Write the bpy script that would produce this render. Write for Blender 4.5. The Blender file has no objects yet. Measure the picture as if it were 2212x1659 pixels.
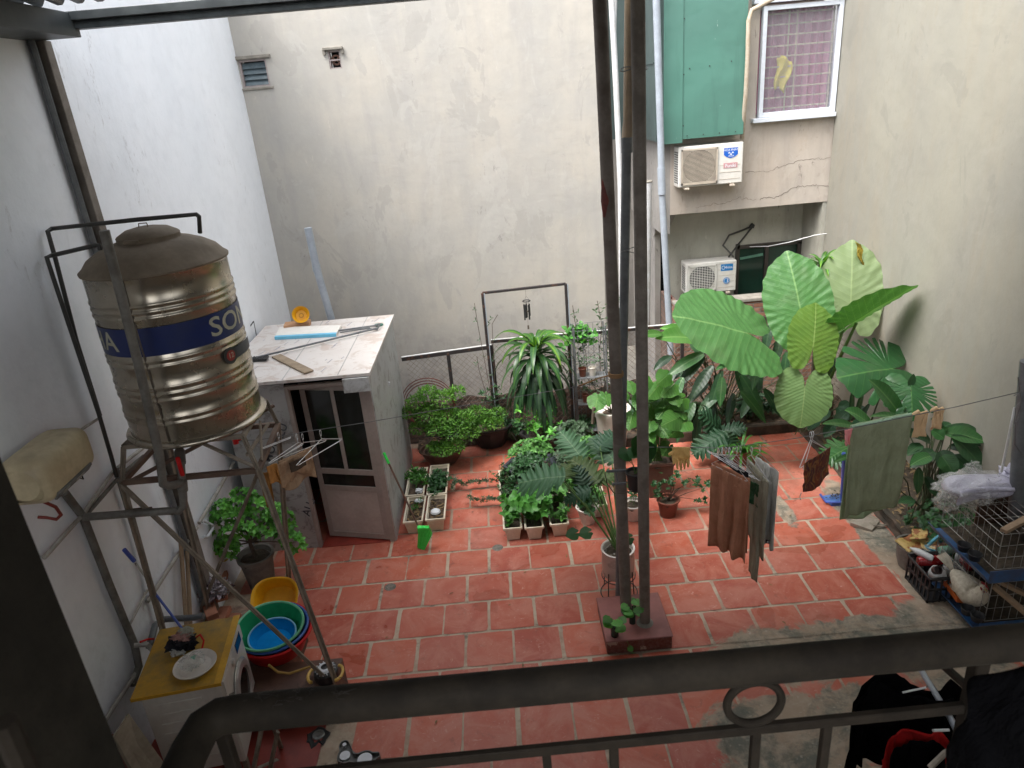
import bpy, bmesh, math, random
from math import sin, cos, pi, radians, sqrt, hypot, atan2, exp
from mathutils import Vector, Matrix, noise as mnoise
V = Vector
random.seed(7)
scene = bpy.context.scene
C = scene.collection

# ------------------------------------------------------------------ camera
CAM = V((0, 0, 4.3))
PITCH, ROLL, YAW, FPX = radians(22.4706), radians(-5.00193), radians(0.24527), 1532.18
def _axes():
    f = V((sin(YAW)*cos(PITCH), cos(YAW)*cos(PITCH), -sin(PITCH)))
    r = V((cos(YAW), -sin(YAW), 0)); u = r.cross(f)
    c, s = cos(ROLL), sin(ROLL)
    return c*r + s*u, -s*r + c*u, f
AR, AU, AF = _axes()
cd = bpy.data.cameras.new('camera'); cam = bpy.data.objects.new('camera', cd); C.objects.link(cam)
m = Matrix.Identity(4)
for i in range(3):
    m[i][0] = AR[i]; m[i][1] = AU[i]; m[i][2] = -AF[i]; m[i][3] = CAM[i]
cam.matrix_world = m
cd.sensor_width = 36.0; cd.lens = FPX/2212*36; cd.clip_start = 0.02; cd.clip_end = 200
cd.dof.use_dof = True; cd.dof.focus_distance = 6.5; cd.dof.aperture_fstop = 11
scene.camera = cam

# ------------------------------------------------------------------ light
SUN_EL, SUN_AZ = 62, -125      # azimuth: where the sun stands, degrees clockwise from +Y
w = bpy.data.worlds.new("World"); scene.world = w; w.use_nodes = True
wn = w.node_tree; bg = wn.nodes['Background']
sky = wn.nodes.new('ShaderNodeTexSky'); sky.sky_type = 'NISHITA'; sky.sun_disc = False
sky.sun_elevation = radians(SUN_EL); sky.sun_rotation = radians(SUN_AZ)
sky.air_density = 1.0; sky.dust_density = 5.0; sky.ozone_density = 1.0
hs = wn.nodes.new('ShaderNodeHueSaturation'); hs.inputs['Saturation'].default_value = 0.22
wn.links.new(sky.outputs[0], hs.inputs['Color']); wn.links.new(hs.outputs[0], bg.inputs['Color'])
bg.inputs['Strength'].default_value = 0.15
sd = bpy.data.lights.new('sun', 'SUN'); sd.energy = 0.6; sd.angle = radians(28); sd.color = (1.0, 0.96, 0.9)
sun = bpy.data.objects.new('sun', sd); C.objects.link(sun)
sdir = V((sin(radians(SUN_AZ))*cos(radians(SUN_EL)), cos(radians(SUN_AZ))*cos(radians(SUN_EL)), sin(radians(SUN_EL))))
sun.rotation_euler = sdir.to_track_quat('Z', 'Y').to_euler(); sun.location = (0, 5, 12)
scene.view_settings.view_transform = 'Standard'; scene.view_settings.look = 'None'
scene.view_settings.gamma = 1; scene.view_settings.exposure = 2.08
scene.render.engine = 'CYCLES'
scene.cycles.max_bounces = 10; scene.cycles.diffuse_bounces = 6; scene.cycles.transparent_max_bounces = 12
scene.cycles.sample_clamp_indirect = 8

# points of the place from where they are seen in the survey picture (2212 px wide) and ONE known real coordinate
def ray(px, py): return AF + AR*((px-1106)/FPX) - AU*((py-829.5)/FPX)
def P(px, py, Y=None, X=None, z=None):
    d = ray(px, py)
    if Y is not None: t = Y/d.y
    elif X is not None: t = X/d.x
    else: t = (z-CAM.z)/d.z
    return CAM + d*t

# ------------------------------------------------------------------ object helpers
def tag(o, label=None, cat=None, group=None, kind=None):
    if label: o['label'] = label
    if cat: o['category'] = cat
    if group: o['group'] = group
    if kind: o['kind'] = kind
    return o
def thing(name, loc, label, cat, group=None):
    o = bpy.data.objects.new(name, None); C.objects.link(o); o.location = loc
    o.empty_display_size = 0.05
    return tag(o, label, cat, group)
def wloc(o):
    p = V((0, 0, 0))
    while o is not None: p += o.location; o = o.parent
    return p
def copy_tree(o, delta=None, parent=None):
    c = o.copy(); C.objects.link(c)
    if parent: c.parent = parent
    if delta is not None: c.location = o.location + V(delta)
    for ch in [x for x in C.objects if x.parent == o]: copy_tree(ch, None, c)
    return c

class MB:
    def __init__(s): s.v = []; s.f = []; s.uv = {}; s.uvs = None
    def add(s, vs, fs, uv=None):
        b = len(s.v); s.v += [V(x) for x in vs]; s.f += [tuple(i+b for i in f) for f in fs]
        if uv is not None:
            for i, u in enumerate(uv): s.uv[b+i] = u
        return s
    def box(s, c, size, rot=None, bev=0.0, seg=1):
        bm = bmesh.new(); bmesh.ops.create_cube(bm, size=1)
        for q in bm.verts: q.co = V((q.co.x*size[0], q.co.y*size[1], q.co.z*size[2]))
        if bev > 0: bmesh.ops.bevel(bm, geom=bm.edges[:], offset=min(bev, min(size)*.45), segments=seg, affect='EDGES')
        R = rot if rot is not None else Matrix.Identity(3)
        bm.verts.index_update()
        s.add([R @ q.co + V(c) for q in bm.verts], [[q.index for q in f.verts] for f in bm.faces]); bm.free()
        return s
    def bx(s, x0, x1, y0, y1, z0, z1, bev=0.0):
        return s.box(((x0+x1)/2, (y0+y1)/2, (z0+z1)/2), (abs(x1-x0), abs(y1-y0), abs(z1-z0)), None, bev)
    def beam(s, a, b, w, h, bev=.002, up=(0, 0, 1)):
        a = V(a); b = V(b); d = (b-a); L = d.length; d.normalize(); u = V(up)
        if abs(d.dot(u)) > .95: u = V((0, 1, 0))
        x = d.cross(u).normalized(); y = x.cross(d)
        R = Matrix((x, y, d)).transposed()
        return s.box((a+b)/2, (w, h, L), R, bev)
    def tube(s, pts, r, n=8, cap=True):
        pts = [V(p) for p in pts]; k = len(pts); rs = r if isinstance(r, (list, tuple)) else [r]*k
        t0 = (pts[1]-pts[0]).normalized(); a = V((0, 0, 1)) if abs(t0.z) < .9 else V((1, 0, 0))
        x = t0.cross(a).normalized(); vs = []
        for i in range(k):
            t = ((pts[min(i+1, k-1)]-pts[i]).normalized() + (pts[i]-pts[max(i-1, 0)]).normalized())
            t = t.normalized() if t.length > 1e-6 else t0
            x = (x - t*x.dot(t)); x = x.normalized() if x.length > 1e-6 else t.orthogonal().normalized(); y = t.cross(x)
            for j in range(n):
                an = 2*pi*j/n; vs.append(pts[i] + (x*cos(an)+y*sin(an))*rs[i])
        fs = [(i*n+j, i*n+(j+1) % n, (i+1)*n+(j+1) % n, (i+1)*n+j) for i in range(k-1) for j in range(n)]
        if cap: fs += [tuple(range(n-1, -1, -1)), tuple((k-1)*n+j for j in range(n))]
        return s.add(vs, fs)
    def lathe(s, prof, c, n=32, sx=1, sy=1, R=None, jit=0):
        vs = []; k = len(prof); R = R or Matrix.Identity(3)
        for (r, z) in prof:
            for j in range(n):
                a = 2*pi*j/n; q = 1+jit*mnoise.noise(V((cos(a)*2, sin(a)*2, z*8)))
                vs.append(R @ V((r*q*sx*cos(a), r*q*sy*sin(a), z)) + V(c))
        fs = [(i*n+j, i*n+(j+1) % n, (i+1)*n+(j+1) % n, (i+1)*n+j) for i in range(k-1) for j in range(n)]
        if prof[0][0] > 0 and prof[-1][0] == 0: fs.append(tuple(range(n-1, -1, -1)))
        if prof[-1][0] > 0 and prof[0][0] == 0: fs.append(tuple((k-1)*n+j for j in range(n)))
        return s.add(vs, fs)
    def grid(s, fn, nu, nv, uv=True):
        vs = []; us = []
        for i in range(nu+1):
            for j in range(nv+1):
                u, v = i/nu, j/nv; vs.append(fn(u, v)); us.append((u, v))
        fs = [(i*(nv+1)+j, (i+1)*(nv+1)+j, (i+1)*(nv+1)+j+1, i*(nv+1)+j+1) for i in range(nu) for j in range(nv)]
        return s.add(vs, fs, us if uv else None)
    def prism(s, poly, f0, f1):
        n = len(poly); vs = [f0(x, y) for x, y in poly]+[f1(x, y) for x, y in poly]
        return s.add(vs, [tuple(range(n)), tuple(range(2*n-1, n-1, -1))]+[(i, i+n, (i+1) % n+n, (i+1) % n) for i in range(n)])
    def build(s, name, mat, parent=None, smooth=True, angle=35, solid=0, fix=True):
        me = bpy.data.meshes.new(name)
        if parent is not None: o0 = wloc(parent)
        else:
            xs = [q.x for q in s.v]; ys = [q.y for q in s.v]; zs = [q.z for q in s.v]
            o0 = V(((min(xs)+max(xs))/2, (min(ys)+max(ys))/2, min(zs)))
        me.from_pydata([q-o0 for q in s.v], [], s.f)
        if s.uv:
            l = me.uv_layers.new(name='UVMap'); d = [0.0]*(len(me.loops)*2)
            for i, lp in enumerate(me.loops):
                u = s.uv.get(lp.vertex_index, (0, 0)); d[2*i] = u[0]; d[2*i+1] = u[1]
            l.data.foreach_set('uv', d)
        me.validate(); me.update()
        if fix:
            bm = bmesh.new(); bm.from_mesh(me); bmesh.ops.recalc_face_normals(bm, faces=bm.faces[:]); bm.to_mesh(me); bm.free()
        if smooth:
            me.polygons.foreach_set('use_smooth', [True]*len(me.polygons))
            if angle < 170: me.set_sharp_from_angle(angle=radians(angle))
        me.materials.append(mat)
        o = bpy.data.objects.new(name, me); C.objects.link(o)
        if parent is not None: o.parent = parent
        else: o.location = o0
        if solid:
            md = o.modifiers.new('thickness', 'SOLIDIFY'); md.thickness = solid; md.offset = 0
        return o

def rect(x0, x1, y0, y1): return [(x0, y0), (x1, y0), (x1, y1), (x0, y1)]
def circ_prof(r, n=24): return [(r*cos(2*pi*i/n), r*sin(2*pi*i/n)) for i in range(n)]
def ring(c, R, r, ax='z', n=40, m=8, sx=1, sy=1):
    pts = []
    for i in range(n+1):
        a = 2*pi*i/n
        if ax == 'z': p = V((R*sx*cos(a), R*sy*sin(a), 0))
        elif ax == 'y': p = V((R*sx*cos(a), 0, R*sy*sin(a)))
        else: p = V((0, R*sx*cos(a), R*sy*sin(a)))
        pts.append(V(c)+p)
    return MB().tube(pts, r, m, False)
def text_mesh(body, size, mapf, name, mat, parent, extrude=0.0, align='CENTER', sub=0):
    cu = bpy.data.curves.new('lettering', 'FONT'); cu.body = body; cu.size = size; cu.align_x = align; cu.align_y = 'CENTER'
    cu.resolution_u = 3; cu.offset = size*0.012
    ob = bpy.data.objects.new('lettering', cu); C.objects.link(ob)
    bpy.context.view_layer.update()
    me = bpy.data.meshes.new_from_object(ob.evaluated_get(bpy.context.evaluated_depsgraph_get()))
    C.objects.unlink(ob); bpy.data.objects.remove(ob)
    if sub:
        bm = bmesh.new(); bm.from_mesh(me)
        bmesh.ops.triangulate(bm, faces=bm.faces[:]); bmesh.ops.subdivide_edges(bm, edges=bm.edges[:], cuts=sub)
        bm.to_mesh(me); bm.free()
    mb = MB(); mb.add([mapf(q.co.x, q.co.y) for q in me.vertices], [tuple(p.vertices) for p in me.polygons])
    return mb.build(name, mat, parent, smooth=False, fix=False)

# ------------------------------------------------------------------ materials
def srgb(r, g, b):
    f = lambda c: (c/255/12.92) if c/255 <= .04045 else ((c/255+.055)/1.055)**2.4
    return (f(r), f(g), f(b), 1)
def lin(c, k=1.0): return (min(1, c[0]*k), min(1, c[1]*k), min(1, c[2]*k), 1)
class NT:
    def __init__(s, name):
        s.m = bpy.data.materials.new(name); s.m.use_nodes = True; s.t = s.m.node_tree
        s.b = s.t.nodes['Principled BSDF']; s.out = s.t.nodes['Material Output']
        s.tc = s.n('ShaderNodeTexCoord')
    def n(s, t, **k):
        q = s.t.nodes.new(t)
        for a, b in k.items(): setattr(q, a, b)
        return q
    def l(s, a, b): s.t.links.new(a, b)
    def val(s, x, sock):
        if isinstance(x, (int, float)): sock.default_value = x
        elif isinstance(x, tuple): sock.default_value = x
        else: s.l(x, sock)
    def math(s, op, a, b=0.0, c=None, clamp=False):
        q = s.n('ShaderNodeMath', operation=op); q.use_clamp = clamp
        s.val(a, q.inputs[0]); s.val(b, q.inputs[1])
        if c is not None: s.val(c, q.inputs[2])
        return q.outputs[0]
    def coords(s, which='Object', scale=(1, 1, 1), off=(0, 0, 0)):
        mp = s.n('ShaderNodeMapping'); s.l(s.tc.outputs[which], mp.inputs[0]); mp.inputs['Scale'].default_value = scale
        mp.inputs['Location'].default_value = off; return mp.outputs[0]
    def noise(s, scale, detail=5, rough=.55, vec=None, dist=0.0):
        q = s.n('ShaderNodeTexNoise'); q.inputs['Scale'].default_value = scale; q.inputs['Detail'].default_value = detail
        q.inputs['Roughness'].default_value = rough; q.inputs['Distortion'].default_value = dist
        s.l(vec if vec is not None else s.tc.outputs['Object'], q.inputs['Vector']); return q.outputs['Fac']
    def ramp(s, fac, lo, hi):
        q = s.n('ShaderNodeMapRange'); q.clamp = True; q.interpolation_type = 'SMOOTHSTEP'
        s.l(fac, q.inputs[0]); q.inputs[1].default_value = lo; q.inputs[2].default_value = hi; return q.outputs[0]
    def mix(s, fac, a, b, mode='MIX'):
        q = s.n('ShaderNodeMix', data_type='RGBA', blend_type=mode)
        s.val(fac, q.inputs[0]); s.val(a, q.inputs[6]); s.val(b, q.inputs[7]); return q.outputs[2]
    def bump(s, h, strength=.3, dist=.01, prev=None):
        q = s.n('ShaderNodeBump'); q.inputs['Strength'].default_value = strength; q.inputs['Distance'].default_value = dist
        s.l(h, q.inputs['Height'])
        if prev is not None: s.l(prev, q.inputs['Normal'])
        return q.outputs[0]
    def fin(s, col=None, rough=.6, metal=0.0, nrm=None, spec=None):
        if col is not None: s.val(col, s.b.inputs['Base Color'])
        s.val(rough, s.b.inputs['Roughness']); s.val(metal, s.b.inputs['Metallic'])
        if nrm is not None: s.l(nrm, s.b.inputs['Normal'])
        if spec is not None: s.b.inputs['Specular IOR Level'].default_value = spec
        return s.m
def M(name, c1, c2=None, scale=6, rough=.6, metal=0.0, bump=.15, bscale=60, lo=.38, hi=.66, rv=.12, spec=None, dist=.004, island=0):
    s = NT(name); c2 = c2 or lin(c1, .72)
    f = s.ramp(s.noise(scale, 6, .6), lo, hi); col = s.mix(f, c1, c2)
    f2 = s.ramp(s.noise(scale*7, 4, .6), .3, .75); col = s.mix(s.math('MULTIPLY', f2, .35), col, lin(c2, .8))
    if island:
        g = s.n('ShaderNodeNewGeometry'); r = s.math('MULTIPLY_ADD', g.outputs['Random Per Island'], island*2, 1-island)
        q = s.n('ShaderNodeHueSaturation'); s.l(r, q.inputs['Value']); s.l(col, q.inputs['Color']); col = q.outputs[0]
    nr = s.bump(s.noise(bscale, 4, .6), bump, dist) if bump else None
    rr = s.math('MULTIPLY_ADD', s.noise(scale*2, 4), rv*2, rough-rv) if rv else rough
    return s.fin(col, rr, metal, nr, spec)
# ---- walls
def wall_mat(name, base, patch, dark, streak=.5, flake=.5, warm=None, dirt_low=0.6, pk=1.0):
    s = NT(name); ob = s.tc.outputs['Object']
    big = s.ramp(s.noise(.9, 5, .6), .35, .65); col = s.mix(big, base, patch)
    st = s.coords('Object', (4.0, 4.0, .55)); sn = s.ramp(s.noise(1.2, 6, .65, st), .45, .72)
    col = s.mix(s.math('MULTIPLY', sn, .35*streak), col, lin(dark, 1.6))
    for k_, (sc_, th, am) in enumerate(((.75, .56, .45*pk), (1.7, .60, .5*pk), (3.6, .62, .4*pk))):
        rp = s.ramp(s.noise(sc_, 7, .62, s.coords('Object', (1.3, 1.3, .8), (k_*3.1, 1, 2)), .7), th-.012, th+.012)
        col = s.mix(s.math('MULTIPLY', rp, am), col, lin(patch, 1.13 if k_ != 1 else .86))
    mot = s.ramp(s.noise(7, 8, .7), .42, .7); col = s.mix(s.math('MULTIPLY', mot, .22), col, lin(patch, .8))
    # dark flakes in vertical runs
    fl = s.coords('Object', (5.5, 5.5, 2.2)); a = s.ramp(s.noise(2.6, 9, .78, fl, .5), .56, .66); b = s.ramp(s.noise(.55, 4, .55, s.coords('Object', (1.6, 1.6, .7), (2, 5, 1))), .52, .66)
    col = s.mix(s.math('MULTIPLY', s.math('MULTIPLY', a, b), flake), col, dark)
    lt = s.ramp(s.noise(3.1, 7, .7, s.coords('Object', (6, 6, 2.2), (3, 1, 2))), .64, .70)
    col = s.mix(s.math('MULTIPLY', lt, .4*flake), col, lin(base, 1.25))
    if dirt_low:
        sp = s.n('ShaderNodeSeparateXYZ'); s.l(ob, sp.inputs[0])
        h = s.math('ADD', sp.outputs[2], s.math('MULTIPLY', s.noise(1.6, 6, .65), 1.6))
        low = s.ramp(h, 2.6, 1.0); grn = s.ramp(s.noise(5, 8, .75), .48, .62)
        col = s.mix(s.math('MULTIPLY', low, dirt_low*.45), col, lin(dark, 1.45))
        col = s.mix(s.math('MULTIPLY', s.math('MULTIPLY', low, grn), dirt_low*.6), col, dark)
    n1 = s.bump(s.noise(2.6, 6, .62), .35, .03); n2 = s.bump(s.noise(90, 4, .6), .12, .004, n1)
    return s.fin(col, .85, 0, n2, .25)
m_back = wall_mat('cream_plaster', (.43, .40, .35, 1), (.38, .365, .335, 1), (.19, .185, .18, 1), 1.0, 1.0, dirt_low=1.0)
m_white = wall_mat('white_wall_paint', (.86, .885, .92, 1), (.82, .85, .89, 1), (.34, .33, .32, 1), .12, .45, dirt_low=.35, pk=.25)
m_right = wall_mat('grey_beige_paint', (.295, .28, .232, 1), (.265, .254, .218, 1), (.19, .155, .11, 1), .7, .45, dirt_low=.35, pk=.8)
m_house = wall_mat('old_pink_plaster', (.47, .40, .335, 1), (.42, .375, .33, 1), (.11, .10, .09, 1), .9, .9, dirt_low=.0)
m_house2 = wall_mat('old_recess_plaster', (.44, .42, .36, 1), (.37, .36, .31, 1), (.07, .065, .055, 1), .9, 1.0, dirt_low=.0)
m_side = wall_mat('grey_side_plaster', (.34, .32, .295, 1), (.27, .255, .24, 1), (.08, .075, .07, 1), 1.0, .8, dirt_low=.3)
m_room = M('interior_paint', (.50, .48, .44, 1), rough=.85, spec=.1)  # tone raised so the wall behind the viewer bounces light forward
m_pillar = M('shade_dark_pillar', (.030, .026, .020, 1), (.017, .015, .012, 1), 5, .9, bump=.5, bscale=14, dist=.01, spec=.08)  # shade of the dark interior is put into the pillar's base colour
# ---- bricks
def brick_mat(name, c1, c2, mortar, scale=1):
    s = NT(name); mp = s.n('ShaderNodeMapping'); s.l(s.tc.outputs['Object'], mp.inputs[0]); mp.inputs['Rotation'].default_value = (radians(90), 0, 0)
    b = s.n('ShaderNodeTexBrick'); dn = s.n('ShaderNodeTexNoise'); dn.inputs['Scale'].default_value = 9; s.l(s.tc.outputs['Object'], dn.inputs[0])
    ad = s.n('ShaderNodeVectorMath', operation='MULTIPLY_ADD'); s.l(dn.outputs['Color'], ad.inputs[0]); ad.inputs[1].default_value = (.03, .03, .03); s.l(mp.outputs[0], ad.inputs[2])
    s.l(ad.outputs[0], b.inputs['Vector']); b.inputs['Scale'].default_value = scale
    b.inputs['Brick Width'].default_value = .21; b.inputs['Row Height'].default_value = .068; b.inputs['Mortar Size'].default_value = .009
    b.inputs['Mortar Smooth'].default_value = .4; b.inputs['Color1'].default_value = c1; b.inputs['Color2'].default_value = c2; b.inputs['Mortar'].default_value = mortar
    dk = s.ramp(s.noise(4, 7, .7), .45, .68); col = s.mix(s.math('MULTIPLY', dk, .7), b.outputs['Color'], (.05, .042, .038, 1))
    inv = s.math('SUBTRACT', 1.0, b.outputs['Fac']); n1 = s.bump(inv, .8, .02); n2 = s.bump(s.noise(35, 6, .7), .6, .012, n1)
    return s.fin(col, .92, 0, n2, .2)
m_brick = brick_mat('old_brick', (.24, .105, .07, 1), (.30, .17, .12, 1), (.20, .17, .145, 1))
m_brick_dk = brick_mat('old_brick_dark', (.16, .10, .08, 1), (.22, .15, .12, 1), (.13, .12, .105, 1))
m_paver = M('raw_brick', (.46, .20, .12, 1), (.36, .15, .09, 1), 8, .85, bump=.4, bscale=50)
# ---- floor
def cement_mask(s, pos):
    """worn cement repair in the right foreground, position in world metres"""
    sp = s.n('ShaderNodeSeparateXYZ'); s.l(pos, sp.inputs[0]); acc = None
    for cx, cy, rx, ry in ((2.75, 4.38, .85, .26), (1.98, 4.30, .50, .30), (1.75, 3.55, .55, .36), (2.35, 3.65, .45, .3), (3.2, 4.2, .4, .55), (3.45, 5.4, .16, 1.5), (2.75, 6.30, .10, .30)):
        dx = s.math('DIVIDE', s.math('SUBTRACT', sp.outputs[0], cx), rx); dy = s.math('DIVIDE', s.math('SUBTRACT', sp.outputs[1], cy), ry)
        d = s.math('SQRT', s.math('ADD', s.math('MULTIPLY', dx, dx), s.math('MULTIPLY', dy, dy)))
        acc = d if acc is None else s.math('MINIMUM', acc, d)
    nn = s.noise(2.6, 9, .72, pos, .6)
    return s.ramp(s.math('ADD', acc, s.math('MULTIPLY_ADD', nn, 1.8, -.9)), 1.12, .92)
def cement_col(s, pos):
    a = s.ramp(s.noise(2.2, 8, .7, pos, .8), .40, .60); b = s.ramp(s.noise(7, 8, .75, pos), .42, .64); c = s.ramp(s.noise(22, 6, .7, pos), .58, .70)
    col = s.mix(a, (.33, .25, .18, 1), (.13, .13, .105, 1)); col = s.mix(s.math('MULTIPLY', b, .6), col, (.40, .33, .25, 1)); return s.mix(s.math('MULTIPLY', c, .6), col, (.48, .42, .34, 1))
def tile_mat():
    s = NT('terracotta_tile'); g = s.n('ShaderNodeNewGeometry'); pos = g.outputs['Position']
    at = s.n('ShaderNodeAttribute', attribute_name='tile_rand'); rnd = at.outputs['Fac']
    sp = s.n('ShaderNodeSeparateXYZ'); s.l(pos, sp.inputs[0])
    col = s.mix(rnd, (.47, .112, .060, 1), (.36, .076, .048, 1))
    sm = s.ramp(s.noise(3.0, 8, .68, pos, 1.2), .38, .66); col = s.mix(s.math('MULTIPLY', sm, .6), col, (.52, .215, .155, 1))
    haze = s.ramp(s.noise(1.1, 6, .6, pos, .5), .42, .68); col = s.mix(s.math('MULTIPLY', haze, .34), col, (.46, .20, .155, 1))
    sc = s.ramp(s.noise(14, 7, .75, pos, 2.2), .57, .70); col = s.mix(s.math('MULTIPLY', sc, .6), col, (.62, .38, .30, 1))
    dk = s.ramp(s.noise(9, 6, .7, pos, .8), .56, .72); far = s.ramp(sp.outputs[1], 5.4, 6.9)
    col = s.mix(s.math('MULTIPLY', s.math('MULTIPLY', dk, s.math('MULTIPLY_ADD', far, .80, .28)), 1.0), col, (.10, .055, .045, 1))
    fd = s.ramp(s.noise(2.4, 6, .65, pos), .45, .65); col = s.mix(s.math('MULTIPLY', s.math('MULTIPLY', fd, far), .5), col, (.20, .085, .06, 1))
    cm = cement_mask(s, pos); col = s.mix(cm, col, cement_col(s, pos))
    wet = s.math('MULTIPLY', s.ramp(s.noise(1.3, 4, .5, pos, .4), .60, .63), s.math('SUBTRACT', 1.0, cm))
    col = s.mix(s.math('MULTIPLY', wet, .35), col, (.25, .05, .03, 1))
    ro = s.math('MULTIPLY_ADD', s.noise(6, 6, .6, pos), .30, .30); ro = s.math('MULTIPLY_ADD', cm, .35, ro); ro = s.math('MULTIPLY_ADD', wet, -.25, ro)
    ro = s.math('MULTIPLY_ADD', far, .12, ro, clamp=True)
    h = s.math('ADD', s.noise(30, 6, .6, pos), s.math('MULTIPLY', s.math('MULTIPLY', cm, s.noise(16, 7, .7, pos)), 4.0))
    n1 = s.bump(h, .16, .006); n2 = s.bump(s.noise(2.5, 3, .5, pos), .15, .03, n1)
    return s.fin(col, ro, 0, n2, .32)
m_tile = tile_mat()
def grout_mat():
    s = NT('cement_grout'); g = s.n('ShaderNodeNewGeometry'); pos = g.outputs['Position']
    sp = s.n('ShaderNodeSeparateXYZ'); s.l(pos, sp.inputs[0])
    a = s.ramp(s.noise(5, 8, .7, pos), .4, .66); col = s.mix(a, (.48, .39, .295, 1), (.37, .29, .215, 1))
    b = s.ramp(s.noise(3.2, 8, .75, pos), .50, .66); col = s.mix(s.math('MULTIPLY', b, .75), col, (.11, .09, .075, 1))
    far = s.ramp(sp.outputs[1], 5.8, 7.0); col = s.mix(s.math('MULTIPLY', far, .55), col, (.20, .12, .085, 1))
    r = s.ramp(s.noise(3, 6, .7, pos), .5, .68); col = s.mix(s.math('MULTIPLY', r, .4), col, (.36, .14, .10, 1))
    cm = cement_mask(s, pos); col = s.mix(cm, col, cement_col(s, pos))
    return s.fin(col, .9, 0, s.bump(s.noise(60, 5, .6, pos), .5, .006), .2)
m_grout = grout_mat()
m_redslab = M('polished_red_cement', (.30, .045, .03, 1), (.22, .035, .025, 1), 5, .34, bump=.15, bscale=25, spec=.5)
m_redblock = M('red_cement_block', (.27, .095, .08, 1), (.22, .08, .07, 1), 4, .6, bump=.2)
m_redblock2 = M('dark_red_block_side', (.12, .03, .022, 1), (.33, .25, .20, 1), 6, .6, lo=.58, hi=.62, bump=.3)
m_brown = M('brown_tiled_side', (.135, .07, .045, 1), (.08, .04, .028, 1), 5, .6, bump=.3)
m_soil = M('dark_soil', (.045, .034, .024, 1), (.10, .075, .05, 1), 18, .95, bump=1.0, bscale=40, dist=.02)
m_mulch = M('dry_mulch', (.13, .085, .055, 1), (.035, .027, .02, 1), 16, .95, bump=1.0, bscale=60, dist=.02)
m_kerb = M('old_timber_kerb', (.10, .068, .048, 1), (.035, .03, .022, 1), 6, .9, bump=.6, bscale=30)
# ---- metal, plastic
m_beam = M('dark_painted_steel', (.035, .042, .045, 1), (.06, .07, .072, 1), 7, .5, bump=.1)
m_beam2 = M('grey_painted_steel', (.075, .09, .095, 1), (.045, .055, .06, 1), 9, .5, bump=.1)
m_zinc = M('corrugated_zinc', (.30, .31, .31, 1), (.22, .22, .22, 1), 5, .35, metal=.7)
m_post = M('brown_steel_post', (.20, .175, .15, 1), (.14, .12, .10, 1), 9, .6, bump=.12, spec=.25)
m_post_r = M('rust_stained_post', (.17, .145, .125, 1), (.11, .088, .072, 1), 5, .6, bump=.15, spec=.25)
m_rustred = M('red_primer', (.16, .028, .018, 1), (.10, .025, .02, 1), 20, .7)
m_pvc = M('grey_pvc', (.15, .16, .165, 1), (.10, .105, .11, 1), 6, .42, bump=.05)
m_pvcb = M('light_blue_grey_pvc', (.34, .38, .43, 1), (.28, .31, .35, 1), 5, .4, bump=.03)
m_pvcw = M('white_pvc', (.62, .63, .64, 1), (.50, .49, .47, 1), 6, .45, bump=.05)
m_pvctan = M('tan_pipe', (.27, .20, .12, 1), (.21, .15, .095, 1), 5, .5, bump=.05)
m_ppr = M('grimy_grey_pipe', (.17, .16, .14, 1), (.10, .09, .075, 1), 8, .6, bump=.1)
m_ppr2 = M('grimy_white_conduit', (.42, .40, .36, 1), (.30, .28, .24, 1), 8, .6, bump=.1)
m_black = M('black_plastic', (.018, .018, .02, 1), (.03, .03, .03, 1), 9, .5, bump=.2, bscale=120)
m_blackpipe = M('black_pipe', (.03, .029, .026, 1), (.045, .042, .036, 1), 9, .5, bump=.08)
m_angle = M('dusty_angle_iron', (.27, .225, .175, 1), (.18, .145, .11, 1), 8, .7, bump=.2)
m_angle_r = M('rusty_angle_iron', (.095, .05, .035, 1), (.15, .10, .07, 1), 6, .75, bump=.25)
m_rail = M('dusty_railing_paint', (.026, .021, .015, 1), (.016, .013, .010, 1), 12, .75, bump=.25, bscale=80, spec=.12)
m_rail2 = M('railing_bars_paint', (.022, .017, .012, 1), (.014, .011, .008, 1), 12, .75, bump=.25, bscale=80, spec=.12)
m_dust = M('dust_fluff', (.035, .03, .025, 1), rough=.95)
def steel():
    s = NT('dusty_stainless_steel'); v = s.ramp(s.noise(2.2, 6, .6), .35, .65)
    col = s.mix(v, (.47, .42, .34, 1), (.36, .315, .245, 1)); n = s.bump(s.noise(3, 3, .5, s.coords('Object', (1, 1, .5))), .06, .02)
    r = s.math('MULTIPLY_ADD', s.noise(5, 5), .24, .14); return s.fin(col, r, .86, n)
m_steel = steel()
m_dustlid = M('dust_covered_steel_lid', (.22, .175, .125, 1), (.165, .13, .09, 1), 5, .8, metal=.1, bump=.12)
m_band = M('blue_tank_band', (.012, .025, .12, 1), (.02, .03, .10, 1), 4, .35, bump=.02)
m_letter = M('cream_lettering', (.45, .44, .33, 1), (.36, .35, .27, 1), 8, .5, bump=0)
m_chrome = M('bright_wire', (.62, .62, .62, 1), (.5, .5, .5, 1), 9, .3, metal=.7, bump=0)
m_wirew = M('white_coated_wire', (.62, .63, .64, 1), (.5, .5, .5, 1), 9, .4, bump=0)
m_line = M('clothesline_wire', (.13, .13, .13, 1), rough=.5, bump=0)
m_green_sheet = None
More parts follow.
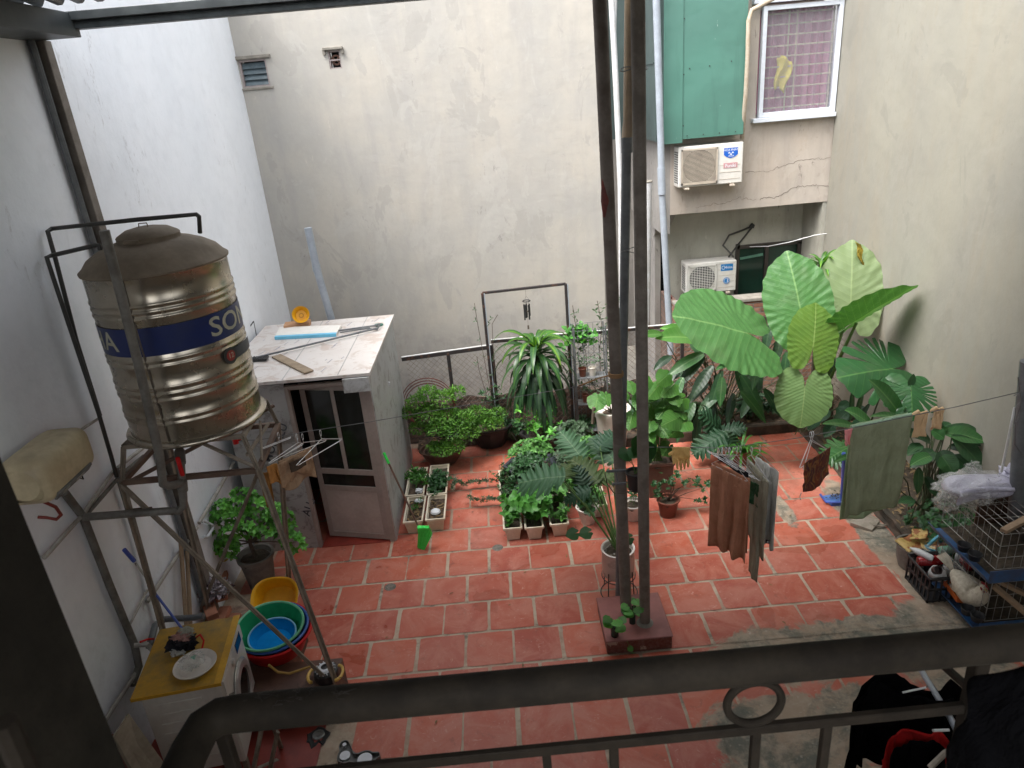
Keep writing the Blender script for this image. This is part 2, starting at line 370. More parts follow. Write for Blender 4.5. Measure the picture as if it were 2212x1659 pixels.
def sheet(name, c, c2, fleck):
    s = NT(name); a = s.ramp(s.noise(1.2, 5), .35, .7); col = s.mix(a, c, c2)
    f = s.ramp(s.noise(26, 5, .7, s.coords('Object', (1, 1, .35))), .69, .72); f2 = s.ramp(s.noise(1.7, 3), .45, .6)
    col = s.mix(s.math('MULTIPLY', s.math('MULTIPLY', f, f2), .8), col, fleck); dr = s.ramp(s.noise(3, 6, .65, s.coords('Object', (2.5, 2.5, .25))), .5, .75); col = s.mix(s.math('MULTIPLY', dr, .45), col, lin(c2, .6))
    return s.fin(col, .42, .1, s.bump(s.noise(1.6, 3), .35, .05), .5)
m_gsheet = sheet('green_sheet_metal', (.085, .215, .17, 1), (.075, .18, .145, 1), (.35, .45, .42, 1))
m_gsheet2 = sheet('green_grey_sheet_metal', (.075, .105, .10, 1), (.05, .07, .068, 1), (.2, .2, .2, 1))
m_acw = M('ac_white_enamel', (.66, .65, .61, 1), (.60, .575, .53, 1), 3, .4, bump=.02)
m_acd = M('ac_dark_inside', (.03, .03, .03, 1), rough=.7)
m_acb = M('ac_beige_grille', (.48, .42, .34, 1), (.40, .34, .28, 1), 5, .5, bump=.02)
m_lblue = M('sticker_blue', (.01, .11, .50, 1), (.01, .10, .45, 1), rough=.4, bump=0)
m_lblue2 = M('sticker_cyan_blue', (.01, .18, .48, 1), (.01, .16, .42, 1), rough=.4, bump=0)
m_lred = M('sticker_faded_red', (.50, .27, .28, 1), (.45, .25, .26, 1), rough=.5, bump=0)
m_lwhite = M('sticker_white', (.70, .72, .75, 1), (.65, .67, .7, 1), rough=.5, bump=0)
m_alu = M('white_window_frame', (.66, .70, .76, 1), (.60, .64, .70, 1), 4, .4, bump=.02)
m_sill = M('pink_grey_trim', (.36, .30, .29, 1), (.28, .24, .23, 1), 8, .7)
def curtain():
    s = NT('pink_curtain_fabric'); wv = s.n('ShaderNodeTexWave'); wv.inputs['Scale'].default_value = 2.2; wv.inputs['Distortion'].default_value = 2.5; wv.inputs['Detail'].default_value = 3
    s.l(s.coords('Object', (1, 1, .12)), wv.inputs[0]); col = s.mix(wv.outputs['Fac'], (.40, .09, .20, 1), (.60, .30, .42, 1)); return s.fin(col, .9)
m_curtain = curtain()
def frosted(name, tint, alpha, rough=.35):
    s = NT(name); tr = s.n('ShaderNodeBsdfTransparent'); mx = s.n('ShaderNodeMixShader'); mx.inputs[0].default_value = alpha
    s.fin(tint, rough, 0, s.bump(s.noise(8, 3), .05, .01), .5); s.l(tr.outputs[0], mx.inputs[1]); s.l(s.b.outputs[0], mx.inputs[2]); s.l(mx.outputs[0], s.out.inputs[0]); return s.m
m_frost = frosted('frosted_glass', (.30, .30, .33, 1), .28)
m_darkglass = M('dark_glass', (.012, .014, .012, 1), (.016, .018, .016, 1), 2, .12, bump=0, rv=.02, spec=.6)
m_greenglass = M('green_black_glass', (.012, .04, .028, 1), (.015, .03, .022, 1), 2, .15, bump=0, rv=.02)
m_bagfilm = frosted('clear_plastic_film', (.62, .62, .58, 1), .22, .12)
m_bottle = frosted('clear_bottle_plastic', (.55, .53, .50, 1), .35, .12)
m_browndoor = M('brown_aluminium', (.35, .30, .27, 1), (.29, .245, .22, 1), 4, .45, bump=.03)
m_doorpanel = M('brown_door_panel', (.44, .38, .345, 1), (.38, .33, .295, 1), 5, .5, bump=.15, bscale=200)
def panel(name, c, c2, stain):
    s = NT(name); a = s.ramp(s.noise(1.5, 5), .35, .7); col = s.mix(a, c, c2)
    f = s.ramp(s.noise(4.5, 8, .72, None, .8), .50, .62); col = s.mix(s.math('MULTIPLY', f, .75), col, stain)
    f = s.ramp(s.noise(14, 7, .7, None, 1.4), .6, .68); col = s.mix(s.math('MULTIPLY', f, .45), col, lin(stain, .55))
    return s.fin(col, .45, .05, s.bump(s.noise(3, 3), .15, .02), .5)
m_shedside = panel('grey_aluminium_panel', (.46, .475, .48, 1), (.41, .425, .43, 1), (.24, .235, .22, 1))
m_shedfront = panel('stained_grey_panel', (.40, .40, .395, 1), (.35, .35, .345, 1), (.16, .14, .13, 1))
m_shedroof = panel('stained_white_roof_panel', (.62, .59, .565, 1), (.57, .53, .50, 1), (.44, .36, .31, 1))
m_print = M('faded_ink', (.07, .075, .09, 1), rough=.7, bump=0)
m_printb = M('faded_blue_ink', (.30, .31, .40, 1), rough=.7, bump=0)
m_yellow = M('yellow_plastic', (.78, .40, .01, 1), (.66, .33, .01, 1), 4, .4, bump=.03)
m_yellowtop = M('scuffed_yellow_board', (.46, .25, .018, 1), (.22, .155, .05, 1), 5, .55, lo=.42, hi=.70, bump=.1)
m_yellowedge = M('yellow_board_edge', (.62, .34, .02, 1), (.5, .27, .02, 1), 8, .5)
m_wm = M('washing_machine_white', (.64, .615, .565, 1), (.56, .53, .48, 1), 3, .35, bump=.02)
m_wmd = M('washing_machine_door', (.40, .36, .35, 1), (.34, .31, .30, 1), 3, .3, metal=.2, bump=.02)
m_red = M('red_plastic', (.55, .02, .02, 1), (.46, .015, .015, 1), 4, .5, bump=.02, spec=.15)
m_blue = M('blue_plastic', (.018, .085, .33, 1), (.015, .07, .26, 1), 4, .35, bump=.02)
m_greenp = M('green_plastic', (.02, .34, .15, 1), (.02, .29, .13, 1), 4, .65, bump=.02, spec=.08)
m_greenrim = M('mint_green_rim', (.14, .52, .28, 1), rough=.35, bump=0)
m_skyp = M('sky_blue_plastic', (.004, .24, .62, 1), (.004, .21, .55, 1), 4, .7, bump=.02, spec=.04)
m_skyrim = M('light_blue_rim', (.18, .48, .68, 1), rough=.35, bump=0)
m_limeg = M('bright_green_plastic', (.05, .85, .12, 1), (.04, .72, .09, 1), 9, .45, bump=.1)
m_teal = M('teal_plastic', (.02, .33, .20, 1), rough=.4, bump=.02)
m_stick = M('brown_broom_stick', (.17, .10, .075, 1), (.13, .08, .06, 1), 9, .5)
m_bluestick = M('blue_dustpan_plastic', (.055, .10, .40, 1), (.05, .085, .33, 1), 5, .4, bump=.03)
m_bluepan = M('light_blue_pan', (.10, .21, .52, 1), (.08, .17, .42, 1), 6, .4, bump=.03)
m_cream = M('heater_cream_plastic', (.58, .49, .31, 1), (.42, .34, .21, 1), 3, .5, bump=.04, lo=.42, hi=.65)
m_greyp = M('grey_plastic', (.16, .16, .15, 1), rough=.5, bump=.05)
m_planter = M('cream_planter_plastic', (.74, .67, .55, 1), (.60, .51, .38, 1), 5, .5, bump=.03)
m_potwhite = M('white_ceramic', (.72, .67, .61, 1), (.64, .58, .52, 1), 3, .3, bump=.02)
m_potgrey = M('grey_ceramic', (.28, .25, .22, 1), (.23, .20, .175, 1), 4, .45, bump=.08)
m_terra = M('brown_plastic_pot', (.19, .06, .038, 1), (.15, .05, .03, 1), 5, .5, bump=.03)
m_terrabig = M('brown_clay_pot', (.16, .085, .06, 1), (.11, .062, .045, 1), 6, .7, bump=.1)
m_cempot = M('cement_pot', (.20, .18, .155, 1), (.13, .12, .105, 1), 8, .8, bump=.3)
m_bark = M('brown_bark', (.085, .06, .042, 1), (.05, .036, .027, 1), 20, .9, bump=.8, bscale=50)
m_wood = M('weathered_board', (.30, .235, .165, 1), (.22, .165, .11, 1), 8, .8, bump=.3)
m_woodl = M('raw_timber', (.34, .24, .15, 1), (.27, .185, .115, 1), 8, .8, bump=.3)
m_cardb = M('cardboard', (.47, .27, .15, 1), (.40, .23, .13, 1), 6, .8, bump=.05)
m_foamw = M('white_foam_board', (.74, .72, .68, 1), (.70, .68, .63, 1), 4, .7, bump=.05)
m_foamb = M('light_blue_foam', (.16, .50, .70, 1), (.14, .46, .66, 1), 4, .6, bump=.03)
m_marble = M('stained_stone_slab', (.36, .32, .25, 1), (.26, .23, .18, 1), 7, .6, bump=.15)
m_conc = M('concrete', (.27, .25, .215, 1), (.18, .165, .14, 1), 7, .85, bump=.4, bscale=40)
m_drain = M('steel_drain', (.40, .40, .38, 1), rough=.35, metal=.8, bump=0)
m_spring = M('grey_metal_tray', (.33, .29, .24, 1), (.22, .19, .15, 1), 9, .5, metal=.3)
def cloth(name, c, c2, scale=8, weave=260, rough=.95, spec=.1):
    s = NT(name); f = s.ramp(s.noise(scale, 6, .6), .35, .68); col = s.mix(f, c, c2)
    n = s.bump(s.noise(weave, 3, .6), .5, .003); n = s.bump(s.noise(7, 5, .6, s.coords('Object', (1.6, 1.6, .7)), 1.4), .7, .03, n); return s.fin(col, rough, 0, n, .02 if c[0] < .02 else spec)
c_tan = cloth('terracotta_fabric', (.42, .20, .125, 1), (.36, .17, .10, 1))
c_olive = cloth('grey_green_fabric', (.34, .325, .25, 1), (.28, .265, .20, 1))
c_pale = cloth('pale_grey_fabric', (.56, .56, .53, 1), (.46, .46, .43, 1))
c_towel = cloth('olive_terry_towel', (.33, .365, .235, 1), (.27, .30, .185, 1), 6, 170)
c_towel2 = cloth('towel_light_side', (.42, .54, .33, 1), (.36, .47, .28, 1), 6, 170)
c_rag = cloth('brown_terry_rag', (.46, .31, .20, 1), (.30, .19, .115, 1), 10, 130)
c_ragy = cloth('mustard_rag', (.42, .20, .06, 1), (.26, .12, .04, 1), 14, 130)
c_dark = cloth('charcoal_fabric', (.03, .028, .035, 1), (.02, .02, .024, 1))
c_black = cloth('black_knit', (.0035, .0035, .004, 1), (.0025, .0025, .003, 1))
c_redc = cloth('red_knit', (.36, .012, .012, 1), (.26, .01, .01, 1))
c_pink = cloth('pink_rubber', (.85, .34, .34, 1), (.75, .28, .28, 1), rough=.6)
c_glove = cloth('amber_rubber', (.80, .52, .20, 1), (.68, .42, .15, 1), 6, 120, .55)
c_glove2 = cloth('beige_rubber', (.75, .52, .30, 1), (.65, .44, .25, 1), 6, 120, .55)
c_lilac = cloth('lilac_white_fabric', (.50, .49, .58, 1), (.42, .41, .50, 1), 5)
c_leaf = cloth('leaf_print_green', (.02, .075, .035, 1), (.07, .13, .07, 1), 28)
def batik():
    s = NT('maroon_printed_fabric'); f = s.ramp(s.noise(7, 5, .6, None, 2.6), .50, .56); g = s.ramp(s.noise(3, 4, .6, None, 1.5), .40, .62)
    col = s.mix(g, (.09, .022, .024, 1), (.24, .05, .018, 1)); col = s.mix(s.math('MULTIPLY', f, .8), col, (.33, .14, .035, 1)); return s.fin(col, .85, 0, s.bump(s.noise(200, 3), .3, .003))
c_batik = batik()
# ---- leaves
LF = .68
def leaf_mat(name, c1, c2, rough=.42, trans=.22, vein=None, nv=0, island=.28, quilt=0.0, vk=.55, vw=.10, mid=.018, vcol=.5):
    c1, c2 = lin(c1, LF), lin(c2, LF); vein = lin(vein, LF) if vein else None; island = min(.45, island*1.35)
    s = NT(name); g = s.n('ShaderNodeNewGeometry')
    f = s.ramp(s.noise(6, 4, .6), .35, .68); rnd = g.outputs['Random Per Island']
    col = s.mix(s.math('MULTIPLY_ADD', f, .5, s.math('MULTIPLY', rnd, .5)), c1, c2); nrm = None
    if nv:
        u = s.n('ShaderNodeUVMap'); sp = s.n('ShaderNodeSeparateXYZ'); s.l(u.outputs[0], sp.inputs[0])
        ax = s.math('ABSOLUTE', sp.outputs[0])
        q = s.math('MULTIPLY', s.math('SUBTRACT', sp.outputs[1], s.math('MULTIPLY', ax, vk)), nv)
        tri = s.math('ABSOLUTE', s.math('SUBTRACT', s.math('FRACT', q), .5))
        vl = s.ramp(tri, vw*.6, 0.0); md = s.ramp(ax, mid, mid*.35); vn = s.math('MAXIMUM', s.math('MULTIPLY', vl, vcol), md)
        col = s.mix(s.math('MULTIPLY', vn, .8), col, vein or lin(c1, 2.2))
        h = s.math('ADD', s.math('MULTIPLY', tri, -.8), s.math('MULTIPLY', s.noise(22, 4, .6, None, 1.0), quilt*1.6))
        nrm = s.bump(h, .25+quilt*.7, .010)
    if nv:
        bl = s.ramp(s.noise(7, 8, .75, None, .6), .66, .72); col = s.mix(s.math('MULTIPLY', bl, .6), col, (.16, .12, .035, 1))
        du = s.ramp(s.noise(3, 6, .6), .5, .75); col = s.mix(s.math('MULTIPLY', du, .18), col, (.16, .17, .10, 1))
    q = s.n('ShaderNodeHueSaturation'); s.l(s.math('MULTIPLY_ADD', rnd, island*2, 1-island), q.inputs['Value']); s.l(col, q.inputs['Color']); col = q.outputs[0]
    s.fin(col, rough, 0, nrm, .45)
    tr = s.n('ShaderNodeBsdfTranslucent'); mx = s.n('ShaderNodeMixShader'); mx.inputs[0].default_value = trans
    q2 = s.mix(1.0, col, (1.3, 1.5, .55, 1), 'MULTIPLY'); s.l(q2, tr.inputs['Color']); s.l(s.b.outputs[0], mx.inputs[1]); s.l(tr.outputs[0], mx.inputs[2]); s.l(mx.outputs[0], s.out.inputs[0])
    return s.m
l_eleph = leaf_mat('elephant_leaf', (.10, .27, .075, 1), (.075, .22, .06, 1), .45, .25, (.24, .44, .15, 1), 9, .06, .6)
l_eleph_y = leaf_mat('young_elephant_leaf', (.17, .30, .045, 1), (.12, .25, .04, 1), .45, .3, (.36, .50, .16, 1), 9, .05, .5)
l_eleph_p = leaf_mat('pale_leaf_underside', (.27, .36, .17, 1), (.23, .32, .15, 1), .55, .25, (.36, .46, .22, 1), 8, .05, .3)
l_eleph_b = leaf_mat('drooping_elephant_leaf', (.20, .33, .12, 1), (.16, .29, .10, 1), .45, .25, (.35, .47, .20, 1), 11, .05, .4)
l_mon = leaf_mat('monstera_leaf', (.030, .115, .035, 1), (.022, .085, .028, 1), .35, .12, (.09, .22, .06, 1), 7, .1, .2)
l_sel = leaf_mat('split_leaf', (.075, .185, .085, 1), (.05, .14, .06, 1), .55, .15, (.16, .28, .14, 1), 8, .2, .1)
l_seld = leaf_mat('dark_split_leaf', (.026, .09, .04, 1), (.02, .07, .03, 1), .55, .12, (.07, .15, .08, 1), 8, .2, .1)
l_selo = leaf_mat('olive_split_leaf', (.085, .15, .03, 1), (.06, .11, .025, 1), .55, .2, (.16, .2, .06, 1), 8, .2, .1)
l_dark = leaf_mat('dark_blade', (.024, .075, .032, 1), (.036, .105, .04, 1), .38, .14, (.07, .16, .06, 1), 10, .3, 0)
l_mid = leaf_mat('mid_green_blade', (.05, .165, .045, 1), (.035, .125, .035, 1), .36, .18, (.13, .27, .09, 1), 10, .3, 0)
l_bright = leaf_mat('light_green_blade', (.12, .31, .065, 1), (.09, .25, .05, 1), .4, .28, (.22, .42, .12, 1), 10, .3, 0)
l_drac = leaf_mat('striped_dracaena_leaf', (.045, .135, .04, 1), (.032, .10, .032, 1), .36, .18, (.11, .24, .04, 1), 3, .3, 0, vw=.02, mid=.012, vcol=.1)
l_dracy = leaf_mat('lime_dracaena_leaf', (.065, .20, .035, 1), (.05, .16, .03, 1), .36, .28, (.20, .38, .03, 1), 3, .3, 0, vw=.02, mid=.022, vcol=.1)
l_heart = leaf_mat('heart_leaf', (.105, .29, .045, 1), (.05, .17, .03, 1), .5, .25, (.24, .42, .12, 1), 6, .25, .3)
l_gard = leaf_mat('glossy_gardenia_leaf', (.10, .40, .05, 1), (.20, .60, .08, 1), .36, .18, (.2, .4, .1, 1), 4, .4, 0)
l_herb = leaf_mat('herb_leaf', (.09, .27, .055, 1), (.16, .40, .09, 1), .5, .28, island=.35)
l_herbd = leaf_mat('dark_herb_leaf', (.028, .105, .03, 1), (.05, .15, .045, 1), .45, .2, island=.3)
l_sweet = leaf_mat('sweet_potato_leaf', (.09, .33, .05, 1), (.15, .45, .085, 1), .45, .3, island=.25)
l_aral = leaf_mat('feathery_aralia_leaf', (.085, .25, .03, 1), (.19, .42, .06, 1), .5, .3, island=.35)
l_grey = leaf_mat('thin_grey_green_leaf', (.10, .17, .09, 1), (.07, .13, .065, 1), .5, .25, island=.3)
l_yel = leaf_mat('yellowed_leaf', (.50, .36, .06, 1), (.40, .28, .05, 1), .5, .25)
l_dry = leaf_mat('dry_leaf', (.35, .24, .11, 1), (.22, .14, .07, 1), .8, .1)
m_stem = M('green_stem', (.10, .19, .045, 1), (.075, .15, .04, 1), 8, .5, bump=.05)
m_stemd = M('dark_stem', (.05, .085, .03, 1), (.055, .05, .03, 1), 8, .6, bump=.1)
m_twig = M('brown_twig', (.12, .09, .065, 1), (.08, .06, .045, 1), 12, .85, bump=.3)
# ================================================================= GROUND
def struct(o): o['kind'] = 'structure'; return o
g = MB(); g.grid(lambda u, v: V((-3.2+u*8.2, -3+v*15, 0)), 20, 36)
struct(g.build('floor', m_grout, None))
def tiles():
    mb = MB(); rnds = []
    rr = random.Random(3)
    for r in range(-5, 11):
        y0 = 5.26 + r*0.40; off = 0.0 if r % 2 == 0 else .2037
        if y0 > 8.2 or y0 < 3.0: continue
        for k in range(-12, 26):
            x0 = -1.785 + k*.4075 + off + rr.uniform(-.008, .008)
            if x0 > 3.66 or x0 < -2.9: continue
            if y0 < 3.95 and x0 < -1.62: continue
            x1 = min(x0 + .4075, 3.68); gp = .0125; hs = rr.random()
            if x1-x0 < .06: continue
            pts = []
            cs = [(x0+gp, y0+gp), (x1-gp, y0+gp), (x1-gp, y0+.40-gp), (x0+gp, y0+.40-gp)]
            for a in range(4):
                p, q = cs[a], cs[(a+1) % 4]; n = 7
                for i in range(n):
                    t = i/n; jx = .0045*mnoise.noise(V((p[0]*9+t*6, p[1]*9, a+r*3.1))); jy = .0045*mnoise.noise(V((p[1]*9+t*6, p[0]*7, a+k*1.7)))
                    if i == 0: jx += rr.uniform(-.002, .002) + (.004 if a in (0, 3) else -.004); jy += (.004 if a < 2 else -.004)
                    pts.append(V((p[0]+(q[0]-p[0])*t+jx, p[1]+(q[1]-p[1])*t+jy, .004+rr.uniform(0, .0002))))
            ce = V(((x0+x1)/2, y0+.2, .0042))
            n = len(pts); mb.add(pts+[ce], [(i, (i+1) % n, n) for i in range(n)]); rnds += [hs]*(n+1)
    o = mb.build('floor_tiles', m_tile, None, smooth=False)
    at = o.data.attributes.new('tile_rand', 'FLOAT', 'POINT'); at.data.foreach_set('value', rnds)
    return struct(o)
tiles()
# wash corner: smooth red slab
g = MB(); g.bx(-2.9, -1.60, 3.0, 4.02, .0, .012); struct(g.build('wash_area_paving', m_redslab))
g = MB(); g.grid(lambda u, v: V((3.62+u*.78+.03*mnoise.noise(V((v*9, 0, 0))), 4.9+v*3.2, .07+.05*mnoise.noise(V((u*5, v*16, 3))))), 8, 36); struct(g.build('soil_side_bed', m_soil))
g = MB(); g.grid(lambda u, v: V((1.30+u*3.1, 8.05+v*1.1, .13+.06*mnoise.noise(V((u*12, v*5, 1))))), 70, 14); struct(g.build('soil_back_bed', m_mulch))
g = MB(); g.grid(lambda u, v: V((-1.28+u*2.6, 8.36+v*.4, .03+.05*mnoise.noise(V((u*14, v*5, 7)))+.05*v)), 40, 8); struct(g.build('soil_fence_strip', m_mulch))
g = MB(); g.bx(1.35, 2.42, 9.42, 12, -.05, .02); struct(g.build('alley_ground', m_conc))

# ================================================================= WALLS
def wall(name, boxes, mat, label, cat='wall'):
    mb = MB()
    for b in boxes: mb.bx(*b)
    o = mb.build(name, mat); return tag(o, label, cat)
wall('left_wall', [(-3.1, -2.9, -1.4, 9.42, 0, 6.0)], m_white, 'tall white painted party wall on the left with dark scuffs')
bw = (thing('back_wall', (-.75, 9.5, 0), 'huge cream weathered plaster wall closing the yard behind the fence', 'wall'))
mb = MB()
# wall face with two openings (vent window and fan hole)
xs = [-3.1, -2.885, -2.555, -1.81, -1.665, 1.42]; zt = 6.2
mb.bx(-3.1, -2.885, 9.42, 9.62, 0, zt); mb.bx(-2.885, -2.555, 9.42, 9.62, 0, 4.58); mb.bx(-2.885, -2.555, 9.42, 9.62, 4.88, zt)
mb.bx(-2.555, -1.81, 9.42, 9.62, 0, zt); mb.bx(-1.81, -1.665, 9.42, 9.62, 0, 4.70); mb.bx(-1.81, -1.665, 9.42, 9.62, 4.90, zt); mb.bx(-1.665, 1.42, 9.42, 9.62, 0, zt)
mb.build('plaster_face', m_back, bw)
f = MB(); f.bx(-2.95, -2.49, 9.385, 9.42, 4.885, 4.925, .006); f.bx(-2.90, -2.52, 9.40, 9.42, 4.545, 4.575, .006); f.build('window_lintel', m_conc, bw)
lw = MB(); lw.bx(-2.885, -2.865, 9.43, 9.5, 4.58, 4.88); lw.bx(-2.575, -2.555, 9.43, 9.5, 4.58, 4.88); lw.bx(-2.865, -2.575, 9.43, 9.5, 4.86, 4.88); lw.bx(-2.865, -2.575, 9.43, 9.5, 4.58, 4.595)
wf = lw.build('louvre_window', m_sill, bw)
for k in range(4):
    q = MB(); q.box((-2.72, 9.475, 4.63+k*.062), (.285, .006, .075), Matrix.Rotation(radians(-28), 3, 'X')); q.build('glass_louvre', M('dusty_blue_glass', (.13, .17, .19, 1), (.09, .12, .135, 1), 6, .25), wf)
q = MB(); q.bx(-2.865, -2.575, 9.56, 9.58, 4.59, 4.87); q.build('dark_inside', m_acd, wf)
f = MB(); f.bx(-1.86, -1.62, 9.375, 9.42, 4.905, 4.94, .006); f.box((-1.85, 9.40, 4.885), (.03, .03, .05)); f.box((-1.63, 9.40, 4.885), (.03, .03, .05)); f.build('vent_lintel', m_conc, bw)
f = MB(); f.bx(-1.81, -1.795, 9.43, 9.5, 4.7, 4.9); f.bx(-1.68, -1.665, 9.43, 9.5, 4.7, 4.9); f.bx(-1.795, -1.68, 9.43, 9.5, 4.885, 4.9); f.bx(-1.795, -1.68, 9.43, 9.5, 4.7, 4.715); f.bx(-1.795, -1.68, 9.43, 9.46, 4.79, 4.805)
vf = f.build('vent_frame', m_sill, bw)
q = MB(); q.bx(-1.795, -1.68, 9.56, 9.58, 4.71, 4.89); q.build('dark_inside', m_acd, vf)
q = ring((-1.737, 9.51, 4.80), .05, .012, 'y', 20, 6); q.tube([(-1.79, 9.51, 4.76), (-1.69, 9.51, 4.84)], .006); q.tube([(-1.79, 9.51, 4.84), (-1.69, 9.51, 4.76)], .006); q.build('fan_guard', M('rusty_guard', (.30, .17, .13, 1)), vf)

wall('right_wall', [(4.4, 4.6, -1.4, 9.42, 0, 6.2)], m_right, 'tall plain grey beige rendered wall along the right side of the yard')

# ---- neighbour house with the air conditioners
hs_ = thing('neighbour_house', (3.4, 9.5, 0), 'weathered pink grey house front at the back right with green metal box', 'house')
mb = MB(); mb.bx(2.32, 3.40, 9.45, 9.65, 2.60, 6.4); mb.bx(3.40, 4.45, 9.45, 9.65, 2.60, 3.70); mb.bx(3.40, 4.45, 9.45, 9.65, 5.0, 6.4)
mb.add([(2.32, 9.45, 2.60), (4.39, 9.45, 2.60), (4.39, 10.05, 2.72), (2.32, 10.05, 2.72)], [(3, 2, 1, 0)]); mb.build('upper_front', m_house, hs_)
mb = MB(); mb.bx(2.42, 3.42, 10.05, 10.2, 0, 3.0); mb.bx(3.42, 4.6, 10.05, 10.2, 0, 1.18); mb.bx(3.42, 4.6, 10.05, 10.2, 1.98, 3.0); mb.bx(4.36, 4.6, 9.46, 10.05, 0, 2.62); mb.build('recessed_front', m_house2, hs_)
mb = MB(); mb.bx(2.22, 2.32, 9.45, 12, 2.35, 6.4); mb.bx(2.24, 2.32, 10.0, 12, 0, 2.35)
mb.add([(2.23, 9.5, 2.62), (2.42, 9.5, 2.62), (2.42, 10.05, 2.2), (2.23, 10.05, 2.2)], [(0, 1, 2, 3)]); mb.build('side_face', m_side, hs_)
mb = MB(); mb.box((3.42+.02, 10.04, 1.6), (.05, .06, .8)); mb.box((3.86, 10.04, 1.58), (.05, .06, .76)); mb.box((4.33, 10.04, 1.58), (.05, .06, .76)); mb.box((3.9, 10.04, 1.955), (.94, .06, .05)); mb.box((3.9, 10.04, 1.2), (.94, .06, .05))
lwn = mb.build('lower_window', M('dark_brown_frame', (.05, .04, .035, 1), rough=.5), hs_)
for a, b in ((3.465, 3.835), (3.885, 4.305)):
    q = MB(); q.bx(a, b, 10.05, 10.06, 1.225, 1.93); q.build('pane', m_greenglass, lwn)
q = MB(); q.box((3.65, 10.04, 1.80), (.33, .01, .035), Matrix.Rotation(radians(-6), 3, 'Y')); q.build('blind_strip', M('pale_green_strip', (.12, .28, .20, 1)), lwn)
# upper window
x0, x1, z0, z1 = 3.42, 4.385, 3.72, 4.97
mb = MB(); t = .05
mb.bx(x0, x0+t, 9.39, 9.47, z0, z1, .004); mb.bx(x1-t, x1, 9.39, 9.47, z0, z1, .004); mb.bx(x0+t, x1-t, 9.39, 9.47, z1-t, z1, .004); mb.bx(x0+t, x1-t, 9.39, 9.47, z0, z0+t*1.1, .004)
uw = mb.build('upper_window', m_alu, hs_)
q = MB(); q.bx(x0-.08, x1, 9.35, 9.46, z0-.055, z0-.004, .004); q.build('sill', m_alu, uw)
q = MB(); q.bx(x0-.13, x1, 9.36, 9.46, z1+.03, z1+.11, .004); q.build('head_trim', m_alu, uw)
q = MB(); q.bx(x0+t, x1-t, 9.435, 9.441, z0+t, z1-t); q.build('frosted_pane', m_frost, uw)
q = MB()
for k in range(10): q.box(((x0+x1)/2, 9.50, z0+.10+k*.118), (x1-x0-.1, .012, .018))
for xx in (x0+.36, x0+.46, x1-.06): q.box((xx, 9.512, (z0+z1)/2), (.018, .012, z1-z0-.1))
q.build('grille_bars', M('beige_bars', (.55, .47, .36, 1)), uw)
q = MB(); q.grid(lambda u, v: V((x0+.03+u*(x1-x0-.06), 9.60+.022*sin(u*70)+.01*sin(u*31), z0+.03+v*(z1-z0-.06))), 90, 2); q.build('curtain', m_curtain, uw)
q = MB(); q.grid(lambda u, v: V((x0+.22+.20*u*(1-.35*v)+.02*sin(v*6), 9.485+.02*sin(u*9+v*4), z0+.66-.36*v+.04*sin(u*5))), 8, 10); q.build('yellow_cloth', M('yellow_cloth', (.70, .60, .06, 1)), uw, solid=.004)
# room behind the window
q = MB(); q.bx(x0-.1, x1, 9.95, 10.0, z0-.2, z1+.2); q.build('room_back', m_room, uw)
# green sheet metal box
mb = MB(); mb.bx(2.20, 3.16, 9.18, 9.45, 3.56, 6.4, .004); mb.bx(2.17, 2.40, 9.165, 9.18, 3.52, 6.4, .003)
gb = mb.build('green_metal_box', m_gsheet, hs_)
q = MB()
rr = random.Random(5)
for z in (3.60, 4.42, 5.2): q.add([], [])
for (x, z) in [(2.46+.2*i, 3.60) for i in range(4)]+[(2.41, 3.72), (2.41, 4.30), (2.41, 4.90), (2.48, 4.36), (2.72, 4.37), (2.98, 4.40)]:
    q.lathe([(0, 0), (.007, .001), (.007, .006), (0, .008)], (x, 9.178, z), 8, R=Matrix.Rotation(radians(90), 3, 'X'))
q.build('rivets', M('dark_rivet', (.03, .03, .03, 1)), gb)
q = MB(); q.bx(2.10, 2.20, 9.30, 11.4, 3.55, 6.4); q.bx(2.09, 2.10, 9.4, 11.3, 4.45, 4.47); q.build('side_sheet', m_gsheet2, hs_)
mb = MB(); mb.bx(1.42, 2.24, 11.6, 11.7, 0, 7); tag(mb.build('alley_end_wall', m_side), 'dark wall closing the narrow alley between the two houses', 'wall')
mb = MB(); mb.bx(1.5, 2.05, 11.0, 11.1, 3.5, 7); tag(mb.build('green_sheet_screen', m_gsheet2), 'dark green sheet metal screen deep in the alley', 'screen')
# low brick walls behind the fence
bwl = thing('brick_garden_wall', (3.3, 9.2, 0), 'old red brick garden wall with a mortar top under the air conditioners', 'wall')
q = MB(); q.bx(2.33, 4.39, 9.16, 9.36, 0, 1.40); q.build('brickwork', m_brick, bwl); q = MB(); q.bx(2.325, 2.42, 9.361, 10.0, 0, 1.42); q.build('side_brickwork', m_brick_dk, bwl)
q = MB(); q.bx(2.33, 4.39, 9.145, 9.37, 1.40, 1.455, .01); q.build('mortar_top', m_conc, bwl)
q = MB(); q.grid(lambda u, v: V((-1.5+u*3.85, 8.60+.02*mnoise.noise(V((u*40, v*6, 0))), .0+v*(.60+.10*mnoise.noise(V((u*14, 0, 2)))))), 90, 10)
q.bx(-1.5, 2.33, 8.615, 8.85, 0, .50); tag(q.build('low_brick_wall', m_brick_dk), 'low crumbling dark brick wall at the foot of the cream wall', 'wall')
